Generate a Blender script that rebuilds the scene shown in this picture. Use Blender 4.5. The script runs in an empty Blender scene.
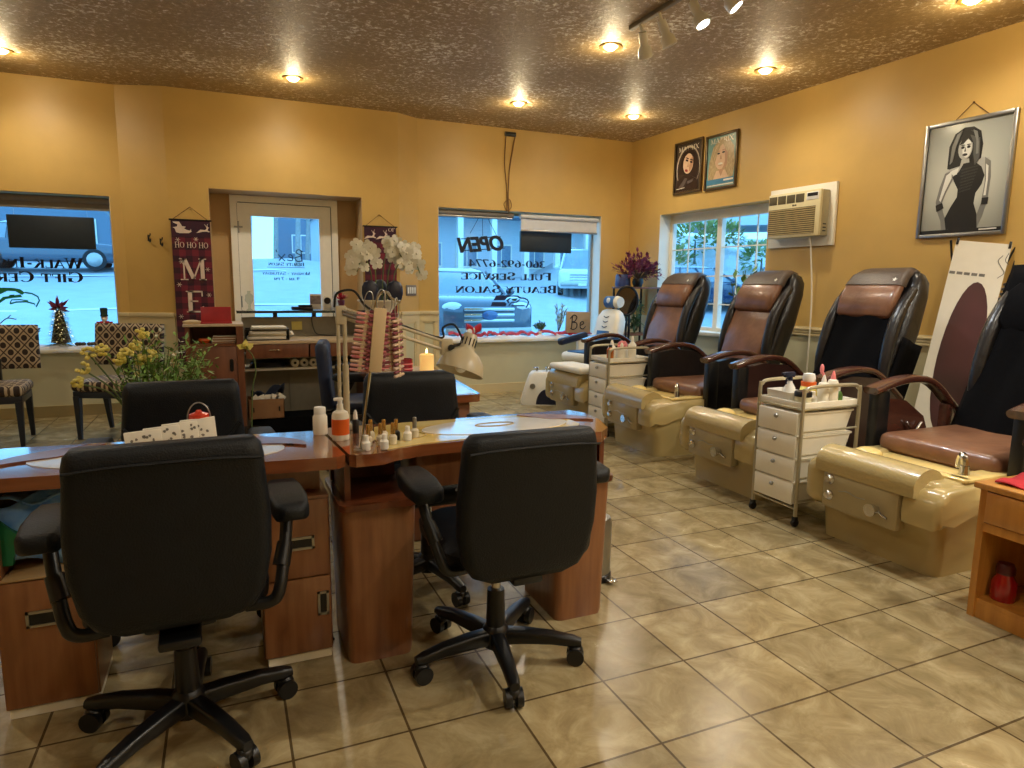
import bpy, bmesh, math, random
from math import sin, cos, pi, radians, sqrt, atan2
from mathutils import Vector, Matrix, Euler

random.seed(7)
SC = bpy.context.scene
COL = SC.collection

# ------------------------------------------------------------------ camera
F_PX = 664.2
PITCH, ROLL, YAW = 0.14697, -0.01102, 0.40569
cam_data = bpy.data.cameras.new('camera')
cam = bpy.data.objects.new('camera', cam_data)
COL.objects.link(cam)
SC.camera = cam
cam_data.sensor_width = 36.0
cam_data.lens = F_PX / 1024 * 36.0
cam_data.clip_start = 0.05
cam_data.clip_end = 300
_cp, _sp, _cr, _sr, _cy, _sy = cos(PITCH), sin(PITCH), cos(ROLL), sin(ROLL), cos(YAW), sin(YAW)
_W = (Matrix(((_cr, _sr, 0), (-_sr, _cr, 0), (0, 0, 1)))
      @ Matrix(((1, 0, 0), (0, -_sp, -_cp), (0, _cp, -_sp)))
      @ Matrix(((_cy, -_sy, 0), (_sy, _cy, 0), (0, 0, 1))))
_R = Matrix((_W[0], -_W[1], -_W[2])).transposed()
cam.matrix_world = Matrix.Translation((0, 0, 1.30)) @ _R.to_4x4()

# ------------------------------------------------------------------ sky / exposure
world = bpy.data.worlds.new('sky')
SC.world = world
world.use_nodes = True
_nt = world.node_tree
_bg = _nt.nodes['Background']
_tc = _nt.nodes.new('ShaderNodeTexCoord')
_sep = _nt.nodes.new('ShaderNodeSeparateXYZ')
_ramp = _nt.nodes.new('ShaderNodeValToRGB')
_nt.links.new(_tc.outputs['Generated'], _sep.inputs[0])
_nt.links.new(_sep.outputs['Z'], _ramp.inputs[0])
_nt.links.new(_ramp.outputs[0], _bg.inputs[0])
_ramp.color_ramp.elements[0].color = (0.16, 0.50, 0.88, 1)
_ramp.color_ramp.elements[1].color = (0.13, 0.42, 0.82, 1)
_bg.inputs[1].default_value = 3.0
SC.view_settings.view_transform = 'Standard'
SC.view_settings.look = 'None'
SC.view_settings.exposure = 0.45
SC.view_settings.gamma = 1.0
SC.view_settings.use_curve_mapping = False
LAMP_W = 27.0        # downlight of each recessed lamp in the far part of the room
NEAR_W = 92.0        # downlight of each unseen recessed lamp added to brighten the near room
HALO_W = 5.0         # bare bulb glow of each recessed lamp
LAMP_RGB = (1.0, 0.93, 0.79)
HALO_RGB = (1.0, 0.80, 0.48)
TRACK_W = 9.0
TRACK_RGB = (0.9, 0.95, 1.0)

# ------------------------------------------------------------------ helpers
def lin(c):
    out = []
    for v in c:
        v = v / 255.0
        out.append(v / 12.92 if v <= 0.04045 else ((v + 0.055) / 1.055) ** 2.4)
    return (*out, 1.0)


def M(name, rgb, rough=0.5, metal=0.0, var=0.12, scale=18.0, bump=0.0, bscale=None, rgb2=None, coat=0.0,
      stretch=None, spec=None, detail=4.0, sheen=0.0):
    """Principled material whose colour wanders between two tones through a noise."""
    m = bpy.data.materials.new(name)
    m.use_nodes = True
    nt = m.node_tree
    b = nt.nodes['Principled BSDF']
    tc = nt.nodes.new('ShaderNodeTexCoord')
    mp = nt.nodes.new('ShaderNodeMapping')
    nt.links.new(tc.outputs['Object'], mp.inputs[0])
    if stretch:
        mp.inputs['Scale'].default_value = stretch
    nz = nt.nodes.new('ShaderNodeTexNoise')
    nz.inputs['Scale'].default_value = scale
    nz.inputs['Detail'].default_value = detail
    nt.links.new(mp.outputs[0], nz.inputs['Vector'])
    mx = nt.nodes.new('ShaderNodeValToRGB')
    c1 = lin(rgb)
    if rgb2 is None:
        c0 = tuple(max(0, v * (1 - var)) for v in c1[:3]) + (1,)
        c2 = tuple(min(1, v * (1 + var)) for v in c1[:3]) + (1,)
    else:
        c0, c2 = c1, lin(rgb2)
    mx.color_ramp.elements[0].color = c0
    mx.color_ramp.elements[1].color = c2
    mx.color_ramp.elements[0].position = 0.3
    mx.color_ramp.elements[1].position = 0.7
    nt.links.new(nz.outputs[0], mx.inputs[0])
    nt.links.new(mx.outputs[0], b.inputs['Base Color'])
    b.inputs['Roughness'].default_value = rough
    b.inputs['Metallic'].default_value = metal
    if coat:
        b.inputs['Coat Weight'].default_value = coat
        b.inputs['Coat Roughness'].default_value = 0.08
    if spec is not None:
        b.inputs['Specular IOR Level'].default_value = spec
    if bump:
        n2 = nt.nodes.new('ShaderNodeTexNoise')
        n2.inputs['Scale'].default_value = bscale or scale * 3
        n2.inputs['Detail'].default_value = 3
        nt.links.new(mp.outputs[0], n2.inputs['Vector'])
        bp = nt.nodes.new('ShaderNodeBump')
        bp.inputs['Strength'].default_value = bump
        bp.inputs['Distance'].default_value = 0.01
        nt.links.new(n2.outputs[0], bp.inputs['Height'])
        nt.links.new(bp.outputs[0], b.inputs['Normal'])
    return m


def emit(name, rgb, strength):
    m = bpy.data.materials.new(name)
    m.use_nodes = True
    b = m.node_tree.nodes['Principled BSDF']
    b.inputs['Base Color'].default_value = lin(rgb)
    b.inputs['Emission Color'].default_value = lin(rgb)
    b.inputs['Emission Strength'].default_value = strength
    return m


def glass(name, tint=(255, 255, 255), refl=0.08, alpha=0.0):
    """thin pane: mostly transparent with a mirror share"""
    m = bpy.data.materials.new(name)
    m.use_nodes = True
    nt = m.node_tree
    nt.nodes.clear()
    out = nt.nodes.new('ShaderNodeOutputMaterial')
    tr = nt.nodes.new('ShaderNodeBsdfTransparent')
    tr.inputs[0].default_value = lin(tint)
    gl = nt.nodes.new('ShaderNodeBsdfGlossy')
    gl.inputs['Roughness'].default_value = 0.02
    mx = nt.nodes.new('ShaderNodeMixShader')
    lw = nt.nodes.new('ShaderNodeLayerWeight')
    lw.inputs['Blend'].default_value = 0.5
    pw = nt.nodes.new('ShaderNodeMath')
    pw.operation = 'POWER'
    pw.inputs[1].default_value = 4.0
    nt.links.new(lw.outputs['Facing'], pw.inputs[0])
    fr = nt.nodes.new('ShaderNodeMath')
    fr.operation = 'MULTIPLY_ADD'
    fr.inputs[1].default_value = 0.5
    fr.inputs[2].default_value = 0.025
    nt.links.new(pw.outputs[0], fr.inputs[0])
    nt.links.new(fr.outputs[0], mx.inputs[0])
    nt.links.new(tr.outputs[0], mx.inputs[1])
    nt.links.new(gl.outputs[0], mx.inputs[2])
    nt.links.new(mx.outputs[0], out.inputs[0])
    return m


def catmull(pts, n=6, closed=False):
    pts = [Vector(p) for p in pts]
    if len(pts) < 3:
        return pts
    out = []
    N = len(pts)
    rng = range(N if closed else N - 1)
    for i in rng:
        p0 = pts[(i - 1) % N] if closed or i > 0 else pts[0] * 2 - pts[1]
        p1, p2 = pts[i], pts[(i + 1) % N]
        p3 = pts[(i + 2) % N] if closed or i + 2 < N else pts[-1] * 2 - pts[-2]
        for k in range(n):
            t = k / n
            out.append(0.5 * ((2 * p1) + (p2 - p0) * t + (2 * p0 - 5 * p1 + 4 * p2 - p3) * t * t
                              + (3 * p1 - p0 - 3 * p2 + p3) * t ** 3))
    if not closed:
        out.append(pts[-1])
    return out


class MB:
    """collects shapes and links them as one mesh object"""
    def __init__(self):
        self.bm = bmesh.new()
        self.mi = 0
        self.T = Matrix.Identity(4)

    def _v(self, p):
        return self.bm.verts.new(self.T @ Vector(p))

    def _f(self, vs):
        try:
            f = self.bm.faces.new(vs)
            f.material_index = self.mi
            return f
        except ValueError:
            return None

    def box(self, lo, hi, r=0.0, seg=2, rot=None):
        lo, hi = Vector(lo), Vector(hi)
        c, s = (lo + hi) / 2, hi - lo
        b = bmesh.new()
        bmesh.ops.create_cube(b, size=1.0)
        for v in b.verts:
            v.co = Vector((v.co.x * s.x, v.co.y * s.y, v.co.z * s.z))
        if r > 0:
            r = min(r, min(abs(s.x), abs(s.y), abs(s.z)) * 0.49)
            bmesh.ops.bevel(b, geom=list(b.edges) + list(b.verts), offset=r, segments=seg, profile=0.5, affect='EDGES')
        mt = Matrix.Translation(c) @ (rot.to_4x4() if rot is not None else Matrix.Identity(4))
        self.merge(b, mt)
        return self

    def merge(self, b, mt=Matrix.Identity(4)):
        vm = {}
        for v in b.verts:
            vm[v] = self._v(mt @ v.co)
        for f in b.faces:
            self._f([vm[v] for v in f.verts])
        b.free()

    def ring(self, c, ax, r, n, rx=None):
        ax = Vector(ax).normalized()
        u = ax.orthogonal().normalized()
        w = ax.cross(u)
        return [self._v(Vector(c) + (u * cos(2 * pi * i / n) + w * sin(2 * pi * i / n)) * r) for i in range(n)]

    def bridge(self, a, b):
        n = len(a)
        for i in range(n):
            self._f([a[i], a[(i + 1) % n], b[(i + 1) % n], b[i]])

    def cyl(self, p0, p1, r0, r1=None, n=16, cap=True):
        p0, p1 = Vector(p0), Vector(p1)
        r1 = r0 if r1 is None else r1
        a = self.ring(p0, p1 - p0, r0, n)
        b = self.ring(p1, p1 - p0, r1, n)
        self.bridge(a, b)
        if cap:
            self._f(a[::-1])
            self._f(b)
        return self

    def tube(self, pts, r, n=8, closed=False, smooth=6, flat=None):
        P = catmull(pts, smooth, closed) if smooth else [Vector(p) for p in pts]
        N = len(P)
        rings = []
        t0 = None
        u = None
        for i in range(N):
            if closed:
                t = P[(i + 1) % N] - P[i - 1]
            else:
                t = P[min(i + 1, N - 1)] - P[max(i - 1, 0)]
            if t.length < 1e-9:
                t = Vector((0, 0, 1))
            t.normalize()
            if u is None:
                u = t.orthogonal().normalized()
            else:
                q = t0.rotation_difference(t)
                u = q @ u
                u = (u - t * u.dot(t)).normalized()
            t0 = t
            w = t.cross(u)
            rr = r(i / (N - 1)) if callable(r) else r
            rings.append([self._v(P[i] + (u * cos(2 * pi * k / n) + w * sin(2 * pi * k / n)) * rr) for k in range(n)])
        for i in range(N - 1):
            self.bridge(rings[i], rings[i + 1])
        if closed:
            # match the twist of the first ring
            best = min(range(n), key=lambda s: sum((rings[-1][k].co - rings[0][(k + s) % n].co).length for k in range(n)))
            self.bridge(rings[-1], rings[0][best:] + rings[0][:best])
        else:
            self._f(rings[0][::-1])
            self._f(rings[-1])
        return self

    def lathe(self, prof, c=(0, 0, 0), n=20, M3=None):
        c = Vector(c)
        rings = []
        for r, z in prof:
            ring = []
            for i in range(n):
                p = Vector((r * cos(2 * pi * i / n), r * sin(2 * pi * i / n), z))
                if M3 is not None:
                    p = M3 @ p
                ring.append(self._v(c + p))
            rings.append(ring)
        for a, b in zip(rings, rings[1:]):
            self.bridge(a, b)
        if prof[0][0] > 1e-6:
            self._f(rings[0][::-1])
        if prof[-1][0] > 1e-6:
            self._f(rings[-1])
        return self

    def loft(self, rings, cap=True, closed=False):
        R = [[self._v(p) for p in ring] for ring in rings]
        for a, b in zip(R, R[1:]):
            self.bridge(a, b)
        if cap:
            self._f(R[0][::-1])
            self._f(R[-1])
        return self

    def prism(self, poly, h, mt=Matrix.Identity(4)):
        """2-D outline (x, y) extruded from z=0 to h, then moved by mt"""
        a = [self._v(mt @ Vector((x, y, 0))) for x, y in poly]
        b = [self._v(mt @ Vector((x, y, h))) for x, y in poly]
        self.bridge(a, b)
        self._f(a[::-1])
        self._f(b)
        return self

    def ell(self, c, r, n=14, m=10, M3=None):
        c = Vector(c)
        rx, ry, rz = r if hasattr(r, '__len__') else (r, r, r)
        rows = []
        for j in range(1, m):
            t = pi * j / m
            row = []
            for i in range(n):
                p = Vector((rx * sin(t) * cos(2 * pi * i / n), ry * sin(t) * sin(2 * pi * i / n), -rz * cos(t)))
                if M3 is not None:
                    p = M3 @ p
                row.append(self._v(c + p))
            rows.append(row)
        top = Vector((0, 0, rz))
        if M3 is not None:
            top = M3 @ top
        b, t = self._v(c - top), self._v(c + top)
        for i in range(n):
            self._f([b, rows[0][(i + 1) % n], rows[0][i]])
            self._f([t, rows[-1][i], rows[-1][(i + 1) % n]])
        for a, bb in zip(rows, rows[1:]):
            self.bridge(a, bb)
        return self

    def poly(self, pts):
        self._f([self._v(p) for p in pts])
        return self

    def grid(self, fn, nu, nv, thick=0.0):
        g = [[self._v(fn(i / nu, j / nv)) for j in range(nv + 1)] for i in range(nu + 1)]
        for i in range(nu):
            for j in range(nv):
                self._f([g[i][j], g[i + 1][j], g[i + 1][j + 1], g[i][j + 1]])
        return self

    def done(self, name, mat, parent=None, angle=38, loc=None, sub=0, solid=0.0):
        me = bpy.data.meshes.new(name)
        bmesh.ops.remove_doubles(self.bm, verts=self.bm.verts, dist=1e-6)
        bmesh.ops.recalc_face_normals(self.bm, faces=self.bm.faces)
        self.bm.to_mesh(me)
        self.bm.free()
        mats = mat if isinstance(mat, (list, tuple)) else [mat]
        for m in mats:
            me.materials.append(m)
        if len(me.polygons):
            me.polygons.foreach_set('use_smooth', [True] * len(me.polygons))
            me.set_sharp_from_angle(angle=radians(angle))
        o = bpy.data.objects.new(name, me)
        COL.objects.link(o)
        if parent is not None:
            o.parent = parent
        if loc is not None:
            o.location = loc
        if solid:
            s = o.modifiers.new('solid', 'SOLIDIFY')
            s.thickness = solid
            s.offset = 0
        if sub:
            s = o.modifiers.new('sub', 'SUBSURF')
            s.levels = s.render_levels = sub
        return o


def rrect(w, d, r, n=5):
    """rounded rectangle outline, centred"""
    out = []
    r = min(r, w * 0.499, d * 0.499)
    for cx, cy, a0 in ((w / 2 - r, d / 2 - r, 0), (-w / 2 + r, d / 2 - r, 90), (-w / 2 + r, -d / 2 + r, 180), (w / 2 - r, -d / 2 + r, 270)):
        for k in range(n + 1):
            a = radians(a0 + 90 * k / n)
            out.append((cx + r * cos(a), cy + r * sin(a)))
    return out


def thing(name, label, cat, loc=(0, 0, 0), rz=0.0, group=None):
    o = bpy.data.objects.new(name, None)
    o.empty_display_size = 0.1
    COL.objects.link(o)
    o.location = loc
    o.rotation_euler = (0, 0, radians(rz))
    return tag(o, label, cat, group)


def tag(o, label, cat, group=None):
    o['label'] = label
    o['category'] = cat
    if group:
        o['group'] = group
    return o


def struct(name, mb, mat, parent=None, **k):
    o = mb.done(name, mat, parent, **k)
    if parent is None:
        o['kind'] = 'structure'
    return o


def kids(o):
    return [c for c in bpy.data.objects if c.parent is o]


def dup(root, loc, rz=0.0, label=None, group=None, mats=None):
    def cp(o, parent):
        c = o.copy()
        COL.objects.link(c)
        c.parent = parent
        for ch in kids(o):
            cp(ch, c)
        return c
    r = cp(root, None)
    r.location = loc
    r.rotation_euler = (0, 0, radians(rz))
    if label:
        r['label'] = label
    if group:
        r['group'] = group
    return r


# ------------------------------------------------------------------ lettering (serif capitals built from strokes)
def _st(x, w=.15):
    return [('L', x, 0, x, 1, w), ('S', x, 0), ('S', x, 1)]
GL = {
 'A': (.80, [('L', .04, 0, .38, 1, .06), ('L', .38, 1, .72, 0, .15), ('L', .16, .32, .6, .32, .06), ('S', .05, 0), ('S', .72, 0)]),
 'B': (.70, _st(.14) + [('A', .34, .75, .22, .235, 90, -90), ('A', .34, .26, .27, .25, 90, -90), ('L', .14, .97, .36, .97, .06), ('L', .14, .5, .36, .5, .06), ('L', .14, .03, .36, .03, .06)]),
 'C': (.76, [('A', .42, .5, .36, .48, 48, 312), ('L', .7, .66, .7, 1, .05)]),
 'D': (.78, _st(.14) + [('A', .32, .5, .38, .47, 90, -90), ('L', .14, .97, .34, .97, .06), ('L', .14, .03, .34, .03, .06)]),
 'E': (.66, _st(.14) + [('L', .14, .97, .6, .97, .07), ('L', .6, .74, .6, 1, .05), ('L', .14, .52, .44, .52, .06), ('L', .14, .03, .62, .03, .07), ('L', .62, 0, .62, .28, .05)]),
 'F': (.62, _st(.14) + [('L', .14, .97, .6, .97, .07), ('L', .6, .72, .6, 1, .05), ('L', .14, .52, .44, .52, .06)]),
 'G': (.82, [('A', .42, .5, .36, .48, 48, 320), ('L', .7, .68, .7, 1, .05), ('L', .7, .04, .7, .42, .14), ('S', .7, .42)]),
 'H': (.86, _st(.14) + _st(.7) + [('L', .14, .52, .7, .52, .06)]),
 'I': (.34, _st(.17)),
 'K': (.80, _st(.14) + [('L', .2, .42, .62, 1, .06), ('L', .34, .58, .7, 0, .15), ('S', .62, 1), ('S', .7, 0)]),
 'L': (.64, _st(.14) + [('L', .14, .03, .58, .03, .07), ('L', .58, 0, .58, .3, .05)]),
 'M': (.98, [('L', .12, 0, .12, 1, .06), ('L', .14, 1, .48, .05, .15), ('L', .48, .05, .82, 1, .06), ('L', .84, 0, .84, 1, .15), ('S', .12, 0), ('S', .1, 1), ('S', .84, 0), ('S', .86, 1)]),
 'N': (.84, [('L', .13, 0, .13, 1, .06), ('L', .13, 1, .7, 0, .15), ('L', .7, 0, .7, 1, .06), ('S', .13, 0), ('S', .1, 1), ('S', .7, 1)]),
 'O': (.84, [('A', .42, .5, .35, .48, 0, 360)]),
 'P': (.66, _st(.14) + [('A', .34, .73, .25, .25, 90, -90), ('L', .14, .97, .36, .97, .06), ('L', .14, .48, .36, .48, .06)]),
 'R': (.76, _st(.14) + [('A', .34, .74, .24, .24, 90, -90), ('L', .14, .97, .36, .97, .06), ('L', .14, .5, .36, .5, .06), ('L', .38, .5, .68, 0, .15), ('S', .68, 0)]),
 'S': (.62, [('A', .3, .74, .2, .23, 30, 270), ('A', .3, .26, .22, .24, 90, -150), ('L', .5, .74, .5, .98, .05), ('L', .07, .02, .07, .28, .05)]),
 'T': (.74, _st(.37) + [('L', .05, .97, .69, .97, .07), ('L', .05, .72, .05, 1, .05), ('L', .69, .72, .69, 1, .05)]),
 'U': (.84, [('L', .15, .3, .15, 1, .15), ('A', .42, .3, .27, .29, 180, 360), ('L', .7, .3, .7, 1, .06), ('S', .15, 1), ('S', .7, 1)]),
 'V': (.78, [('L', .06, 1, .39, 0, .15), ('L', .39, 0, .72, 1, .06), ('S', .06, 1), ('S', .72, 1)]),
 'W': (1.08, [('L', .06, 1, .32, 0, .15), ('L', .32, 0, .54, 1, .06), ('L', .54, 1, .8, 0, .15), ('L', .8, 0, 1.02, 1, .06), ('S', .06, 1), ('S', .54, 1), ('S', 1.02, 1)]),
 'X': (.78, [('L', .06, 1, .7, 0, .15), ('L', .06, 0, .7, 1, .06), ('S', .06, 0), ('S', .7, 1), ('S', .06, 1), ('S', .7, 0)]),
 'Y': (.76, [('L', .38, 0, .38, .46, .15), ('L', .05, 1, .38, .46, .14), ('L', .71, 1, .38, .46, .06), ('S', .38, 0), ('S', .05, 1), ('S', .71, 1)]),
 '-': (.42, [('L', .08, .38, .34, .38, .10)]),
 '0': (.66, [('A', .33, .5, .25, .48, 0, 360)]),
 '1': (.44, _st(.22)),
 '2': (.64, [('A', .3, .72, .22, .25, 160, -45), ('L', .48, .58, .08, .06, .08), ('L', .06, .04, .58, .04, .09)]),
 '3': (.62, [('A', .28, .75, .2, .22, 150, -90), ('A', .28, .27, .23, .25, 90, -150)]),
 '4': (.66, [('L', .46, 0, .46, 1, .14), ('L', .46, .98, .04, .3, .06), ('L', .02, .29, .62, .29, .07)]),
 '6': (.66, [('A', .33, .3, .23, .28, 0, 360), ('A', .48, .42, .38, .56, 95, 190)]),
 '7': (.62, [('L', .05, .95, .58, .95, .1), ('L', .56, .95, .2, 0, .12), ('L', .06, .8, .06, 1, .05)]),
 '9': (.66, [('A', .33, .7, .23, .28, 0, 360), ('A', .18, .58, .38, .56, -85, 10)]),
}


def lettering(mb, text, height, mt, thick=0.002, spacing=0.06, bold=1.0, fit=None):
    """adds a line of capitals (lower case = small capitals), centred on mt's origin, in its x-y plane"""
    adv = 0
    items = []
    for ch in text:
        if ch == ' ':
            adv += .38
            continue
        k = 1.0 if not ch.islower() else 0.8
        g = GL[ch.upper()]
        items.append((adv, k, g[1]))
        adv += (g[0] + spacing) * k
    sx = height if fit is None else fit / adv
    for a, k, st in items:
        def P(x, y):
            return ((a + x * k - adv / 2) * sx, y * k * height)
        for s in st:
            if s[0] == 'L':
                _, x0, y0, x1, y1, w = s
                w *= bold
                d = Vector((x1 - x0, y1 - y0)).normalized()
                n = Vector((-d.y, d.x)) * w / 2
                if abs(d.y) > .3:
                    n = Vector((w / 2 / max(abs(d.y), .5), 0))
                q = [(x0 + n.x, y0 + n.y), (x1 + n.x, y1 + n.y), (x1 - n.x, y1 - n.y), (x0 - n.x, y0 - n.y)]
                mb.prism([P(*p) for p in q], thick, mt)
            elif s[0] == 'S':
                _, x, y = s
                y0 = 0 if y < .2 else y - .05
                mb.prism([P(x - .15, y0), P(x + .15, y0), P(x + .15, y0 + .05), P(x - .15, y0 + .05)], thick, mt)
            else:
                _, cx, cy, rx, ry, a0, a1 = s
                n = max(6, int(abs(a1 - a0) / 20))
                pv = None
                for i in range(n + 1):
                    t = radians(a0 + (a1 - a0) * i / n)
                    wd = (.05 + .10 * abs(cos(t))) * bold / 2
                    o = P(cx + (rx + wd) * cos(t), cy + (ry + wd * .6) * sin(t))
                    q = P(cx + (rx - wd) * cos(t), cy + (ry - wd * .6) * sin(t))
                    if pv:
                        mb.prism([pv[0], o, q, pv[1]], thick, mt)
                    pv = (o, q)


def facing(loc, rz, tilt=0):
    """frame whose x-y plane is a vertical board; its front looks to -Y turned by rz"""
    return Matrix.Translation(loc) @ Matrix.Rotation(radians(rz), 4, 'Z') @ Matrix.Rotation(radians(90 + tilt), 4, 'X')

# ------------------------------------------------------------------ materials
WALL = M('ochre_wall_paint', (202, 165, 92), rough=0.42, var=0.05, scale=3, bump=0.05, bscale=30)
KHAKI = M('khaki_wall_paint', (204, 198, 164), rough=0.5, var=0.04, scale=4)
CREAM = M('cream_trim_paint', (214, 196, 150), rough=0.4, var=0.03, scale=6)
WHITEP = M('white_frame_paint', (236, 230, 212), rough=0.4, var=0.03, scale=6)
TAN = M('recess_paint', (196, 162, 112), rough=0.5, var=0.05, scale=4)
BLACK = M('black_leather', (7, 14, 21), rough=0.5, var=0.2, scale=25, bump=0.25, bscale=220, spec=0.35)
BLACKF = M('black_fabric', (9, 9, 11), rough=1.0, var=0.25, scale=60, bump=0.2, bscale=500, spec=0.1)
BLACKP = M('black_plastic', (17, 18, 20), rough=0.35, var=0.15, scale=30)
NAVY = M('navy_leather', (26, 38, 66), rough=0.5, var=0.12, scale=20, bump=0.15, bscale=150)
CHROME = M('chrome', (205, 205, 205), rough=0.15, metal=1.0, var=0.03)
STEEL = M('brushed_steel', (170, 170, 168), rough=0.35, metal=1.0, var=0.06)
CHERRY = M('cherry_wood', (126, 80, 50), rough=0.28, rgb2=(158, 108, 70), scale=3.2, stretch=(9, 9, 0.8), coat=0.3, detail=6)
CHERRYD = M('dark_cherry_wood', (88, 44, 24), rough=0.3, rgb2=(118, 62, 34), scale=3.0, stretch=(9, 9, 0.8), coat=0.2, detail=6)
CHERRYT = M('cherry_table_top', (112, 62, 34), rough=0.12, rgb2=(142, 84, 50), scale=3.0, stretch=(1, 10, 10), coat=1.0, detail=6)
WALNUT = M('reddish_brown_wood', (104, 62, 42), rough=0.4, rgb2=(128, 80, 54), scale=3.0, stretch=(9, 9, 0.9), detail=6)
OAK = M('golden_oak', (176, 116, 46), rough=0.35, rgb2=(206, 146, 66), scale=3.4, stretch=(8, 8, 0.8), coat=0.2, detail=6)
ARMW = M('mahogany', (58, 32, 25), rough=0.25, rgb2=(80, 44, 33), scale=3, stretch=(2, 9, 9), coat=0.4, detail=6)
TUB = M('beige_acrylic', (180, 160, 108), rough=0.22, var=0.04, scale=5, coat=0.4)
TUBIN = M('pale_yellow_acrylic', (222, 196, 126), rough=0.2, var=0.03, scale=5, coat=0.4)
TUBP = M('taupe_panel', (160, 144, 104), rough=0.3, var=0.05, scale=6, coat=0.2)
TUBR = M('ribbed_beige_acrylic', (178, 158, 106), rough=0.25, var=0.04, scale=40, bump=0.18, bscale=90, coat=0.4)
BROWN = M('brown_leather', (108, 72, 52), rough=0.33, rgb2=(136, 96, 70), scale=7, bump=0.35, bscale=14, coat=0.15)
BROWND = M('dark_brown_leather', (74, 62, 54), rough=0.45, var=0.15, scale=12, bump=0.2, bscale=60)
BLKLE = M('glossy_black_leather', (28, 26, 26), rough=0.3, var=0.2, scale=14, bump=0.35, bscale=26)
IVORY = M('ivory_plastic', (236, 230, 212), rough=0.35, var=0.03, scale=10)
WHITE = M('white_plastic', (232, 230, 222), rough=0.35, var=0.02, scale=10)
PAPER = M('white_paper', (232, 228, 216), rough=0.8, var=0.05, scale=14)
GREYG = M('grey_metal_paint', (176, 168, 142), rough=0.35, metal=0.5, var=0.04)
BEIGEL = M('beige_enamel', (184, 172, 142), rough=0.35, var=0.04, scale=8)
RED = M('red_plastic', (190, 26, 34), rough=0.35, var=0.08, scale=10)
REDF = M('red_fabric', (178, 24, 36), rough=0.8, var=0.15, scale=30)
PINK = M('pink_plastic', (226, 130, 130), rough=0.4, var=0.06)
ORANGE = M('orange_plastic', (226, 100, 32), rough=0.35, var=0.06)
AMBER = M('amber_liquid', (168, 96, 40), rough=0.2, var=0.08)
BLUE = M('blue_vinyl', (52, 96, 150), rough=0.35, var=0.06)
NAVYP = M('navy_plastic', (24, 32, 58), rough=0.3, var=0.1)
GOLD = M('gold_cap', (190, 150, 84), rough=0.25, metal=0.8, var=0.05)
CARD = M('brown_cardboard', (142, 104, 70), rough=0.8, var=0.08, scale=12)
GREEN = M('green_foliage', (70, 112, 44), rough=0.55, rgb2=(112, 150, 64), scale=9)
DGREEN = M('dark_green_foliage', (38, 66, 36), rough=0.55, rgb2=(72, 104, 58), scale=9)
YELLOW = M('yellow_petals', (222, 206, 92), rough=0.6, rgb2=(238, 226, 140), scale=20)
WHITEFL = M('white_petals', (232, 230, 210), rough=0.6, rgb2=(246, 244, 232), scale=20)
PURPLE = M('burgundy_petals', (104, 34, 66), rough=0.6, rgb2=(150, 66, 98), scale=12)
STEM = M('green_stem', (92, 112, 58), rough=0.6, var=0.1)
BARK = M('bark', (86, 74, 62), rough=0.9, var=0.2, scale=14)
GLASS = glass('window_glass')
CLEAR = glass('clear_glass', (236, 242, 240))
INK = M('black_vinyl_lettering', (14, 18, 30), rough=0.5, var=0.1)
LAMPGLOW = emit('lamp_glow', (255, 226, 150), 14.0)
COOLGLOW = emit('cool_lamp_glow', (235, 245, 255), 14.0)
FLAME = emit('candle_flame', (255, 214, 120), 9.0)


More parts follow.
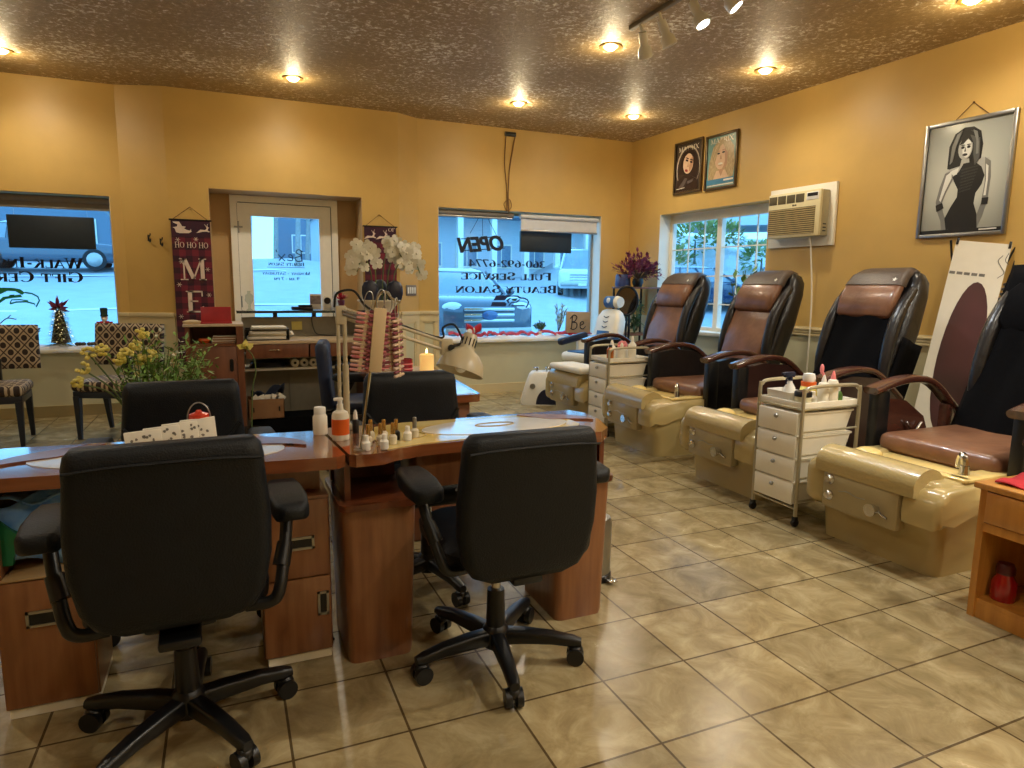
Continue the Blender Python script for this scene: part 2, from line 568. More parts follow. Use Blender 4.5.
def floor_material():
    m = bpy.data.materials.new('stone_floor_tiles')
    m.use_nodes = True
    nt = m.node_tree
    b = nt.nodes['Principled BSDF']
    tc = nt.nodes.new('ShaderNodeTexCoord')
    mp = nt.nodes.new('ShaderNodeMapping')
    T = 0.328
    mp.inputs['Location'].default_value = (-1.095 + T * 40, -1.7545 + T * 40, 0)
    nt.links.new(tc.outputs['Object'], mp.inputs[0])
    br = nt.nodes.new('ShaderNodeTexBrick')
    br.offset = 0.0
    br.inputs['Scale'].default_value = 1.0
    br.inputs['Brick Width'].default_value = T
    br.inputs['Row Height'].default_value = T
    br.inputs['Mortar Size'].default_value = 0.0042
    br.inputs['Mortar Smooth'].default_value = 0.2
    br.inputs['Bias'].default_value = 0.0
    br.inputs['Color1'].default_value = (0.80, 0.80, 0.80, 1)
    br.inputs['Color2'].default_value = (1.1, 1.1, 1.1, 1)
    br.inputs['Mortar'].default_value = (0.26, 0.22, 0.18, 1)
    nt.links.new(mp.outputs[0], br.inputs['Vector'])
    n1 = nt.nodes.new('ShaderNodeTexNoise')
    n1.inputs['Scale'].default_value = 6.5
    n1.inputs['Detail'].default_value = 10
    n1.inputs['Roughness'].default_value = 0.65
    n1.inputs['Distortion'].default_value = 0.7
    nt.links.new(tc.outputs['Object'], n1.inputs['Vector'])
    rp = nt.nodes.new('ShaderNodeValToRGB')
    e = rp.color_ramp.elements
    e[0].position, e[0].color = 0.28, lin((128, 111, 77))
    e[1].position, e[1].color = 0.74, lin((198, 183, 144))
    k = e.new(0.5)
    k.color = lin((162, 145, 106))
    nt.links.new(n1.outputs[0], rp.inputs[0])
    mul = nt.nodes.new('ShaderNodeMix')
    mul.data_type = 'RGBA'
    mul.blend_type = 'MULTIPLY'
    mul.inputs[0].default_value = 1.0
    nt.links.new(rp.outputs[0], mul.inputs[6])
    nt.links.new(br.outputs['Color'], mul.inputs[7])
    nt.links.new(mul.outputs[2], b.inputs['Base Color'])
    b.inputs['Roughness'].default_value = 0.3
    n2 = nt.nodes.new('ShaderNodeMath')
    n2.operation = 'MULTIPLY_ADD'
    n2.inputs[1].default_value = 0.18
    n2.inputs[2].default_value = 0.15
    nt.links.new(n1.outputs[0], n2.inputs[0])
    nt.links.new(n2.outputs[0], b.inputs['Roughness'])
    bp = nt.nodes.new('ShaderNodeBump')
    bp.inputs['Strength'].default_value = 0.35
    bp.inputs['Distance'].default_value = 0.004
    bp.invert = True
    nt.links.new(br.outputs['Fac'], bp.inputs['Height'])
    nt.links.new(bp.outputs[0], b.inputs['Normal'])
    return m


def ceiling_material():
    m = bpy.data.materials.new('sponged_gold_ceiling')
    m.use_nodes = True
    nt = m.node_tree
    b = nt.nodes['Principled BSDF']
    tc = nt.nodes.new('ShaderNodeTexCoord')
    n1 = nt.nodes.new('ShaderNodeTexNoise')
    n1.inputs['Scale'].default_value = 24
    n1.inputs['Detail'].default_value = 6
    n1.inputs['Roughness'].default_value = 0.7
    n1.inputs['Distortion'].default_value = 0.6
    nt.links.new(tc.outputs['Object'], n1.inputs['Vector'])
    n0 = nt.nodes.new('ShaderNodeTexNoise')
    n0.inputs['Scale'].default_value = 1.6
    n0.inputs['Detail'].default_value = 3
    nt.links.new(tc.outputs['Object'], n0.inputs['Vector'])
    ad = nt.nodes.new('ShaderNodeMath')
    ad.operation = 'MULTIPLY_ADD'
    ad.inputs[1].default_value = 0.3
    nt.links.new(n0.outputs[0], ad.inputs[0])
    nt.links.new(n1.outputs[0], ad.inputs[2])
    rp = nt.nodes.new('ShaderNodeValToRGB')
    e = rp.color_ramp.elements
    e[0].position, e[0].color = 0.56, lin((158, 132, 88))
    e[1].position, e[1].color = 0.80, lin((255, 248, 228))
    k = e.new(0.70)
    k.color = lin((178, 150, 104))
    nt.links.new(ad.outputs[0], rp.inputs[0])
    nt.links.new(rp.outputs[0], b.inputs['Base Color'])
    b.inputs['Roughness'].default_value = 0.5
    b.inputs['Specular IOR Level'].default_value = 0.6
    bp = nt.nodes.new('ShaderNodeBump')
    bp.inputs['Strength'].default_value = 0.8
    bp.inputs['Distance'].default_value = 0.015
    nt.links.new(ad.outputs[0], bp.inputs['Height'])
    nt.links.new(bp.outputs[0], b.inputs['Normal'])
    return m


FLOORM = floor_material()
CEILM = ceiling_material()

# ------------------------------------------------------------------ room shell
H = 3.12
RAILZ = 0.95
CORNER = Vector((4.855, 7.5, 0))
RW = Matrix(((0.05234, 0.99863, 0, CORNER.x), (-0.99863, 0.05234, 0, CORNER.y), (0, 0, 1, 0), (0, 0, 0, 1)))   # (along, outwards, up) -> room

f = MB(); f.box((-3.5, -2.6, -0.1), (5.7, 7.95, 0.0)); struct('floor', f, FLOORM)
f = MB(); f.box((-3.5, -2.6, H), (5.7, 7.95, H + 0.1)); struct('ceiling', f, CEILM)


def wall_piece(mb, x0, x1, y0, y1, z0, z1):
    """upper paint above the rail height, khaki below"""
    if z1 > RAILZ:
        mb.mi = 0
        mb.box((x0, y0, max(z0, RAILZ)), (x1, y1, z1))
    if z0 < RAILZ:
        mb.mi = 1
        mb.box((x0, y0, z0), (x1, y1, min(z1, RAILZ)))
    mb.mi = 0


def wall_prism(mb, poly):
    mb.mi = 0
    mb.prism(poly, H - RAILZ, Matrix.Translation((0, 0, RAILZ)))
    mb.mi = 1
    mb.prism(poly, RAILZ)
    mb.mi = 0

YB = 7.77
w = MB()
wall_piece(w, -3.4, -2.75, 7.5, YB, 0, H); wall_piece(w, -2.75, -0.97, 7.5, YB, 2.10, H)
wall_piece(w, -2.75, -0.97, 7.5, YB, 0, 0.64); wall_piece(w, -0.97, -0.87, 7.5, YB, 0, H)
wall_prism(w, [(-0.87, 7.5), (-0.46, 7.35), (-0.46, YB), (-0.87, YB)])
struct('wall_front_left', w, [WALL, KHAKI])
w = MB()
wall_piece(w, -0.46, -0.107, 7.35, YB, 0, H); wall_piece(w, 1.39, 1.79, 7.35, YB, 0, H)
wall_piece(w, -0.107, 1.39, 7.35, YB + .1, 2.215, H)
wall_prism(w, [(1.79, 7.35), (2.04, 7.5), (2.04, YB), (1.79, YB)])
struct('wall_entry', w, [WALL, KHAKI])
w = MB()
w.box((-0.107, 7.745, 0), (0.085, 7.85, 2.215)); w.box((1.18, 7.745, 0), (1.39, 7.85, 2.215))
struct('wall_entry_recess', w, TAN)
w = MB()
for xa, xb in ((-0.107, -0.104), (1.387, 1.39)):
    w.box((xa - .002, 7.352, 0), (xb + .002, 7.745, 2.215))
w.box((-0.104, 7.352, 2.211), (1.387, 7.745, 2.2149))
struct('trim_1', w, TAN)
w = MB()
wall_piece(w, 2.04, 2.28, 7.5, YB, 0, H); wall_piece(w, 4.43, 5.0, 7.5, YB, 0, H)
wall_piece(w, 2.28, 4.43, 7.5, YB, 2.18, H); wall_piece(w, 2.28, 4.43, 7.5, YB, 0, 0.64)
struct('wall_front', w, [WALL, KHAKI])
w = MB(); w.T = RW
WA0, WA1, WZ0, WZ1 = 0.61, 2.30, 0.80, 2.165
wall_piece(w, 0.0, WA0, 0, .24, 0, H); wall_piece(w, WA1, 10.2, 0, .24, 0, H)
wall_piece(w, WA0, WA1, 0, .24, WZ1, H); wall_piece(w, WA0, WA1, 0, .24, 0, WZ0)
struct('wall_right', w, [WALL, KHAKI])
w = MB(); wall_piece(w, -3.5, -3.25, -2.6, 7.77, 0, H); struct('wall_left', w, [WALL, KHAKI])
w = MB(); wall_piece(w, -3.5, 5.7, -2.75, -2.5, 0, H); struct('wall_back', w, [WALL, KHAKI])

# baseboards
b = MB(); b.box((-3.25, 7.485, 0), (-0.87, 7.5, .11)); b.prism([(-0.87, 7.485), (-.46, 7.335), (-.46, 7.35), (-.87, 7.5)], .11)
struct('baseboard_front_left', b, CREAM)
b = MB(); b.box((-0.46, 7.335, 0), (-.107, 7.35, .11)); b.box((1.39, 7.335, 0), (1.79, 7.35, .11))
b.prism([(1.79, 7.335), (2.04, 7.485), (2.04, 7.5), (1.79, 7.35)], .11)
struct('baseboard_entry', b, CREAM)
b = MB(); b.box((2.04, 7.485, 0), (4.84, 7.5, .11)); struct('baseboard_front', b, CREAM)
b = MB(); b.T = RW; b.box((0.02, -.015, 0), (9.9, 0, .11)); struct('baseboard_right', b, CREAM)

# cream wainscot panels between the openings (trim) with khaki inset fields
def wainscot(name, p0, p1):
    """a cream framed panel on a wall running from p0 to p1 (plan), front to -Y"""
    p0, p1 = Vector((*p0, 0)), Vector((*p1, 0))
    L = (p1 - p0).length
    a = atan2((p1 - p0).y, (p1 - p0).x)
    mb = MB(); mb.T = Matrix.Translation(p0) @ Matrix.Rotation(a, 4, 'Z')
    mb.mi = 0
    mb.box((0, -.016, .88), (L, 0, .97)); mb.box((0, -.03, .96), (L, 0, 1.0), r=.006)
    mb.box((0, -.014, .11), (L, 0, .2))
    s = min(.08, L * .2)
    mb.box((0, -.014, .2), (s, 0, .88)); mb.box((L - s, -.014, .2), (L, 0, .88))
    mb.box((s, -.008, .2), (s + .02, 0, .88)); mb.box((L - s - .02, -.008, .2), (L - s, 0, .88)); mb.box((s, -.008, .86), (L - s, 0, .88))
    struct(name, mb, [CREAM])
wainscot('trim_2', (-.97, 7.5), (-.87, 7.5))
wainscot('trim_3', (-.87, 7.5), (-.46, 7.35))
wainscot('trim_4', (-.46, 7.35), (-.107, 7.35))
wainscot('trim_5', (1.39, 7.35), (1.79, 7.35))
wainscot('trim_6', (1.79, 7.35), (2.04, 7.5))
wainscot('trim_7', (2.04, 7.5), (2.28, 7.5))
t = MB(); t.T = RW
for k in range(3):
    t.box((2.33, -.02 - .006 * (k == 2), .865 + .026 * k), (9.9, 0, .885 + .026 * k), r=.005)
t.box((2.33, -.01, .86), (9.9, 0, .945))
struct('trim_8', t, CREAM)

# windows ------------------------------------------------------------
def picture_window(name, x0, x1, z0, z1, mull=()):
    fr = MB()
    ya, yb = 7.70, 7.755
    t = .035
    fr.box((x0, ya, z0), (x0 + t, yb, z1)); fr.box((x1 - t, ya, z0), (x1, yb, z1))
    fr.box((x0 + t, ya, z1 - t), (x1 - t, yb, z1)); fr.box((x0 + t, ya, z0), (x1 - t, yb, z0 + t))
    for m in mull:
        fr.box((m - .03, ya, z0), (m + .03, yb, z1))
    o = struct(name, fr, STEEL)
    g = MB(); g.box((x0 + t, 7.725, z0 + t), (x1 - t, 7.731, z1 - t)); g.done('window_pane', GLASS, o)
    rv = MB()
    rv.box((x1 - .004, 7.502, z0), (x1 + .001, 7.70, z1)); rv.box((x0 - .001, 7.502, z0), (x0 + .004, 7.70, z1))
    rv.done('window_reveal', WHITEP, o)
    s = MB(); s.box((x0 + .004, 7.44, z0 - .02), (x1 - .004, 7.70, z0 + .015), r=.006)
    s.done('window_sill', WHITEP, o)
    return o
picture_window('window_1', -2.75, -0.97, 0.64, 2.10)
picture_window('window_2', 2.28, 4.43, 0.64, 2.18)

fr = MB(); fr.T = RW
na, nb = .17, .225
def bar(a0, a1, z0, z1, n0=na, n1=nb): fr.box((a0, n0, z0), (a1, n1, z1))
bar(WA0, WA0 + .05, WZ0, WZ1); bar(WA1 - .05, WA1, WZ0, WZ1); bar(WA0 + .05, WA1 - .05, WZ1 - .1, WZ1); bar(WA0 + .05, WA1 - .05, WZ0, WZ0 + .05)
mid = (WA0 + WA1) / 2
bar(mid - .035, mid + .035, WZ0 + .05, WZ1 - .1, na - .004, nb + .002)
for k in (1, 2):
    for s0, s1 in ((WA0 + .05, mid), (mid, WA1 - .05)):
        q = s0 + (s1 - s0) * k / 3
        bar(q - .007, q + .007, WZ0 + .05, WZ1 - .1, .19, .205)
for k in (1, 2, 3):
    z = WZ0 + (WZ1 - .1 - WZ0) * k / 4
    bar(WA0 + .05, WA1 - .05, z - .007, z + .007, .1912, .2038)
w3 = struct('window_3', fr, WHITEP)
g = MB(); g.T = RW; g.box((WA0 + .03, .206, WZ0 + .03), (WA1 - .03, .211, WZ1 - .05)); g.done('window_pane', GLASS, w3)
s = MB(); s.T = RW; s.box((WA0 - .03, -.05, WZ0 - .03), (WA1 + .03, .17, WZ0 + .012), r=.008); s.done('window_sill', WHITEP, w3)
rv = MB(); rv.T = RW; rv.box((WA0 - .001, .002, WZ0), (WA0 + .004, .17, WZ1)); rv.box((WA1 - .004, .002, WZ0), (WA1 + .001, .17, WZ1)); rv.done('window_reveal', WHITEP, w3)

# door ---------------------------------------------------------------
DOORP = M('door_paint', (252, 248, 236), rough=0.35, var=0.02)
d = MB()
DY0, DY1 = 7.72, 7.79
d.box((.085, DY0 - .03, 0), (.15, DY1, 2.14)); d.box((1.115, DY0 - .03, 0), (1.18, DY1, 2.14)); d.box((.085, DY0 - .03, 2.14), (1.18, DY1, 2.205))
door = struct('door_1', d, DOORP)
l = MB()
l.box((.149, DY0, .01), (.285, DY1 - .02, 2.141)); l.box((.985, DY0, .01), (1.116, DY1 - .02, 2.141))
l.box((.285, DY0, 2.0), (.985, DY1 - .02, 2.141)); l.mi = 1; l.box((.149, DY0 - .002, .01), (.153, DY0, 2.13)); l.box((1.108, DY0 - .002, .01), (1.114, DY0, 2.13)); l.box((.16, DY0 - .002, 2.132), (1.11, DY0, 2.138)); l.mi = 0; l.box((.285, DY0, .01), (.985, DY1 - .02, .26))
l.done('door_leaf', [DOORP, BLACKP], door)
g = MB(); g.box((.285, 7.742, .26), (.985, 7.748, 2.0)); g.done('door_pane', GLASS, door)
hh = MB()
for z in (1.88, 1.1, .3):
    hh.cyl((.155, DY0 - .015, z - .06), (.155, DY0 - .015, z + .06), .012, n=10)
hh.box((.115, DY0 - .036, 1.872), (.2, DY0 - .026, 1.888))
hh.done('door_hinges', STEEL, door)['kind'] = 'stuff'
hh = MB(); hh.cyl((1.045, DY0, 1.0), (1.045, DY0 - .05, 1.0), .012); hh.box((.95, DY0 - .065, .99), (1.06, DY0 - .045, 1.012), r=.008); hh.done('door_handle', STEEL, door)

# ------------------------------------------------------------------ outside
GZ = -0.06
ASPH = M('pale_asphalt', (172, 178, 184), rough=0.45, var=0.08, scale=2.5)
LINE = M('parking_line_paint', (236, 236, 230), rough=0.6, var=0.03)
def zat(x, y):
    """the lot climbs towards the street, more so on the left"""
    sl = .12 + .03 * min(1, max(0, (x + 4) / 6)) - .07 * min(1, max(0, (x - 2) / 12)) + min(.17, .03 * max(0, x - 14))
    return GZ + sl * min(16, max(0, y - 12.5)) + .03 * max(0, y - 28.5)
g = MB()
g.grid(lambda u, v: (-45 + 75 * u, 7.86 + 52 * v ** 1.6, zat(-45 + 75 * u, 7.86 + 52 * v ** 1.6)), 30, 30)
g.grid(lambda u, v: (5.75 + 55 * u, -20 + 27.86 * v, GZ), 4, 4)
g.grid(lambda u, v: (30 + 40 * u, 7.86 + 52 * v ** 1.6, zat(30, 7.86 + 52 * v ** 1.6)), 4, 30)
struct('ground', g, ASPH)
def slope_strip(mb, p0, p1, wd):
    p0, p1 = Vector(p0), Vector(p1); n = Vector((-(p1 - p0).y, (p1 - p0).x)).normalized() * wd / 2
    def P(q): return (q.x, q.y, zat(q.x, q.y) + .012)
    N = 14
    for k in range(N):
        a, c = p0.lerp(p1, k / N), p0.lerp(p1, (k + 1) / N)
        mb.poly([P(a + n), P(c + n), P(c - n), P(a - n)])
for i, (p0, p1) in enumerate((((-9, 10.5), (-8, 15.5)), ((-5.6, 10.5), (-4.8, 15.5)), ((-2.2, 10.5), (-1.4, 15.5)), ((.9, 10.5), (1.7, 15.5)), ((5.8, 10.5), (6.6, 15.5)), ((8.8, 10.5), (9.6, 15.5)), ((-30, 17.6), (3, 18.2)), ((-30, 24), (25, 25.5)))):
    m = MB(); slope_strip(m, p0, p1, .12 if i < 6 else .2); struct('trim_%d' % (20 + i), m, LINE)

GLASSD = M('sky_paled_car_glass', (120, 136, 146), rough=0.05, var=0.05, coat=0.8)  # base colour paled to stand in for pale sky reflected in the glass
TYRE = M('tyre_rubber', (28, 28, 30), rough=0.8)
LENS = M('headlight_lens', (224, 230, 232), rough=0.08, var=0.03, coat=0.6)


def car(label, paint, loc, rz, kind='suv', L=4.6, W=1.86, Ht=1.7):
    """front to local -Y, stands on z=0"""
    loc = (loc[0], loc[1], zat(loc[0], loc[1]) + .03)
    t = thing('parked_car', label, 'car', loc, rz)
    h = W / 2
    hood, belt = (1.02, 1.0) if kind == 'suv' else (.86, .9)
    st = [  # (y, z_low, z_high, half width)
        (-L / 2, .42, .66, h * .74), (-L / 2 + .05, .30, .84, h * .9), (-L / 2 + .18, .26, hood - .08, h * .97), (-L / 2 + .5, .25, hood - .01, h),
        (-L / 2 + 1.1, .25, hood + .02, h), (-L / 2 + 1.35, .25, belt + .06, h), (L / 2 - .5, .25, belt + .08, h), (L / 2 - .12, .28, belt + .04, h * .97), (L / 2, .42, belt - .2, h * .9)]
    b = MB()
    rings = []
    for y, z0, z1, hw in st:
        rings.append([(x, y, z + (z0 + z1) / 2) for x, z in rrect(2 * hw, z1 - z0, .14, 3)])
    b.loft(rings)
    b.done('body', paint, t, angle=50)
    c = MB()
    y0, y1 = -L / 2 + 1.2, L / 2 - (.15 if kind == 'suv' else .7)
    zs = [(belt - .02, y0, y1, h * .93), (belt + .3, y0 + .42, y1 - .12, h * .84), (Ht - .07, y0 + .78, y1 - .35, h * .74), (Ht, y0 + 1.0, y1 - .55, h * .62)]
    rings = []
    for z, a, e, hw in zs:
        rings.append([(x, y + (a + e) / 2, z) for x, y in rrect(2 * hw, e - a, .2, 3)])
    c.loft(rings)
    c.done('cabin_glass', GLASSD, t, angle=50)
    r = MB()
    r.loft([[(x, y + (zs[2][1] + zs[2][2]) / 2, zs[2][0] + .005) for x, y in rrect(2 * zs[2][3] + .02, zs[2][2] - zs[2][1] + .02, .2, 3)],
            [(x, y + (zs[3][1] + zs[3][2]) / 2, zs[3][0] + .01) for x, y in rrect(2 * zs[3][3], zs[3][2] - zs[3][1], .2, 3)]])
    for sx in (-1, 1):
        for fa in (0.02, .42, .75, .98):
            ya, yb = y0 + (y1 - y0) * fa, (zs[2][1] + (zs[2][2] - zs[2][1]) * fa)
            r.cyl((sx * h * .925, ya, belt), (sx * (h * .74 + .012), yb, Ht - .06), .035, n=6)
    r.done('roof', paint, t)
    for sx in (-1, 1):
        for yy in (-L / 2 + .9, L / 2 - .9):
            wv = MB(); wv.cyl((sx * (h - .2), yy, .34), (sx * (h + .01), yy, .34), .34, n=20)
            wo = wv.done('wheel', TYRE, t)
            rm = MB(); rm.lathe([(.0, .03), (.06, .035), (.2, .02), (.23, 0)], n=14, M3=Matrix.Rotation(radians(90) * sx, 3, 'Y'), c=(sx * (h + .01), yy, .34)); rm.done('wheel_rim', STEEL, wo)
        hl = MB(); hl.ell((sx * h * .7, -L / 2 + .12, .74 if kind != 'suv' else .82), (.2, .09, .1), 12, 8); hl.done('headlight', LENS, t)
        mr = MB(); mr.ell((sx * (h + .08), y0 + .25, belt + .1), (.1, .07, .08), 8, 6); mr.done('side_mirror', paint, t)
    gr = MB()
    for k in range(3):
        z = .56 + .1 * k
        gr.box((-h * .52, -L / 2 - .012, z), (h * .52, -L / 2 + .06, z + .065), r=.02)
    gr.done('grille', CHROME, t)
    bp = MB(); bp.box((-h * .9, -L / 2 - .03, .34), (h * .9, -L / 2 + .1, .48), r=.05); bp.done('bumper', STEEL, t)
    pl = MB(); pl.box((-.16, -L / 2 - .045, .36), (.16, -L / 2 - .028, .46)); pl.done('number_plate', WHITE, t)
    return t
PBLUE = M('blue_car_paint', (58, 92, 140), rough=0.12, var=0.03, coat=1.0)
PWHITE = M('white_car_paint', (216, 222, 226), rough=0.15, var=0.02, coat=1.0)
PGREY = M('silver_car_paint', (64, 78, 94), rough=0.15, var=0.03, coat=1.0)
PDARK = M('dark_blue_car_paint', (38, 56, 84), rough=0.12, var=0.05, coat=1.0)
c1 = car('silver-blue sport utility vehicle parked nose-in right outside the big front window', PGREY, (4.3, 13.35, GZ), 0, Ht=1.55)
em = MB(); em.lathe([(0, .02), (.12, .018), (.15, 0)], n=20, M3=Matrix.Diagonal((1, .55, 1)).to_3x3(), c=(0, 0, 0))
eo = em.done('oval_badge', PBLUE, c1); eo.location = (0, -2.32, .69); eo.rotation_euler = (radians(90), 0, 0)
car('white pickup-like car parked beyond the silver vehicle, at the right of the big front window', PWHITE, (13.6, 24.5, GZ), -28, L=4.8, Ht=1.85)
car('pale grey car seen side-on through the left window with walk-ins lettering', PGREY, (-5.3, 26.5, GZ), 92, kind='sedan', Ht=1.5)
car('blue van parked far off, seen through the left half of the gridded window', PBLUE, (15.2, 13.2, GZ), 60, Ht=1.9)
car('small blue car parked far off, beside the van outside the gridded window', PDARK, (14.6, 18.4, GZ), 75, kind='sedan', Ht=1.45)
car('white car parked far off in the right half of the gridded window', PWHITE, (15.5, 9.6, GZ), 60, kind='sedan', Ht=1.5)

SIDING = M('pale_siding', (200, 206, 210), rough=0.7, var=0.06, scale=2, stretch=(1, 1, 14))
SIDING2 = M('slate_siding', (112, 128, 144), rough=0.7, var=0.06, scale=2, stretch=(1, 1, 14))
ROOFM = M('grey_roof', (104, 112, 124), rough=0.85, var=0.15, scale=8)
WINB = M('dark_window', (122, 142, 160), rough=0.08, var=0.1)


def building(label, loc, rz, W, D, Ht, mat, roof='gable', wins=((.2, .9), (.5, .9), (.8, .9)), cols=0):
    loc = (loc[0], loc[1], zat(loc[0], loc[1]) + (loc[2] - GZ) - .1)
    t = thing('storefront_building' if cols else 'house', label, 'building', loc, rz)
    b = MB(); b.box((-W / 2, 0, 0), (W / 2, D, Ht)); b.done('wall', mat, t)
    r = MB()
    if roof == 'gable':
        r.prism([(-.4, 0), (D + .4, 0), (D / 2, D * .34)], W + .6, Matrix.Translation((-W / 2 - .3, 0, Ht)) @ Matrix(((0, 0, 1, 0), (1, 0, 0, 0), (0, 1, 0, 0), (0, 0, 0, 1))))
    else:
        r.box((-W / 2 - .3, -1.6 if cols else -.3, Ht - .1), (W / 2 + .3, D + .2, Ht + .5))
    r.done('roof', ROOFM if roof == 'gable' else SIDING2, t)
    for fx, z in wins:
        wf = MB(); x = -W / 2 + W * fx
        wf.box((x - .6, -.06, z), (x + .6, .02, z + 1.25)); wo = wf.done('window', WHITEP, t)
        wp = MB(); wp.box((x - .52, -.08, z + .08), (x - .03, -.05, z + 1.17)); wp.box((x + .03, -.08, z + .08), (x + .52, -.05, z + 1.17)); wp.done('pane', WINB, wo)
    for k in range(cols):
        cm = MB(); x = -W / 2 + W * (k + .5) / cols
        cm.box((x - .14, -1.5, 0), (x + .14, -1.22, Ht - .1)); cm.done('porch_column', WHITE, t)
    return t
building('long white shop building with porch columns across the lot, behind the parked silver vehicle', (12.5, 33, GZ), 0, 16, 6, 3.4, SIDING, 'flat',
         ((.08, .8), (.2, .8), (.32, .8), (.44, .8), (.56, .8), (.68, .8), (.8, .8), (.92, .8)), cols=9)
building('slate-blue house across the lot, seen left of the entry door', (-9.5, 36, GZ), 6, 12, 7, 3.2, SIDING2)
building('pale house with grey gable roof, seen at the upper right of the door glass', (6.4, 48, GZ), -5, 6, 7, 6.0, SIDING2, 'gable', ((.25, .9), (.75, .9), (.25, 3.6), (.75, 3.6)))
building('white house on the bank in the left half of the gridded window', (30, 33, GZ + 1.2), -45, 8, 6, 3.4, SIDING)
building('slate-blue house far off in the right half of the gridded window', (38, 21, GZ), -62, 9, 6, 3.6, SIDING2)

LAWN = M('grass_bank', (112, 140, 96), rough=0.9, rgb2=(156, 170, 120), scale=6)
LEAFM = M('hedge_leaves', (104, 128, 70), rough=.8, rgb2=(166, 172, 96), scale=5)
def leaf_quad(mb, p, d, up, L, W):
    d = d.normalized(); s = d.cross(up)
    s = s.normalized() if s.length > 1e-5 else Vector((1, 0, 0))
    p = Vector(p)
    mb.poly([p, p + d * L * .5 + s * W / 2, p + d * L, p + d * L * .5 - s * W / 2])

def rnd_dir(zmin=-1):
    while True:
        v = Vector((random.uniform(-1, 1), random.uniform(-1, 1), random.uniform(zmin, 1)))
        if .1 < v.length < 1:
            return v.normalized()


PALEB = M('pale_bark', (150, 150, 146), rough=.9, var=.2, scale=14)

def tree(label, loc, ht, kind, group=None):
    loc = (loc[0], loc[1], zat(loc[0], loc[1]) - .1)
    t = thing('bare_tree' if kind == 'bare' else 'evergreen_tree', label, 'tree', loc, 0, group)
    tr = MB()
    if kind == 'bare':
        tr.tube([(0, 0, 0), (.1, .05, ht * .35), (-.05, 0, ht * .7), (.05, 0, ht)], lambda s: .09 * (1 - s) + .015, n=6)
        tr.done('trunk', PALEB, t)
        br = MB()
        for k in range(26):
            z = ht * random.uniform(.25, .95)
            d = rnd_dir(.1); d.z = abs(d.z) + .4; d.normalize()
            L = ht * .34 * (1.1 - z / ht) + .5
            p = Vector((0, 0, z)); q = p + d * L * .5 + Vector((0, 0, .1)); e = q + (d + Vector((0, 0, .5))).normalized() * L * .5
            br.tube([p, q, e], lambda s: .026 * (1 - s) + .008, n=4, smooth=2)
            for _ in range(4):
                a = q.lerp(e, random.random()); dd = (d + rnd_dir() * .8).normalized()
                br.cyl(a, a + dd * L * .35, .011, .005, n=3, cap=False)
        br.done('branches', PALEB, t)['kind'] = 'stuff'
    else:
        tr.cyl((0, 0, 0), (0, 0, ht * .9), .16, .03, n=8); tr.done('trunk', BARK, t)
        fo = MB()
        for k in range(900):
            z = ht * (.1 + .9 * random.random() ** 1.3)
            a = random.uniform(0, 2 * pi); R = ht * .24 * (1 - z / ht) * random.uniform(.45, 1) + .1
            leaf_quad(fo, (R * cos(a), R * sin(a), z), Vector((cos(a), sin(a), -.35)), Vector((0, 0, 1)), .55, .3)
        fo.done('foliage', DGREEN, t)['kind'] = 'stuff'
    return t
k = 0
for x, y, h_ in ((-1.6, 27, 8), (-.4, 30.5, 7), (.9, 27.5, 8.5), (2.1, 31, 9.5), (2.5, 26, 8), (-.9, 36, 10), (-2.9, 33, 9.5), (2.6, 39, 10.5), (-15.5, 44, 10), (-8, 46, 11), (.3, 39, 9), (1.3, 41, 9), (-.3, 43, 10), (1.0, 47, 10), (3.4, 31, 6.5), (-3.9, 31, 7)):
    tree('bare leafless tree standing across the lot behind the entry door', (x, y, GZ), h_, 'bare', 'bare trees across the lot')
for x, y, h_ in ((23, 40, 9), (18.5, 42.5, 8), (38, 32, 9), (46, 28, 8.5), (48, 16, 9), (33, 24.5, 5)):
    tree('dark green conifer growing among the houses across the road', (x, y, GZ), h_, 'ever', 'conifers among the houses')

for (x, y, w_, h_), lab in zip(((16.4, 22.6, 1.7, 1.5), (18.6, 23.6, 1.9, 1.9), (20.8, 24.6, 1.6, 1.3), (19.5, 20.6, 1.3, 1.2)), ('leftmost rounded shrub', 'tallest rounded shrub', 'rightmost rounded shrub', 'low nearer shrub')):
    o = thing('garden_shrub', lab + ' on the bank outside the gridded window', 'shrub', (x, y, zat(x, y) - .05), 0, 'shrubs on the bank')
    b = MB(); b.cyl((0, 0, 0), (0, 0, h_ * .5), .06, .03, n=6); b.done('stem', BARK, o)
    b = MB()
    for k in range(420):
        d = rnd_dir(-.2); p = Vector((d.x * w_ * .6, d.y * w_ * .6, h_ * .5 + d.z * h_ * .5)) * random.uniform(.8, 1)
        leaf_quad(b, p, (d + rnd_dir() * .7).normalized(), Vector((0, 0, 1)), .3, .16)
    b.done('foliage', LEAFM, o)['kind'] = 'stuff'

# ------------------------------------------------------------------ pedicure chairs (front to local -X)
ARMP = M('dark_arm_panel', (50, 30, 26), rough=.3, var=.1, coat=.2)

def rr3(x0, x1, hw, z, r, n=4):
    return [(x + (x0 + x1) / 2, y, z) for x, y in rrect(x1 - x0, 2 * hw, r, n)]


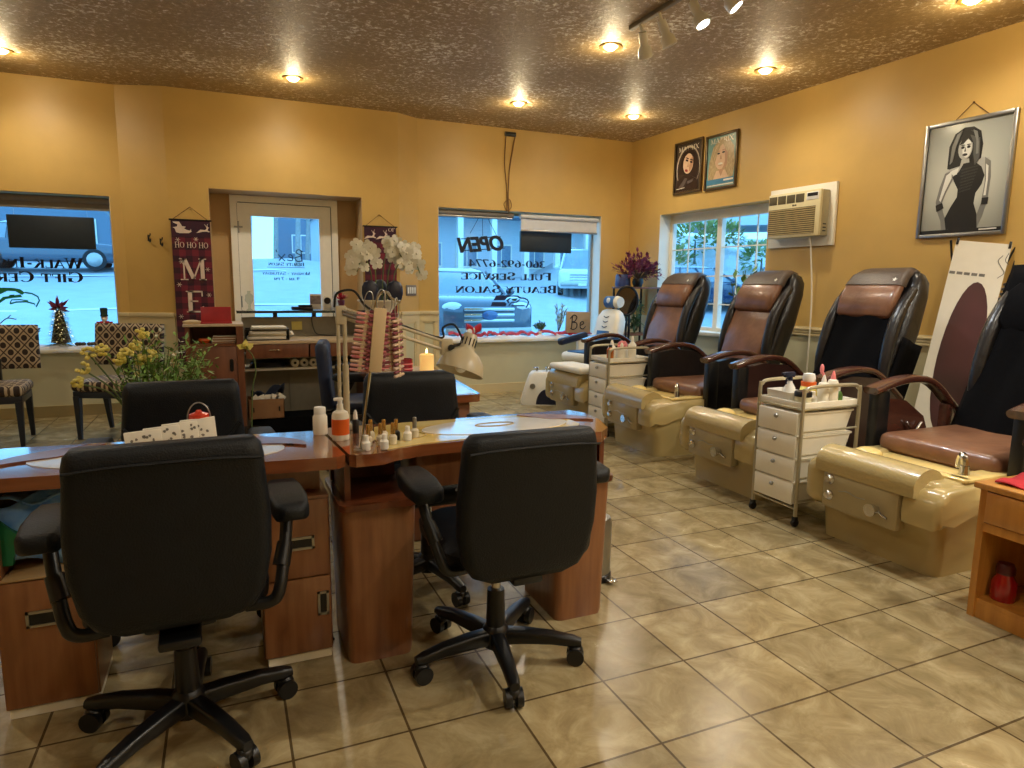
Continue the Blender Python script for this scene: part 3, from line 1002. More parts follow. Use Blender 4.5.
def pedicure_chair(label, loc, rz, style):
    t = thing('pedicure_chair', label, 'pedicure chair', loc, rz, 'pedicure chairs along the right wall')
    # tub ------------------------------------------------------------
    b = MB()
    b.loft([rr3(.0, 1.0, .315, 0, .05), rr3(-.01, 1.0, .325, .15, .05), rr3(-.05, 1.02, .34, .21, .07), rr3(-.085, 1.04, .345, .28, .09),
            rr3(-.09, 1.05, .352, .35, .09), rr3(-.05, 1.05, .345, .425, .09), rr3(-.02, 1.04, .325, .445, .09),
            rr3(.14, .66, .25, .445, .1), rr3(.17, .64, .23, .42, .1), rr3(.22, .6, .18, .2, .1)], cap=True)
    tub = b.done('tub', TUB, t, angle=32)
    p = MB(); p.box((-.116, -.19, .19), (-.05, .235, .385), r=.018); p.done('front_panel', TUBP, t)
    for s, nm in ((1, 'left'), (-1, 'right')):
        lb = MB(); lb.box((-.11 if s > 0 else -.095, s * .30 - .07, .185), (.12, s * .30 + .07, .425), r=.06, seg=5)
        if s < 0:
            lb = MB()
            lb.prism([(-.1, .25), (-.108, .3), (-.1, .37), (-.075, .41), (-.03, .428), (.3, .44), (.7, .452), (1.02, .46), (1.02, .3), (.7, .325), (.35, .335), (.12, .325), (.0, .29), (-.06, .25)], .17, Matrix(((1, 0, 0, 0), (0, 0, 1, -.372), (0, 1, 0, 0), (0, 0, 0, 1))))
            bmesh.ops.bevel(lb.bm, geom=[e_ for e_ in lb.bm.edges if abs(e_.verts[0].co.y - e_.verts[1].co.y) < 1e-4 and e_.verts[0].co.y < -.3], offset=.03, segments=3, profile=.5, affect='EDGES')
        lb.done('side_lobe' if s > 0 else 'side_shoulder', TUB, t, angle=50)
    fo = MB()
    prof = [(-.115, 0), (-.115, .05)] + [(-.115 + .105 * (1 - cos(a)), .05 + .075 * sin(a)) for a in [pi / 2 * k / 6 for k in range(1, 7)]] + \
           [(-.01 + .115 * sin(a), .125 * cos(a)) for a in [pi / 2 * k / 6 for k in range(1, 7)]]
    fo.prism(prof, .54, Matrix(((1, 0, 0, -.005), (0, 0, 1, -.26), (0, 1, 0, .375), (0, 0, 0, 1))))
    fo.done('footrest', TUBR, t, angle=50)
    bs_ = MB(); bs_.box((.17, -.235, .405), (.62, .235, .43), r=.008); bs_.done('basin', TUBIN, t)
    rim = MB(); rim.box((.1, -.34, .44), (.16, .3, .458), r=.008); rim.box((.12, -.345, .44), (.66, -.24, .458), r=.01)
    rim.ell((.16, .2, .45), (.07, .07, .035)); rim.done('tub_rim', TUBIN, t)
    for z in (.345, .262):
        dl = MB(); dl.lathe([(0, .022), (.016, .022), (.02, .012), (.026, .006), (.026, 0)], n=16, M3=Matrix.Rotation(radians(-90), 3, 'Y'), c=(-.117, .185, z)); dl.done('dial', CHROME, t)
    kn = MB(); kn.cyl((-.1, -.09, .275), (-.15, -.09, .275), .012); kn.cyl((-.145, -.09, .275), (-.175, -.09, .275), .026, .03)
    kn.tube([(-.125, -.09, .27), (-.13, -.13, .255), (-.135, -.155, .25)], .006, n=6); kn.done('tap_knob', CHROME, t)
    lg = MB(); lg.tube([(-.116, .13, .295), (-.1165, .08, .305), (-.1165, .03, .295), (-.116, -.02, .298)], .0025, n=5); lg.done('panel_script', STEEL, t)
    fc = MB(); fc.cyl((.2, -.27, .455), (.2, -.27, .5), .024, .02); fc.tube([(.2, -.27, .5), (.2, -.265, .535), (.225, -.235, .54), (.245, -.215, .5), (.25, -.21, .475)], .016, n=8); fc.done('faucet', CHROME, t)
    # chair ------------------------------------------------------------
    b = MB(); b.box((.75, -.27, 0), (1.6, .27, .3), r=.03); b.box((.52, -.3, .27), (1.12, .3, .42), r=.03); b.done('base', BLACKP, t)
    s = MB(); s.box((.36, -.315, .425), (1.12, .315, .53), r=.045, seg=4); s.done('seat', BROWN, t)
    sk = MB(); sk.box((.37, -.308, .29), (1.1, .308, .43), r=.02); sk.done('seat_skirt', BROWND, t)
    ang = radians(20)
    B0 = Vector((1.06, 0, .48))
    U = Vector((sin(ang), 0, cos(ang))); N = Vector((-cos(ang), 0, sin(ang)))   # N looks forward
    BT = Matrix(((0, U.x, N.x, B0.x), (1, U.y, N.y, B0.y), (0, U.z, N.z, B0.z), (0, 0, 0, 1)))   # (v across, u up, n front)
    def sect(u, hw, n0, n1, r):
        return [BT @ Vector((x, u, y + (n0 + n1) / 2)) for x, y in rrect(2 * hw, n1 - n0, r, 4)]
    k = MB()
    k.loft([sect(-.02, .24, -.1, .0, .03), sect(.1, .27, -.12, .03, .05), sect(.35, .285, -.13, .06, .06), sect(.6, .29, -.13, .06, .06), sect(.85, .278, -.12, .05, .06),
            sect(.95, .255, -.11, .04, .05), sect(1.0, .22, -.09, .02, .04), sect(1.015, .18, -.06, .0, .02)])
    bk = k.done('backrest', BLKLE, t, angle=60)
    if style in ('brown', 'drape'):
        c = MB()
        c.loft([sect(.02, .21, .0, .07, .03), sect(.12, .235, .02, .11, .035), sect(.4, .245, .05, .13, .03), sect(.66, .235, .05, .12, .03), sect(.75, .21, .04, .09, .02)])
        c.done('back_cushion', BROWN if style == 'brown' else BLACKF, bk, angle=60)
    for sgn in (-1, 1):
        wg = MB()
        pts = [BT @ Vector((sgn * (.268 - .02 * u), u, n)) for u, n in ((.12, .02), (.3, .09), (.55, .12), (.72, .1), (.86, .05))]
        wg.tube(pts, lambda q: .03 + .012 * sin(pi * q), n=10)
        wg.done('wing', BLKLE, bk, angle=80)
    if style == 'full':
        c = MB()
        def cl(u, v):
            a = (v - .5) * 2
            uu = -.06 + u * 1.1
            n_ = .125 - .06 * abs(a) ** 4 + .012 * sin(a * 9 + uu * 5) * (1 - u * .5)
            if uu > .95:
                n_ = .125 - (uu - .95) * 1.6
                uu = .95 + (uu - .95) * .7 + .03
            return BT @ Vector((a * (.33 - .045 * u), uu, n_))
        c.grid(cl, 22, 16)
        c.done('cover', BLACKF, bk, solid=.008, angle=80)
        hr = MB(); hr.loft([sect(.6, .2, .09, .13, .02), sect(.66, .23, .09, .155, .03), sect(.82, .23, .09, .15, .03), sect(.88, .2, .08, .12, .02)]); hr.done('headrest', BLACKF, bk, angle=60)
        fr = MB()
        for q in range(14):
            fr.tube([BT @ Vector((.285, .5 + q * .03, .075)), BT @ Vector((.312, .505 + q * .03, .05)), BT @ Vector((.315, .51 + q * .03, .0))], .009, n=6)
        fr.done('gathered_edge', BLKLE, bk, angle=80)
    else:
        hr = MB()
        hr.loft([sect(.62, .19, .09, .13, .012), sect(.64, .212, .09, .16, .025), sect(.75, .222, .09, .175, .035), sect(.86, .218, .08, .15, .03), sect(.875, .214, .08, .135, .02)])
        h_ = hr.done('headrest', BROWN, bk, angle=60)
        bd = MB(); bd.loft([sect(.855, .222, .07, .157, .03), sect(.94, .215, .05, .122, .03), sect(1.0, .19, -.02, .07, .03), sect(1.03, .17, -.08, .02, .02)]); bd.done('headrest_band', BROWND, bk, angle=60)
        st = MB()
        star = [((.020 if i % 2 == 0 else .008) * sin(pi * i / 5), (.020 if i % 2 == 0 else .008) * cos(pi * i / 5)) for i in range(10)]
        st.prism(star, .004, BT @ Matrix.Translation((.16 * -1, .895, .138)) @ Matrix.Rotation(radians(-14), 4, 'X'))
        st.prism([(-.03, -.03), (.03, -.03), (.03, -.024), (-.03, -.024)], .004, BT @ Matrix.Translation((-.16, .893, .139)) @ Matrix.Rotation(radians(-14), 4, 'X'))
        st.done('star_emblem', WHITE, bk)
        if style == 'drape':
            c = MB()
            c.grid(lambda u, v: BT @ Vector(((v - .5) * 2 * (.28 + .015 * sin(u * 9) - .03 * u), -.04 + u * .76, .135 - .05 * abs((v - .5) * 2) ** 4 + .01 * sin(v * 14 + u * 3))), 16, 14)
            c.done('cover', BLACKF, bk, solid=.008, angle=80)
            fl = MB()
            fl.grid(lambda u, v: BT @ Vector((-.30 - .012 * sin(v * 7), .1 + u * .42, .06 - .2 * v)), 8, 6)
            fl.done('cover_side_flap', BLACKF, bk, solid=.006, angle=80)
    for sgn in (-1, 1):
        y = sgn * .375
        ar = MB()
        def arc(q):
            x = .36 + .72 * q
            return x, .745 + .055 * sin(pi * min(1, q * 1.15)) - (max(0, q - .55) ** 2) * .75
        rings = []
        for i in range(15):
            q = i / 14
            x, z = arc(q)
            x2, z2 = arc(min(1, q + .02)); x1, z1 = arc(max(0, q - .02))
            tx, tz = x2 - x1, z2 - z1
            l = sqrt(tx * tx + tz * tz); tx, tz = tx / l, tz / l
            wd = .098 - .018 * q
            rings.append([(x - tz * b_, y + a_, z + tx * b_) for a_, b_ in rrect(wd, .04, .018, 3)])
        ar.loft(rings)
        a = ar.done('armrest', ARMW, t, angle=50)
        po = MB(); po.box((.385, y - .034, .3), (.485, y + .034, .742), r=.015); po.done('arm_post', BLACKP, a)
        if not (style == 'full' and sgn > 0):
            pn = MB()
            pn.prism([(.47, .28), (1.12, .28), (1.12, .5), (1.0, .66), (.85, .74), (.62, .76), (.47, .735)], .05, Matrix(((1, 0, 0, 0), (0, 0, 1, y - .025), (0, 1, 0, 0), (0, 0, 0, 1))))
            pn.done('arm_panel', ARMP if style != 'brown' else BLKLE, a)
        else:
            pn = MB()
            pn.prism([(.47, .28), (.9, .28), (.86, .42), (.78, .58), (.62, .68), (.47, .7)], .05, Matrix(((1, 0, 0, 0), (0, 0, 1, y - .025), (0, 1, 0, 0), (0, 0, 0, 1))))
            pn.box((.98, y - .03, .3), (1.05, y + .03, .64), r=.015)
            pn.done('arm_panel', ARMW, a)
            hd = MB(); hd.tube([(.62, y - .04, .56), (.68, y - .045, .5), (.74, y - .045, .55)], .007, n=6); hd.done('recline_handle', CHROME, a)
    return t

pedicure_chair('pedicure chair nearest the oak cabinet, black fabric cover over its back and plain brown seat', (2.905, 2.185, 0), 0, 'full')
pedicure_chair('pedicure chair with brown headrest above a black cover, behind the nearer white cart', (2.96, 3.345, 0), 0, 'drape')
pedicure_chair('brown leather pedicure chair in front of the hanging cord, third from the oak cabinet', (3.0, 4.46, 0), 0, 'brown')
pedicure_chair('farthest brown leather pedicure chair, in front of the gridded window, behind the far white cart', (3.03, 5.58, 0), 4, 'brown')
tw = MB(); tw.box((-.13, -.29, 0), (.16, .27, .06), r=.03, seg=4)
o = tw.done('folded_towel', PAPER); o.location = (3.04, 5.57, .5); o.rotation_euler = (0, 0, radians(4))
tag(o, 'folded white towel lying on the footrest of the farthest pedicure tub', 'towel')

# ------------------------------------------------------------------ child's spa chair
def kid_chair():
    t = thing('child_spa_chair', "small white and blue child's spa chair in the corner by the sign reading Be", 'spa chair', (3.57, 6.50, 0), 12)
    b = MB(); b.loft([rr3(.1, .6, .2, 0, .06), rr3(.1, .6, .2, .25, .06), rr3(0, .62, .24, .36, .08), rr3(-.02, .62, .25, .44, .1)]); b.done('base', WHITE, t)
    s = MB(); s.box((-.06, -.22, .46), (.42, .22, .57), r=.05, seg=4); so = s.done('seat', IVORY, t)
    p = MB(); p.box((-.02, -.14, .562), (.36, .14, .585), r=.01); p.done('seat_pad', BLUE, so)
    ang = radians(14)
    BT = Matrix(((0, sin(ang), -cos(ang), .40), (1, 0, 0, 0), (0, cos(ang), sin(ang), .52), (0, 0, 0, 1)))
    k = MB()
    def sec(u, hw, n0, n1, r): return [BT @ Vector((x, u, y + (n0 + n1) / 2)) for x, y in rrect(2 * hw, n1 - n0, r, 4)]
    k.loft([sec(0, .19, -.08, .05, .04), sec(.2, .2, -.09, .07, .05), sec(.42, .185, -.09, .07, .05), sec(.51, .14, -.07, .05, .05), sec(.54, .09, -.04, .02, .03)])
    bo = k.done('backrest', IVORY, t, angle=60)
    bp = MB(); bp.loft([sec(.04, .095, .045, .085, .012), sec(.27, .095, .05, .088, .012)]); bp.done('back_pad', BLUE, bo)
    for u in (.44, .385, .325):
        ey = MB(); ey.tube([BT @ Vector((v, u - .012 * cos(v * 40), .073)) for v in (-.04, -.02, 0, .02, .04)], .005, n=5); ey.done('printed_mark', NAVYP, bo)
    h_ = MB()
    h_.cyl(BT @ Vector((-.075, .62, .02)), BT @ Vector((.085, .62, .02)), .068, n=20); ho = h_.done('headrest', BLUE, t, angle=50)
    e = MB(); e.cyl(BT @ Vector((-.125, .62, .02)), BT @ Vector((-.075, .62, .02)), .06, .071, n=20); e.done('headrest_cap', IVORY, ho)
    fp = MB(); fp.ell(BT @ Vector((.01, .62, .08)), (.014, .035, .035)); fp.done('headrest_print', WHITE, ho)
    for sg in (-1, 1):
        a = MB(); a.box((-.02, sg * .29 - .045, .66), (.4, sg * .29 + .045, .74), r=.03, seg=3, rot=Matrix.Rotation(radians(-10), 3, 'Y')); ao = a.done('armrest', NAVYP, t)
        q = MB(); q.box((.26, sg * .29 - .03, .3), (.4, sg * .29 + .03, .68), r=.02); q.done('arm_support', IVORY, ao)
    return t
kid_chair()

# ------------------------------------------------------------------ drawer carts (drawers open to local -X)
def cart(label, loc, rz=0):
    t = thing('drawer_cart', label, 'cart', loc, rz, 'white drawer carts by the pedicure chairs')
    Wd, D = .32, .42
    f = MB()
    for y in (-Wd / 2, Wd / 2):
        f.tube([(.0, y, .055), (.0, y, .70), (.015, y, .755), (.07, y, .775), (D - .07, y, .775), (D - .015, y, .755), (D, y, .70), (D, y, .055)], .0105, n=8, smooth=5)
    for z in (.14, .27, .40, .53, .655):
        for y in (-Wd / 2, Wd / 2):
            f.cyl((0, y, z), (D, y, z), .007, n=6)
    for z in (.1, .655):
        f.cyl((D, -Wd / 2, z), (D, Wd / 2, z), .007, n=6); f.cyl((0, -Wd / 2, z), (0, Wd / 2, z), .007, n=6)
    f.done('frame', GREYG, t)
    for k, z in enumerate((.115, .245, .375, .505)):
        d = MB()
        h2 = .128
        d.loft([[(x + .005 + (D - .02) / 2 - .01, y, z) for x, y in rrect(D - .05, Wd - .065, .02, 3)], [(x + (D - .02) / 2, y, z + h2 - .012) for x, y in rrect(D - .02, Wd - .03, .02, 3)],
                [(x + (D - .02) / 2, y, z + h2 - .008) for x, y in rrect(D, Wd - .02, .02, 3)], [(x + (D - .02) / 2, y, z + h2) for x, y in rrect(D, Wd - .02, .02, 3)]])
        d.box((-.018, -Wd / 2 + .018, z + .005), (-.006, Wd / 2 - .018, z + h2 - .002), r=.004)
        do = d.done('drawer', IVORY, t)
        kn = MB(); kn.ell((-.028, 0, z + h2 * .72), (.013, .012, .012), 10, 8); kn.done('knob', STEEL, do)
    tr = MB()
    tr.box((.0, -Wd / 2 + .008, .645), (D, Wd / 2 - .008, .655))
    for lo, hi in (((0, -Wd / 2 + .006, .645), (D, -Wd / 2 + .016, .69)), ((0, Wd / 2 - .016, .645), (D, Wd / 2 - .006, .69)), ((0, -Wd / 2 + .008, .645), (.01, Wd / 2 - .008, .69)), ((D - .01, -Wd / 2 + .008, .645), (D, Wd / 2 - .008, .69))):
        tr.box(lo, hi, r=.003)
    tr.done('tray', IVORY, t)
    for x in (0, D):
        for y in (-Wd / 2, Wd / 2):
            c = MB(); c.cyl((x, y - .009, .022), (x, y + .009, .022), .022, n=14); c.box((x - .012, y - .014, .03), (x + .012, y + .014, .058), r=.004); c.done('caster', BLACKP, t)
    return t
CART2 = (2.83, 2.775, 0)
CART1 = (3.0, 5.04, 0)
cart('nearer white drawer cart with blue spray bottle and jars in its tray', CART2)
cart('far white drawer cart beside the farthest pedicure chair, behind the right nail desk', CART1)


def bottle(name, label, cat, loc, prof, mat, cap=None, capmat=None, group=None, extra=None):
    t = thing(name, label, cat, loc, 0, group)
    b = MB(); b.lathe(prof, n=16); b.done('body', mat, t)
    if cap:
        c = MB(); c.lathe(cap, n=14); c.done('cap', capmat, t)
    if extra:
        extra(t)
    return t
TRZ = .655
# nearer cart tray
cx, cy = CART2[0], CART2[1]
bk = MB()
bk.loft([[(x, y, 0) for x, y in rrect(.12, .18, .02)], [(x, y, .075) for x, y in rrect(.13, .2, .02)], [(x, y, .075) for x, y in rrect(.115, .185, .02)], [(x, y, .01) for x, y in rrect(.105, .165, .02)]])
o = bk.done('plastic_basket', WHITE, loc=(cx + .085, cy + .04, TRZ)); tag(o, 'small white plastic basket in the nearer cart tray', 'basket')
def spray_extra(t):
    h_ = MB(); h_.box((-.045, -.012, .138), (.03, .012, .17), r=.008); h_.cyl((0, 0, .12), (0, 0, .145), .014); h_.tube([(-.02, 0, .14), (-.03, 0, .12), (-.026, 0, .1)], .005, n=6); h_.box((-.06, -.008, .152), (-.043, .008, .166), r=.003)
    h_.done('spray_head', NAVYP, t)
bottle('spray_bottle', 'small white spray bottle with a dark blue trigger in the nearer cart tray', 'bottle', (cx + .09, cy + .03, TRZ + .011), [(0, 0), (.032, 0), (.034, .05), (.03, .08), (.014, .11), (.012, .12)], WHITE, extra=spray_extra)
bottle('scrub_jar', 'stubby grey jar with a black lid at the front of the nearer cart tray', 'jar', (cx + .06, cy - .098, TRZ), [(0, 0), (.042, 0), (.044, .06), (.042, .066)], KHAKI, [(.046, .062), (.046, .085), (.042, .09), (0, .09)], BLACKP)
bottle('lotion_jar', 'jar of yellow lotion with an orange rim in the nearer cart tray', 'jar', (cx + .19, cy - .01, TRZ), [(0, 0), (.045, 0), (.047, .07), (.04, .1), (.034, .105)], YELLOW, [(.04, .1), (.042, .125), (0, .125)], ORANGE)
bottle('powder_tub', 'round white pot stacked on the yellow lotion jar', 'pot', (cx + .19, cy - .01, TRZ + .126), [(0, 0), (.03, 0), (.036, .02), (.03, .045), (.0, .05)], WHITE)
def toothb(t):
    p = MB(); p.ell((0, 0, .2), (.013, .01, .028)); p.done('bristle_head', PINK, t)
o = thing('pink_brush', 'pink brush sticking up among the jars of the nearer cart', 'brush', (cx + .24, cy - .05, TRZ))
b = MB(); b.tube([(0, 0, 0), (.0, 0, .1), (.012, -.01, .15), (0, 0, .19)], .007, n=8); b.done('handle', PINK, o); toothb(o)
for i, (dx, dy, s, cap) in enumerate(((.2, -.105, 1.0, True), (.255, -.118, 1.12, True))):
    bottle('squeeze_bottle', ('shorter', 'taller')[i] + ' white squeeze bottle at the right of the nearer cart tray', 'bottle', (cx + dx, cy + dy, TRZ),
           [(0, 0), (.029, 0), (.031, .01), (.031, .11 * s), (.024, .13 * s), (.012, .135 * s)], IVORY, [(.014, .133 * s), (.012, .15 * s), (.004, .175 * s), (0, .176 * s)], (WHITE, PINK)[i], 'white squeeze bottles on the nearer cart')
bottle('green_bottle', 'low green bottle lying low between the white bottles of the nearer cart', 'bottle', (cx + .33, cy - .09, TRZ), [(0, 0), (.026, 0), (.028, .05), (.02, .07), (.01, .08)], GREEN, [(.012, .078), (.012, .1), (0, .1)], WHITE)
bottle('cream_bottle', 'squat cream bottle behind the grey jar on the nearer cart', 'bottle', (cx + .135, cy - .095, TRZ), [(0, 0), (.024, 0), (.025, .05), (.012, .065)], IVORY, [(.013, .063), (.013, .085), (0, .087)], IVORY)
# far cart tray
cx, cy = CART1[0], CART1[1]
bottle('amber_bottle', 'amber bottle at the left of the far cart tray', 'bottle', (cx + .09, cy - .03, TRZ), [(0, 0), (.03, 0), (.032, .1), (.014, .12)], AMBER, [(.016, .118), (.016, .14), (0, .142)], BLACKP)
for i, (dx, dy, s) in enumerate(((.16, .06, 1.0), (.2, -.04, .9), (.29, -.07, 1.25))):
    bottle('lotion_bottle', ('white lotion bottle at the back of the far cart tray, behind the amber one', 'shortest white bottle in the middle of the far cart tray', 'tallest white bottle at the right of the far cart tray')[i], 'bottle', (cx + dx, cy + dy, TRZ),
           [(0, 0), (.034, 0), (.035, .012), (.035, .11 * s), (.018, .13 * s)], IVORY, [(.014, .128 * s), (.014, .155 * s), (.006, .175 * s), (0, .175 * s)], IVORY, 'white bottles on the far cart')
o = thing('tissue_flower', 'pink and white crumpled tissue at the right of the far cart tray', 'tissue', (cx + .26, cy + .04, TRZ))
b = MB(); b.box((-.05, -.05, 0), (.05, .05, .09), r=.008); b.done('box', WHITE, o)
b = MB()
for _ in range(16):
    b.ell(Vector((0, 0, .12)) + rnd_dir() * .03, (.022, .022, .02), 7, 5)
b.done('tissue', PINK, o)

# ------------------------------------------------------------------ office chairs (front to local +Y)
def office_chair(name, label, loc, rz, group, leather=BLACK, star=0, back_h=.44, arms=True, seam=True, lift=0.0):
    t = thing(name, label, 'office chair', loc, rz, group)
    hub = MB()
    hub.lathe([(0, .05), (.04, .05), (.048, .065), (.046, .115), (.034, .13)], n=20)
    for k in range(5):
        a = radians(star + 72 * k)
        u = Vector((cos(a), sin(a), 0)); s = Vector((-sin(a), cos(a), 0))
        rings = []
        for q, (r_, zc, w_, h_) in enumerate(((.02, .088, .05, .056), (.1, .092, .05, .05), (.2, .09, .044, .042), (.275, .08, .04, .036), (.3, .077, .03, .028))):
            rings.append([u * r_ + s * x + Vector((0, 0, zc + y)) for x, y in rrect(w_, h_, .012, 3)])
        hub.loft(rings)
    ho = hub.done('star_base', BLACKP, t)
    for k in range(5):
        a = radians(star + 72 * k)
        c = Vector((.28 * cos(a), .28 * sin(a), 0)); s = Vector((-sin(a), cos(a), 0))
        w_ = MB()
        for sg in (-1, 1):
            w_.cyl(c + s * sg * .008 + Vector((0, 0, .03)), c + s * sg * .028 + Vector((0, 0, .03)), .03, n=16)
        w_.cyl(c + Vector((0, 0, .03)), c + Vector((0, 0, .072)), .011, n=8); w_.ell(c + Vector((0, 0, .048)), (.026, .026, .022), 10, 6)
        w_.done('caster', BLACKP, ho)
    g = MB(); g.cyl((0, 0, .12), (0, 0, .26), .034, .03); g.done('gas_lift_cover', BLACKP, t)
    g = MB(); g.cyl((0, 0, .25), (0, 0, .4), .016); g.done('gas_lift', CHROME, t)
    g = MB(); g.box((-.09, -.16, .385), (.09, .12, .425), r=.015); g.box((-.05, -.27, .39), (.05, -.1, .415), r=.008); g.done('seat_mechanism', BLACKP, t)
    lv = MB(); lv.tube([(.05, .02, .4), (.15, .0, .395), (.2, -.02, .385)], .006, n=6); lv.box((.185, -.06, .36), (.225, .01, .385), r=.01); lv.done('lever', BLACKP, t)
    s = MB(); s.loft([[(x, y + .02, .42) for x, y in rrect(.40, .42, .08)], [(x, y + .02, .44) for x, y in rrect(.45, .46, .1)], [(x, y + .02, .475) for x, y in rrect(.455, .465, .1)], [(x, y + .02, .495) for x, y in rrect(.40, .41, .1)]])
    s.done('seat', leather, t, angle=60)
    z0 = .46 + lift
    def sec(u, hw, n0, n1, r, dz=0):
        y = -.235 - .05 * u - .06 * u * u
        return [(x, y + n_ + (n0 + n1) / 2, z0 + u * back_h / .48 + dz) for x, n_ in rrect(2 * hw, n1 - n0, r, 5)]
    b = MB()
    b.loft([sec(-.035, .13, -.035, .01, .02), sec(-.01, .18, -.045, .03, .03), sec(.04, .208, -.05, .035, .035), sec(.14, .226, -.05, .03, .035), sec(.25, .228, -.05, .03, .035), sec(.40, .216, -.05, .035, .035),
            sec(.43, .216, -.05, .04, .04), sec(.462, .21, -.045, .035, .04), sec(.48, .195, -.03, .02, .022)])
    bo = b.done('backrest', leather, t, angle=60)
    if seam:
        sm = MB()
        def sp(x, u): return (x, -.235 - .05 * u - .06 * u * u - .0515, z0 + u * back_h / .48)
        sm.tube([sp(-.208, .43), sp(-.1, .437), sp(.1, .437), sp(.208, .43)], .004, n=5)
        def sf(x, u): return (x, -.235 - .05 * u - .06 * u * u + .0325, z0 + u * back_h / .48)
        sm.tube([sf(-.215, .29), sf(-.15, .215), sf(0, .175), sf(.15, .215), sf(.215, .29)], .008, n=6)
        sm.done('seam', leather, bo)
    if arms:
        for sg in (-1, 1):
            a = MB()
            x = sg * .288
            a.tube([(sg * .16, -.17, .43), (sg * .225, -.18, .435), (sg * .25, -.175, .47), (x - sg * .015, -.12, .57), (x, -.07, .66)], .017, n=10)
            a.cyl((x - sg * .03, -.147, .52), (x - sg * .014, -.118, .575), .024, .022, n=14)
            ao = a.done('armrest', BLACKP, t)
            p = MB(); rings = []
            for y, w_, h_, zz in ((-.205, .05, .03, .682), (-.18, .092, .052, .682), (-.09, .106, .058, .682), (.0, .1, .058, .682), (.06, .085, .05, .684), (.085, .04, .03, .686)):
                rings.append([(x + a_, y, zz + b_) for a_, b_ in rrect(w_, h_, .015, 4)])
            p.loft(rings); p.done('arm_pad', BLACK, ao, angle=60)
    return t
office_chair('office_chair', 'black office chair nearest the camera, at the left nail desk with its back to us', (-.155, 2.01, 0), 2, 'black office chairs at the nail desks', star=11, lift=.024)
office_chair('office_chair', 'black office chair with its back to us at the right nail desk', (.815, 2.02, 0), 0, 'black office chairs at the nail desks', star=44, lift=-.015, back_h=.43)
office_chair('office_chair', "client's black chair facing us behind the left nail desk, white printed papers before it", (-.18, 2.72, 0), 180, 'black office chairs at the nail desks', star=20)
office_chair('office_chair', "client's black chair facing us behind the right nail desk, under the beige desk lamp", (.77, 2.71, 0), 180, 'black office chairs at the nail desks', star=30)
office_chair('office_chair', 'dark blue office chair seen from the side, before the reception desk', (.88, 4.74, 0), -100, None, leather=NAVY, star=5, seam=False)

# ------------------------------------------------------------------ nail desks
MAP = M('pale_map_print', (206, 176, 84), rough=0.12, rgb2=(230, 212, 150), scale=5, detail=8, coat=0.5)
MAPW = M('white_print_and_reflection', (222, 214, 196), rough=0.12, rgb2=(236, 232, 226), scale=6, detail=8, coat=0.5)  # white print, and the painted reflection on the left desk
MAPL = M('map_ink_lines', (176, 150, 90), rough=0.3)


def at(P):
    mb = MB(); mb.T = Matrix.Translation(-Vector(P)); return mb


def pull(P, parent, x0, x1, y, z0, z1):
    """recessed steel pull on a front that looks to -Y"""
    h = at(P); t = .008
    h.box((x0, y - .006, z0), (x0 + t, y, z1)); h.box((x1 - t, y - .006, z0), (x1, y, z1)); h.box((x0, y - .006, z0), (x1, y, z0 + t)); h.box((x0, y - .006, z1 - t), (x1, y, z1))
    ho = h.done('pull', STEEL, parent)
    h = at(P); h.box((x0 + t, y - .001, z0 + t), (x1 - t, y + .0005, z1 - t)); h.done('pull_recess', BLACKP, ho)


def crescent(mb, cx, cy, rx, ry, a0, a1, w, z):
    n = 16
    pts_o = [(cx + rx * cos(radians(a0 + (a1 - a0) * k / n)), cy + ry * sin(radians(a0 + (a1 - a0) * k / n))) for k in range(n + 1)]
    pts_i = [(cx + (rx - w * sin(pi * k / n) - .008) * cos(radians(a0 + (a1 - a0) * k / n)), cy + (ry - w * sin(pi * k / n) - .008) * sin(radians(a0 + (a1 - a0) * k / n))) for k in range(n + 1)]
    for k in range(n):
        mb.prism([pts_o[k], pts_o[k + 1], pts_i[k + 1], pts_i[k]], .006, Matrix.Translation((0, 0, z)))

TANB = M('tan_laminate', (172, 142, 98), rough=.4, var=.06)
# left desk
P = (-.21, 2.28, 0)
ld = thing('nail_desk', 'left nail desk with square cherry wood pedestals and recessed steel pulls', 'nail desk', P, 0, 'cherry wood nail desks')
b = at(P); b.prism([(-.73, 2.235), (-.70, 2.205), (.30, 2.105), (.331, 2.128), (.303, 2.50), (.275, 2.525), (-.69, 2.60), (-.725, 2.575)], .04, Matrix.Translation((0, 0, .715))); top = b.done('tabletop', CHERRYT, ld)
b = at(P); b.prism([(-.21 + .37 * cos(2 * pi * k / 32), 2.34 + .165 * sin(2 * pi * k / 32) - .04 * cos(2 * pi * k / 32)) for k in range(32)], .002, Matrix.Translation((0, 0, .755))); b.done('reflection_inlay', MAPW, top)  # white oval paints the whitish reflection on the glass top
b = at(P); crescent(b, -.21, 2.31, .44, .22, -5, 66, .11, .755); b.done('wood_crescent', CHERRYD, top)
b = at(P); crescent(b, -.21, 2.34, .46, .22, 114, 185, .11, .755); b.done('wood_crescent', CHERRYD, top)
b = at(P); b.box((-.66, 2.50, .12), (.29, 2.515, .70)); b.done('back_panel', CHERRYD, ld)
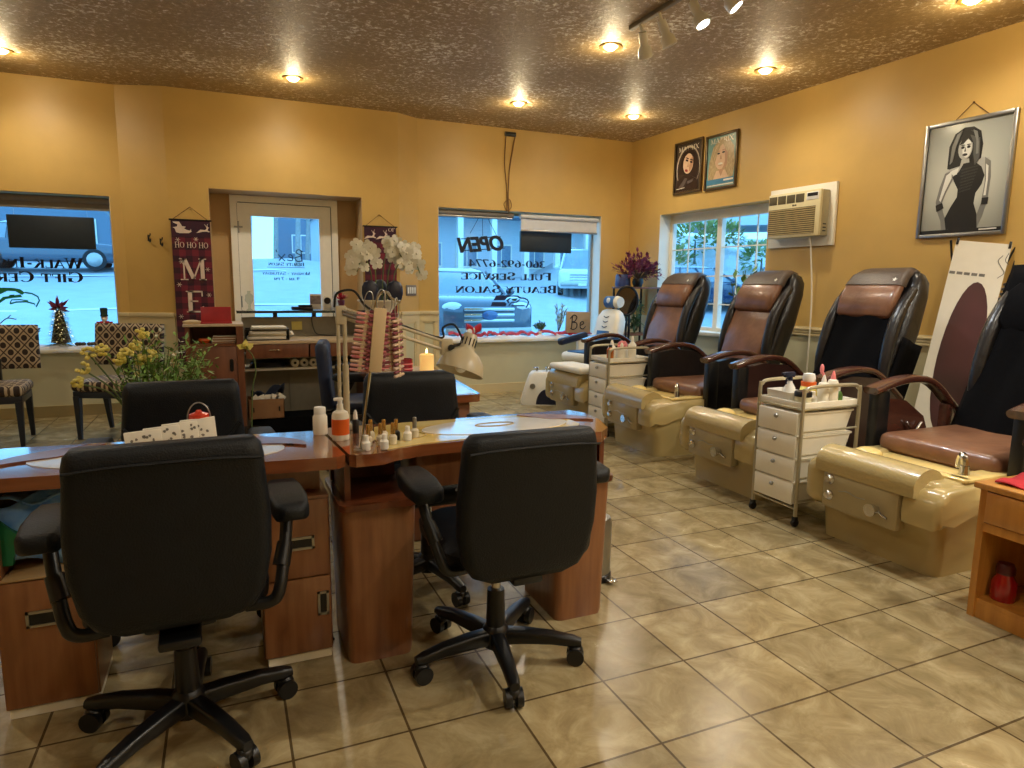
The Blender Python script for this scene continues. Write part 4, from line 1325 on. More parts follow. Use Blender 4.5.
for nm, x0, x1, zt in (('l', -.66, -.415, .43), ('r', .065, .292, .59)):
    b = at(P)
    b.box((x0, 2.255, .03), (x1, 2.50, zt), r=.004)
    if nm == 'l':
        b.box((x0, 2.27, zt), (x0 + .02, 2.50, .715)); b.box((x0 + .02, 2.48, zt), (x1, 2.50, .715))
    else:
        b.box((x0 + .01, 2.33, zt), (x1 - .02, 2.50, .715))
    pd = b.done('pedestal', CHERRY, ld)
    b = at(P); b.box((x0 + .01, 2.262, 0), (x1 - .005, 2.51, .03)); b.box((x0 + .012, 2.25, .002), (x1 - .006, 2.262, .03)); b.done('plinth', WHITEP, pd)
    if nm == 'l':
        b = at(P); b.box((x0 + .004, 2.243, .035), (x1 - .004, 2.256, zt - .004), r=.003); dr = b.done('door', CHERRY, pd)
        pull(P, dr, -.585, -.50, 2.243, .285, .335)
        b = at(P); b.box((x0 + .021, 2.245, zt), (x1, 2.48, zt + .006), r=.002); b.done('niche_board', TANB, pd)
    else:
        b = at(P); b.box((x0 + .004, 2.243, .31), (x1 - .004, 2.256, zt - .01), r=.003); dr = b.done('drawer', CHERRY, pd)
        pull(P, dr, .152, .238, 2.243, .41, .455)
        b = at(P); b.box((x0 + .004, 2.243, .035), (x1 - .004, 2.256, .304), r=.003); dr = b.done('door', CHERRY, pd)
        pull(P, dr, .243, .28, 2.243, .165, .25)

# right desk
P = (.86, 2.28, 0)
rd = thing('nail_desk', 'right nail desk with rounded tapering cherry pedestals and a yellow map top', 'nail desk', P, 0, 'cherry wood nail desks')
outline = [(.343, 2.125), (.362, 2.105), (.45, 2.108), (.50, 2.14), (.6, 2.17), (.95, 2.185), (1.12, 2.165), (1.22, 2.135), (1.29, 2.135), (1.35, 2.19), (1.405, 2.35), (1.415, 2.5), (1.38, 2.575), (.34, 2.56), (.314, 2.53)]
b = at(P); b.prism(outline, .04, Matrix.Translation((0, 0, .715))); top = b.done('tabletop', CHERRYT, rd)
b = at(P); b.prism([(.47, 2.145), (.6, 2.185), (.95, 2.2), (1.1, 2.19), (1.22, 2.2), (1.28, 2.29), (1.28, 2.42), (1.2, 2.53), (.62, 2.545), (.50, 2.50), (.46, 2.3)], .003, Matrix.Translation((0, 0, .755))); b.done('map_inlay', MAP, top)
b = at(P)
b.prism([(.47 + .42 + .30 * cos(2 * pi * k / 28), 2.36 + .13 * sin(2 * pi * k / 28)) for k in range(28)], .002, Matrix.Translation((.06, 0, .758))); b.done('pale_oval', MAPW, top)
b = at(P); b.tube([(.95 + .08 * cos(a), 2.38 + .03 * sin(a), .7605) for a in [2 * pi * k / 12 for k in range(12)]], .003, n=4, closed=True); b.tube([(.55, 2.23, .759), (.65, 2.3, .759), (.62, 2.4, .759), (.75, 2.45, .759)], .002, n=4); b.done('map_lines', MAPL, top)
b = at(P); crescent(b, .95, 2.35, .42, .19, -5, 68, .10, .7555); b.done('wood_crescent', CHERRY, top)
for cx, wd in ((.447, .25), (1.232, .235)):
    b = at(P)
    b.loft([[(x + cx, y + 2.325, .0) for x, y in rrect(wd - .03, .32, .03)], [(x + cx, y + 2.325, .02) for x, y in rrect(wd - .026, .324, .03)], [(x + cx, y + 2.325, .555) for x, y in rrect(wd, .35, .03)]])
    pd = b.done('pedestal', CHERRY, rd)
    b = at(P); b.prism([(x + cx, y + 2.325) for x, y in rrect(wd + .025, .38, .035)], .022, Matrix.Translation((0, 0, .555))); b.done('pedestal_cap', CHERRYD, pd)
    b = at(P); b.box((cx - wd / 2 + .005, 2.46, .577), (cx + wd / 2 - .005, 2.5, .715)); b.box((cx - .11 if cx < .8 else cx + .09, 2.2, .577), (cx - .09 if cx < .8 else cx + .11, 2.48, .715)); b.done('shelf_back', CHERRYD, pd)
b = at(P); b.box((.60, 2.26, .57), (1.09, 2.5, .712), r=.006); ap = b.done('drawer', CHERRY, rd)
b = at(P); b.cyl((.845, 2.26, .64), (.845, 2.235, .64), .012, .016); b.done('knob', STEEL, ap)

# rear desk, turned a quarter
P = (.85, 3.75, 0)
bd = thing('nail_desk', 'rear nail desk holding the candles, behind the chair under the beige lamp', 'nail desk', P, 0, 'cherry wood nail desks')
b = at(P); b.prism([(.76, 3.12), (1.15, 3.12), (1.17, 3.14), (1.27, 4.33), (1.25, 4.35), (.78, 4.35)], .04, Matrix.Translation((0, 0, .715))); top = b.done('tabletop', CHERRYT, bd)
b = at(P); b.prism([(.79, 3.14), (1.145, 3.14), (1.24, 4.32), (.80, 4.32)], .002, Matrix.Translation((0, 0, .755))); b.done('map_inlay', MAPW, top)
for y0 in (3.16, 4.06):
    b = at(P); b.box((.80, y0, 0), (1.13 + .08 * (y0 > 4), y0 + .26, .715), r=.02); b.done('pedestal', WALNUT, bd)
b = at(P); b.box((1.10, 3.4, .12), (1.12, 4.18, .70)); b.done('modesty_panel', WALNUT, bd)

# ------------------------------------------------------------------ things on the desks
ZT = .7555
# printed papers before the client's chair, standing in a holder
o = thing('printed_papers', 'stack of white printed paper packets standing at the back of the left nail desk', 'papers', (-.19, 2.485, ZT), 2)
for k in range(4):
    b = MB(); dx = -.085 + .056 * k
    b.box((dx - .055, -.012 + .004 * k, 0), (dx + .055, .002 + .004 * k, .052 + .009 * k), r=.002, rot=Matrix.Rotation(radians(-4), 3, 'Y'))
    s = b.done('packet', PAPER, o)
    b = MB()
    for q in range(9):
        x, z_ = dx + random.uniform(-.045, .045), random.uniform(.012, .05 + .006 * k)
        b.prism([(x + .006 * cos(a) * random.uniform(.4, 1.2), z_ + .005 * sin(a)) for a in [2 * pi * j / 7 for j in range(7)]], .001, Matrix(((1, 0, 0, 0), (0, 0, -1, -.0125 + .004 * k), (0, 1, 0, 0), (0, 0, 0, 1))))
    b.done('print', M('grey_print', (120, 116, 108), rough=.8) if k == 0 else bpy.data.materials['grey_print'], s)
o = thing('red_lidded_pot', 'small red-orange pot with a wire handle behind the printed papers', 'pot', (-.105, 2.522, ZT))
b = MB(); b.lathe([(0, 0), (.024, 0), (.03, .01), (.031, .07), (.034, .074), (.032, .09), (.012, .097), (.008, .104), (0, .105)], n=20); b.done('body', M('vermilion_glaze', (206, 62, 40), rough=.25), o)
b = MB(); b.tube([(.037 * cos(a), 0, .07 + .06 * sin(a)) for a in [pi * k / 12 for k in range(13)]], .0025, n=6); b.done('wire_handle', STEEL, o)

bottle('pill_bottle', 'white screw-capped bottle at the back corner where the two nail desks meet', 'bottle', (.296, 2.46, ZT), [(0, 0), (.025, 0), (.026, .005), (.026, .065), (.018, .078)], IVORY, [(.021, .076), (.021, .097), (.019, .1), (0, .1)], WHITE,
       extra=lambda t: None)
o = thing('pump_bottle', 'orange-labelled pump bottle between the two nail desks', 'bottle', (.352, 2.35, ZT))
b = MB(); b.lathe([(0, 0), (.029, 0), (.03, .006), (.03, .085), (.026, .098), (.013, .106), (.011, .118), (.011, .126), (0, .126)], n=20); b.done('body', IVORY, o)
b = MB(); b.lathe([(.0305, .02), (.0305, .075)], n=20); b.done('label', ORANGE, o, solid=.0008)
b = MB(); b.cyl((0, 0, .124), (0, 0, .14), .009); b.box((-.022, -.006, .138), (.011, .006, .15), r=.004); b.done('pump_head', WHITE, o)
bottle('dropper_bottle', 'slim dark bottle with a white cap right of the orange-labelled pump bottle', 'bottle', (.42, 2.44, ZT), [(0, 0), (.012, 0), (.012, .045), (.007, .052)], BLACKP, [(.008, .05), (.007, .075), (.003, .085), (0, .086)], WHITE)
pol = [(.405, 2.16, 0), (.462, 2.145, 0), (.425, 2.225, 1), (.465, 2.215, 1), (.505, 2.205, 1), (.445, 2.285, 1), (.488, 2.272, 1), (.53, 2.265, 2), (.565, 2.24, 0), (.60, 2.275, 3)]
plab = ['squat white polish pot at the front left of the polish cluster', 'squat white polish bottle at the front of the polish cluster, right of the white pot', 'gold-capped polish bottle at the left of the cluster, behind the white pot',
        'gold-capped polish bottle in the middle of the cluster', 'gold-capped polish bottle at the right of the cluster', 'gold-capped polish bottle at the back left of the cluster', 'gold-capped polish bottle at the back of the cluster, middle',
        'gold-capped dark polish bottle at the back right of the cluster', 'clear polish bottle right of the gold-capped cluster', 'tall silver-capped clear polish bottle at the far right of the polish cluster']
CLEARP = M('milky_polish', (218, 208, 184), rough=.12, coat=.5)
for (x, y, k), lab in zip(pol, plab):
    bottle('nail_polish', lab, 'nail polish', (x, y, ZT + .0035 * (x > .44)), [(0, 0), (.0135, 0), (.0145, .004), (.0145, .026), (.009, .032), (.007, .035)], (WHITE, CLEARP, BLACKP, CLEARP)[k],
           [(.008, .034), (.0072, .07), (.006, .073), (0, .073)] if k else [(.009, .034), (.008, .05), (0, .052)], (WHITE, GOLD, GOLD, STEEL)[k], 'nail polish bottles on the right nail desk')
# swatch rings on a wire stand
o = thing('swatch_stand', 'leaning wire stand with a hook at the left front of the right nail desk', 'stand', (.385, 2.16, ZT))
b = MB(); b.lathe([(0, 0), (.022, 0), (.022, .005), (0, .007)], n=20); b.done('foot', STEEL, o)
b = MB(); b.tube([(0, 0, .005), (.02, .01, .12), (.05, .03, .3), (.06, .04, .42), (.075, .04, .5), (.10, .04, .52), (.12, .04, .50), (.15, .035, .485)], .0045, n=8); b.done('rod', CHROME, o)
TIPM = [M('pink_tip', (210, 150, 146), rough=.25), M('red_tip', (186, 104, 112), rough=.2), M('wine_tip', (128, 66, 78), rough=.2), M('nude_tip', (210, 182, 160), rough=.25)]
KR = M('beige_swatch_card', (206, 182, 142), rough=.6, var=.04)
def swatch(label, loc, rz, lean, n, cols, card=False):
    t = thing('swatch_ring', label, 'colour swatch ring', loc, rz, 'nail colour swatch rings on the wire stand')
    R = Matrix.Rotation(radians(lean), 3, 'Y')
    b = MB(); b.tube([R @ Vector((.014 * cos(a), 0, .022 + .034 * sin(a))) for a in [2 * pi * k / 14 for k in range(14)]], .0018, n=5, closed=True, smooth=2); b.done('hanging_ring', STEEL, t)
    b = MB(); b.box((-.006, -.004, -.21), (.006, .004, -.01)); 
    for v in b.bm.verts: v.co = R @ v.co
    b.done('spine', KR, t)
    if card:
        b = MB(); b.box((-.021, -.012, -.215), (.021, -.006, -.005), r=.002)
        for v in b.bm.verts: v.co = R @ v.co
        b.done('card', KR, t)
    for k in range(n):
        z = -.02 - .185 * k / (n - 1)
        for s in (-1, 1):
            b = MB()
            b.box((s * .016 - .017, -.005, z - .0048), (s * .016 + .017, .006, z + .0048), r=.003, seg=1)
            for v in b.bm.verts: v.co = R @ v.co
            b.done('nail_tip', TIPM[cols[k % len(cols)]], t)
swatch('leftmost ring of pink and red nail tips on the wire stand', (.425, 2.19, 1.222), 0, 9, 14, (0, 0, 1, 3))
swatch('ring of wine nail tips behind a beige card on the wire stand', (.463, 2.175, 1.228), 0, 6, 14, (2, 1), True)
swatch('ring of dark wine nail tips right of the beige card on the wire stand', (.495, 2.2, 1.22), 12, -2, 15, (2, 1, 3))
swatch('rightmost ring of nail tips on the wire stand', (.523, 2.195, 1.20), 50, -3, 15, (3, 2))

# swing-arm lamp clamped to the right desk
P = (.385, 2.52, .755)
lp = thing('desk_lamp', 'beige swing-arm desk lamp clamped to the back of the right nail desk', 'lamp', P)
b = at(P); b.box((.36, 2.49, .755), (.42, 2.55, .775), r=.005); b.done('clamp', BEIGEL, lp)
b = at(P); b.cyl((.378, 2.52, .775), (.378, 2.52, 1.2), .007); b.cyl((.402, 2.52, .775), (.402, 2.52, 1.0), .012); b.cyl((.402, 2.52, 1.0), (.402, 2.52, 1.18), .008); b.box((.37, 2.51, 1.15), (.41, 2.53, 1.22), r=.006); b.done('lower_arm', BEIGEL, lp)
b = at(P)
E0, E1 = Vector((.385, 2.52, 1.215)), Vector((.815, 2.56, 1.07))
for dz in (.0, -.035):
    b.cyl(E0 + Vector((0, 0, dz)), E1 + Vector((0, 0, dz)), .0065, n=8)
b.box(E1 + Vector((-.03, -.012, -.05)), E1 + Vector((.02, .012, .015)), r=.006); b.done('upper_arm', BEIGEL, lp)
b = at(P)
for s in (0, .012):
    q = [E0 + (E1 - E0) * t_ + Vector((0, -.012, -.01 - s)) for t_ in (.02, .3)]
    b.tube(q, .005, n=6, smooth=0)
b.done('spring', STEEL, lp)
b = at(P); b.tube([E0 + Vector((-.02, -.01, 0)), E0 + Vector((-.01, -.02, .05)), E0 + Vector((.05, -.02, .06)), E0 + Vector((.1, -.015, .0)), E0 + (E1 - E0) * .5 + Vector((0, 0, .012)), E1 + Vector((-.03, 0, .02)), E1 + Vector((-.02, 0, .06)), E1 + Vector((.03, 0, .07)), E1 + Vector((.07, 0, .0)), E1 + Vector((.085, 0, -.02))], .0045, n=6); b.done('lamp_cord', BLACKP, lp)
cap, rim = Vector((.915, 2.57, 1.09)), Vector((.85, 2.54, .925))
ax = (rim - cap).normalized()
Q = Vector((0, 0, 1)).rotation_difference(ax).to_matrix()
b = at(P); b.lathe([(.0, -.012), (.025, -.012), (.031, -.004), (.031, .045), (.035, .055), (.058, .07), (.084, .1), (.096, .135), (.099, .152), (.095, .152), (.082, .104), (.055, .074), (.031, .056)], c=cap, n=28, M3=Q); hd = b.done('lamp_shade', BEIGEL, lp, angle=50)
b = at(P)
for k in range(12):
    a = 2 * pi * k / 12
    p_ = cap + Q @ Vector((.0312 * cos(a), .0312 * sin(a), .008)); q_ = cap + Q @ Vector((.0312 * cos(a), .0312 * sin(a), .04)); b.cyl(p_, q_, .003, n=4)
b.done('shade_vents', BLACKP, hd)['kind'] = 'stuff'
b = at(P); b.ell(cap + Q @ Vector((0, 0, .11)), (.03, .03, .045), M3=Q); b.done('bulb', WHITE, hd)
b = at(P); b.cyl(E1 + Vector((0, 0, -.02)), cap + ax * .03 + Vector((-.03, 0, 0)), .006, n=8); b.cyl(E1 + Vector((.01, -.02, -.02)), E1 + Vector((.01, .02, -.02)), .014, n=10); b.done('swivel_joint', BLACKP, lp)

# candles and jars on the rear desk
o = thing('lit_candle', 'lit cream candle glowing on the rear nail desk', 'candle', (1.165, 4.1, .757))
b = MB(); b.lathe([(0, 0), (.045, 0), (.045, .1), (.04, .105), (.034, .1), (0, .096)], n=20)
cm = M('glowing_wax', (244, 210, 140), rough=.4); cm.node_tree.nodes['Principled BSDF'].inputs['Emission Color'].default_value = lin((255, 196, 110)); cm.node_tree.nodes['Principled BSDF'].inputs['Emission Strength'].default_value = .35
b.done('wax', cm, o)
b = MB(); b.lathe([(0, 0), (.007, .008), (.006, .02), (0, .035)], c=(0, 0, .108), n=10); b.done('flame', FLAME, o)
b = MB(); b.cyl((0, 0, .094), (0, 0, .11), .0015, n=5); b.done('wick', BLACKP, o)
for i, (x, y, r, h_, mt, lab) in enumerate(((1.01, 4.05, .05, .085, REDF, 'red glass candle jar left of the lit candle'), (.90, 4.1, .035, .09, WHITE, 'white candle jar at the left of the red glass jar'))):
    o = thing('candle_jar', lab, 'candle jar', (x, y, .757), 0, 'candle jars on the rear nail desk')
    b = MB(); b.lathe([(0, 0), (r, 0), (r, h_), (r * .9, h_), (r * .88, h_ * .8), (0, h_ * .8)], n=20); b.done('jar', M('red_glass', (140, 20, 40), rough=.1, coat=.8) if i == 0 else mt, o)
    b = MB(); b.lathe([(r * 1.01, h_ * .25), (r * 1.01, h_ * .35)], n=20); b.lathe([(r * 1.01, h_ * .6), (r * 1.01, h_ * .7)], n=20); b.done('band', PINK, o, solid=.001)
b = MB(); b.box((-.09, -.06, 0), (.09, .06, .02), r=.008); o = b.done('phone_tray', NAVYP, loc=(1.16, 3.85, .757)); tag(o, 'flat dark tray beside the lit candle on the rear nail desk', 'tray')

# bag in the left pedestal niche
BAGB = M('light_blue_plastic_bag', (50, 132, 236), rough=.3, rgb2=(150, 200, 250), scale=14, bump=.5, bscale=20)
b = MB()
b.grid(lambda u, v: (-.13 + .26 * u, -.06 - .02 * sin(u * 9), .02 + .2 * v + .02 * sin(u * 7 + v * 4)), 10, 6)
b.grid(lambda u, v: (-.13 + .26 * u, -.07 + .17 * v, .215 + .015 * sin(u * 11) * (1 - v)), 10, 6)
o = thing('plastic_bag', 'crumpled light blue plastic bag in the open niche of the left nail desk', 'bag', (-.535, 2.385, .437))
b.done('bag', BAGB, o, solid=.006, angle=80)
b = MB(); b.loft([[(-.15, -.09, .03), (-.08, -.1, .03), (-.08, -.075, .03), (-.15, -.075, .03)], [(-.16, -.085, .1), (-.06, -.1, .12), (-.06, -.075, .12), (-.16, -.07, .1)], [(-.15, -.08, .15), (-.11, -.085, .17), (-.11, -.075, .17), (-.15, -.07, .15)]]); b.done('green_print', M('green_plastic', (20, 110, 70), rough=.4), o)

# folders and cables under the desks
b = MB(); b.tube([(.31, 2.53, .5), (.3, 2.5, .3), (.305, 2.46, .15), (.3, 2.42, .02), (.305, 2.35, .006)], .005, n=6); b.tube([(.3, 2.53, .5), (.31, 2.49, .25), (.296, 2.47, .2), (.306, 2.5, .1), (.3, 2.52, .01)], .004, n=6)
o = b.done('power_cord', BLACKP); tag(o, 'black cords dangling in the gap between the two nail desks', 'cord')
o = thing('pedal_bin', 'small steel pedal bin beside the right pedestal of the right nail desk', 'bin', (1.47, 2.47, 0))
b = MB(); b.lathe([(0, 0.02), (.075, .02), (.078, .26), (.07, .285), (0, .295)], n=24); b.done('body', STEEL, o)
b = MB(); b.lathe([(0, 0), (.08, 0), (.08, .03), (.076, .034), (0, .034)], n=24); b.done('base', BLACKP, o)
b = MB(); b.box((.02, -.115, .012), (.06, -.07, .02), r=.003); b.done('pedal', CHROME, o)

# ------------------------------------------------------------------ reception desk
cab = thing('shelf_cabinet', 'narrow brown cabinet with open shelf and pale top left of the reception desk', 'cabinet', (-.09, 5.9, 0))
C0 = (-.09, 5.9, 0)
b = at(C0)
b.box((-.30, 5.72, 0), (-.27, 6.1, .955)); b.box((.065, 5.7, 0), (.115, 6.1, .96)); b.box((-.27, 6.08, 0), (.065, 6.1, .955)); b.box((-.27, 5.72, .80), (.065, 6.09, .822)); b.box((-.27, 5.72, .06), (.065, 6.09, .09)); b.box((-.27, 5.74, 0), (.065, 5.76, .06))
b.done('carcass', WALNUT, cab)
b = at(C0); b.box((-.315, 5.69, .957), (.12, 6.11, .977), r=.004); b.done('top', M('pale_stone_laminate', (196, 176, 146), rough=.3, rgb2=(214, 196, 170), scale=14), cab)
b = at(C0); b.box((-.268, 5.705, .09), (.063, 5.725, .798), r=.003); dr = b.done('door', WALNUT, cab)
b = at(C0); b.prism([(x + .0, y + .65) for x, y in rrect(.028, .1, .012)], .006, Matrix(((1, 0, 0, .02), (0, 0, -1, 5.706), (0, 1, 0, 0), (0, 0, 0, 1)))); b.done('pull', BLACKP, dr)
b = MB(); b.box((-.115, -.06, 0), (.115, .06, .012), r=.003); b.box((-.11, -.012, .0), (.11, .012, .13), r=.004, rot=Matrix.Rotation(radians(-12), 3, 'X'))
o = b.done('red_folder', M('red_card', (170, 30, 38), rough=.5), loc=(-.075, 5.8, .978)); tag(o, 'red folder leaning upright on top of the brown cabinet', 'folder')
b = MB(); b.loft([[(x, y, 0) for x, y in rrect(.12, .08, .03)], [(x, y, .02) for x, y in rrect(.13, .09, .03)], [(x, y, .03) for x, y in rrect(.06, .04, .02)]])
o = b.done('tape_dish', KR, loc=(-.25, 5.76, .978)); tag(o, 'small tan dish at the left front of the brown cabinet top', 'dish')
b = MB(); b.lathe([(0, 0), (.03, 0), (.045, .02), (.04, .035), (0, .035)], n=16); o = b.done('orange_bowl', ORANGE, loc=(-.17, 5.8, .823)); tag(o, 'small orange bowl on the open shelf of the brown cabinet', 'bowl')
for i in range(3):
    b = MB(); b.box((-.085, -.07, 0), (.085, .07, .018), r=.002); b.mi = 1; b.box((-.083, -.072, .003), (.083, .068, .015))
    o = b.done('book', [PAPER, CARD], loc=(-.03 + .004 * i, 5.82, .8225 + .0185 * i)); tag(o, ('lowest', 'middle', 'topmost')[i] + ' of the three pale books stacked on the shelf of the brown cabinet', 'book', 'books on the cabinet shelf')

D0 = (.7, 6.0, 0)
rec = thing('reception_desk', 'brown reception desk with drawers and a raised glass shelf before the entry door', 'reception desk', D0)
b = at(D0); b.box((.12, 5.70, .81), (1.10, 6.33, .835), r=.003); b.done('worktop', M('pale_worktop', (196, 174, 142), rough=.3, rgb2=(206, 186, 156), scale=9), rec)
for x0, x1, pl_ in ((.13, .615, True), (.625, 1.09, False)):
    b = at(D0); b.box((x0, 5.71, .695), (x1, 5.73, .808), r=.003); dr = b.done('drawer', WALNUT, rec)
    if pl_:
        b = at(D0); b.tube([(.31, 5.712, .76), (.315, 5.69, .762), (.38, 5.69, .762), (.385, 5.712, .76)], .006, n=6, smooth=3); b.done('pull', CHROME, dr)
b = at(D0); b.box((.13, 5.73, .69), (1.09, 6.3, .696)); b.box((.12, 6.30, 0), (1.34, 6.34, 1.0)); b.box((.5, 6.29, .01), (1.1, 6.302, .69)); b.done('front_panel', M('grey_laminate', (146, 140, 122), rough=.5, var=.05), rec)
b = at(D0); b.box((.118, 5.95, .565), (1.09, 6.3, .585)); b.done('shelf', PAPER, rec)
b = at(D0); b.box((1.10, 5.70, 0), (1.335, 6.3, .96), r=.004); b.box((1.085, 5.69, .96), (1.35, 6.32, .98), r=.004); b.done('end_cabinet', WALNUT, rec)
b = at(D0); b.box((.08, 6.16, 1.045), (1.34, 6.46, 1.058), r=.003); b.box((.08, 6.155, 1.04), (1.34, 6.165, 1.062)); gl = b.done('glass_shelf', M('dark_edge_glass', (40, 48, 54), rough=.06, coat=.8), rec)
for x in (.40, .735, 1.2):
    b = at(D0); b.box((x - .018, 6.3, 1.0), (x + .018, 6.34, 1.045)); b.done('shelf_post', BLACKP, rec)

# things on and under it
o = thing('letter_tray', 'black wire letter tray heaped with papers on the reception desk', 'letter tray', (.30, 5.9, .836))
b = MB(); b.box((-.17, -.13, 0), (.17, .13, .006))
for lo, hi in (((-.17, -.13, 0), (-.162, .13, .09)), ((.162, -.13, 0), (.17, .13, .09)), ((-.17, -.13, .078), (.17, -.122, .09)), ((-.17, .122, 0), (.17, .13, .09))):
    b.box(lo, hi, r=.003)
b.done('tray', BLACKP, o)
for k, (z0, z1, mt) in enumerate(((.007, .03, PAPER), (.031, .05, GREYG), (.051, .07, PAPER), (.071, .094, GREYG), (.095, .108, PAPER))):
    b = MB(); b.box((-.15 + .01 * k, -.12, z0), (.15 + .006 * (k % 2), .11, z1), r=.004, rot=Matrix.Rotation(radians((k - 2) * 1.2), 3, 'Z')); b.done('paper_stack', mt, o)
b = MB(); b.box((-.045, -.002, 0), (.045, .002, .075), rot=Matrix.Rotation(radians(-8), 3, 'X')); o = b.done('sticky_note', M('yellow_note', (214, 200, 110), rough=.7), loc=(.58, 6.285, .885)); tag(o, 'yellow sticky note on the grey panel behind the reception worktop', 'note')
b = MB()
for k in range(14):
    d = rnd_dir(.2); leaf_quad(b, (0, 0, .005), d, Vector((0, 0, 1)), .06, .05)
o = b.done('crumpled_tissue', PAPER, loc=(.50, 6.02, .836), solid=.002); tag(o, 'crumpled white tissue on the reception worktop beside the letter tray', 'tissue')
b = MB(); b.tube([(.71, 6.28, 1.0), (.715, 6.275, .93), (.74, 6.24, .855), (.80, 6.15, .842), (.95, 6.1, .842)], .004, n=5); o = b.done('telephone_wire', BLACKP); tag(o, 'black wire hanging over the grey panel onto the reception worktop', 'cord')
b = MB(); b.box((-.09, -.06, 0), (.09, .06, .03), r=.006, rot=Matrix.Rotation(.03, 3, 'Y')); b.box((-.03, -.05, .03), (.085, .05, .048), r=.006); o = b.done('card_terminal', BLACKP, loc=(.63, 6.28, 1.061)); tag(o, 'flat black card terminal on the glass reception shelf', 'terminal')
o = thing('photo_card', 'small framed photo card standing on the glass reception shelf', 'photo card', (.755, 6.33, 1.06))
b = MB(); b.box((-.05, -.006, 0), (.05, .006, .145), r=.003); b.box((-.03, 0, 0), (.03, .05, .006)); b.done('card', PAPER, o)
b = MB(); b.box((-.046, -.008, .055), (.046, -.005, .13)); b.done('picture', M('grey_photo', (110, 96, 96), rough=.4, rgb2=(170, 160, 160), scale=30), o)
o = thing('round_clock', 'small white stand with a round dark face on the glass reception shelf', 'clock', (.86, 6.36, 1.06))
b = MB(); b.loft([[(x, y, 0) for x, y in rrect(.085, .06, .02)], [(x, y, .1) for x, y in rrect(.075, .05, .02)], [(x, y, .125) for x, y in rrect(.05, .03, .015)]]); b.done('body', IVORY, o)
b = MB(); b.cyl((0, -.036, .085), (0, -.02, .085), .03, n=20); b.done('face', BLACKP, o)
o = thing('glass_bottle', 'pointed white bottle on the glass reception shelf', 'bottle', (.925, 6.30, 1.06))
b = MB(); b.lathe([(0, 0), (.034, 0), (.034, .03), (.012, .14), (.008, .17), (0, .172)], n=16); b.done('body', M('frosted_white', (214, 220, 226), rough=.3), o)
o = thing('red_posy', 'small red and violet paper posy beside the pointed bottle', 'posy', (.985, 6.34, 1.06))
b = MB(); b.lathe([(0, 0), (.028, 0), (.034, .09), (0, .09)], n=12); b.done('holder', PURPLE, o)
b = MB()
for k in range(26):
    leaf_quad(b, (0, 0, .09), rnd_dir(.25), Vector((0, 0, 1)), random.uniform(.06, .1), .03)
b.done('petals', REDF, o)
o = thing('glass_vase', 'clear glass ornament at the left end of the glass reception shelf', 'vase', (.19, 6.30, 1.06))
b = MB(); b.lathe([(0, 0), (.03, 0), (.012, .015), (.01, .05), (.035, .085), (.03, .13), (.012, .15), (.014, .17)], n=16); b.done('body', CLEAR, o)
for i in range(4):
    b = MB(); b.lathe([(.011, -.06), (.034, -.06), (.036, -.055), (.036, .055), (.034, .06), (.011, .06)], n=20, M3=Matrix.Rotation(radians(90), 3, 'X'))
    b.mi = 1; b.cyl((0, -.061, 0), (0, .061, 0), .012)
    o = b.done('paper_roll', [PAPER, BLACKP], loc=(.525 + .076 * i, 6.02, .6215))
    tag(o, ('leftmost', 'second from left', 'third from left', 'rightmost')[i] + ' of the four paper rolls on the reception desk shelf', 'paper roll', 'paper rolls on the reception shelf')
b = MB(); b.loft([[(x, y, 0) for x, y in rrect(.3, .2, .05)], [(x, y, .04) for x, y in rrect(.26, .18, .05)], [(x, y, .06) for x, y in rrect(.1, .08, .03)]]); o = b.done('dark_pouch', NAVYP, loc=(.31, 6.08, .586)); tag(o, 'flat dark pouch on the reception desk shelf left of the paper rolls', 'pouch')
b = MB(); b.loft([[(x, y, 0) for x, y in rrect(.8, .35, .08)], [(x, y, .12) for x, y in rrect(.82, .36, .1)], [(x + .1 * 0, y, .185) for x, y in rrect(.7, .3, .1)]]); o = b.done('dark_storage_bag', BLACKF, loc=(.56, 5.92, 0)); tag(o, 'long black storage bag on the floor under the reception desk', 'bag')
o = thing('cardboard_box', 'open cardboard box with hand holes on the black bag under the reception desk', 'box', (.27, 5.86, .186))
b = MB(); t_ = .005
b.box((-.14, -.1, 0), (.14, .1, t_)); b.box((-.14, -.1, 0), (-.14 + t_, .1, .165)); b.box((.14 - t_, -.1, 0), (.14, .1, .165)); b.box((-.14, -.1, 0), (.14, -.1 + t_, .165)); b.box((-.14, .1 - t_, 0), (.14, .1, .165)); b.done('carton', CARD, o)
for q in (-.1, .1): b = MB(); b.box((q - .005, -.104, .06), (q + .005, -.098, .1)); b.done('hand_hole', BLACKP, o)
b = MB(); b.grid(lambda u, v: (-.12 + .26 * u, -.08 + .16 * v, .17 + .06 * u * u + .035 * sin(u * 8 + v * 3) + .02 * cos(v * 9)), 12, 8); o2 = b.done('dark_cloth', M('navy_cloth', (38, 46, 66), rough=.9, var=.2), loc=(.28, 5.87, .192), solid=.008, angle=80); tag(o2, 'bundled navy cloth spilling from the cardboard box', 'cloth')
b = MB()
for k in range(5):
    b.box((-.1 + .045 * k, -.085, .14), (-.055 + .05 * k, -.08, .2), rot=Matrix.Rotation(radians(-40 + 20 * k), 3, 'Y'))
o2 = b.done('loose_papers', PAPER, loc=(.27, 5.86, .186)); tag(o2, 'loose white papers sticking out of the cardboard box', 'papers'); o2['kind'] = 'stuff'

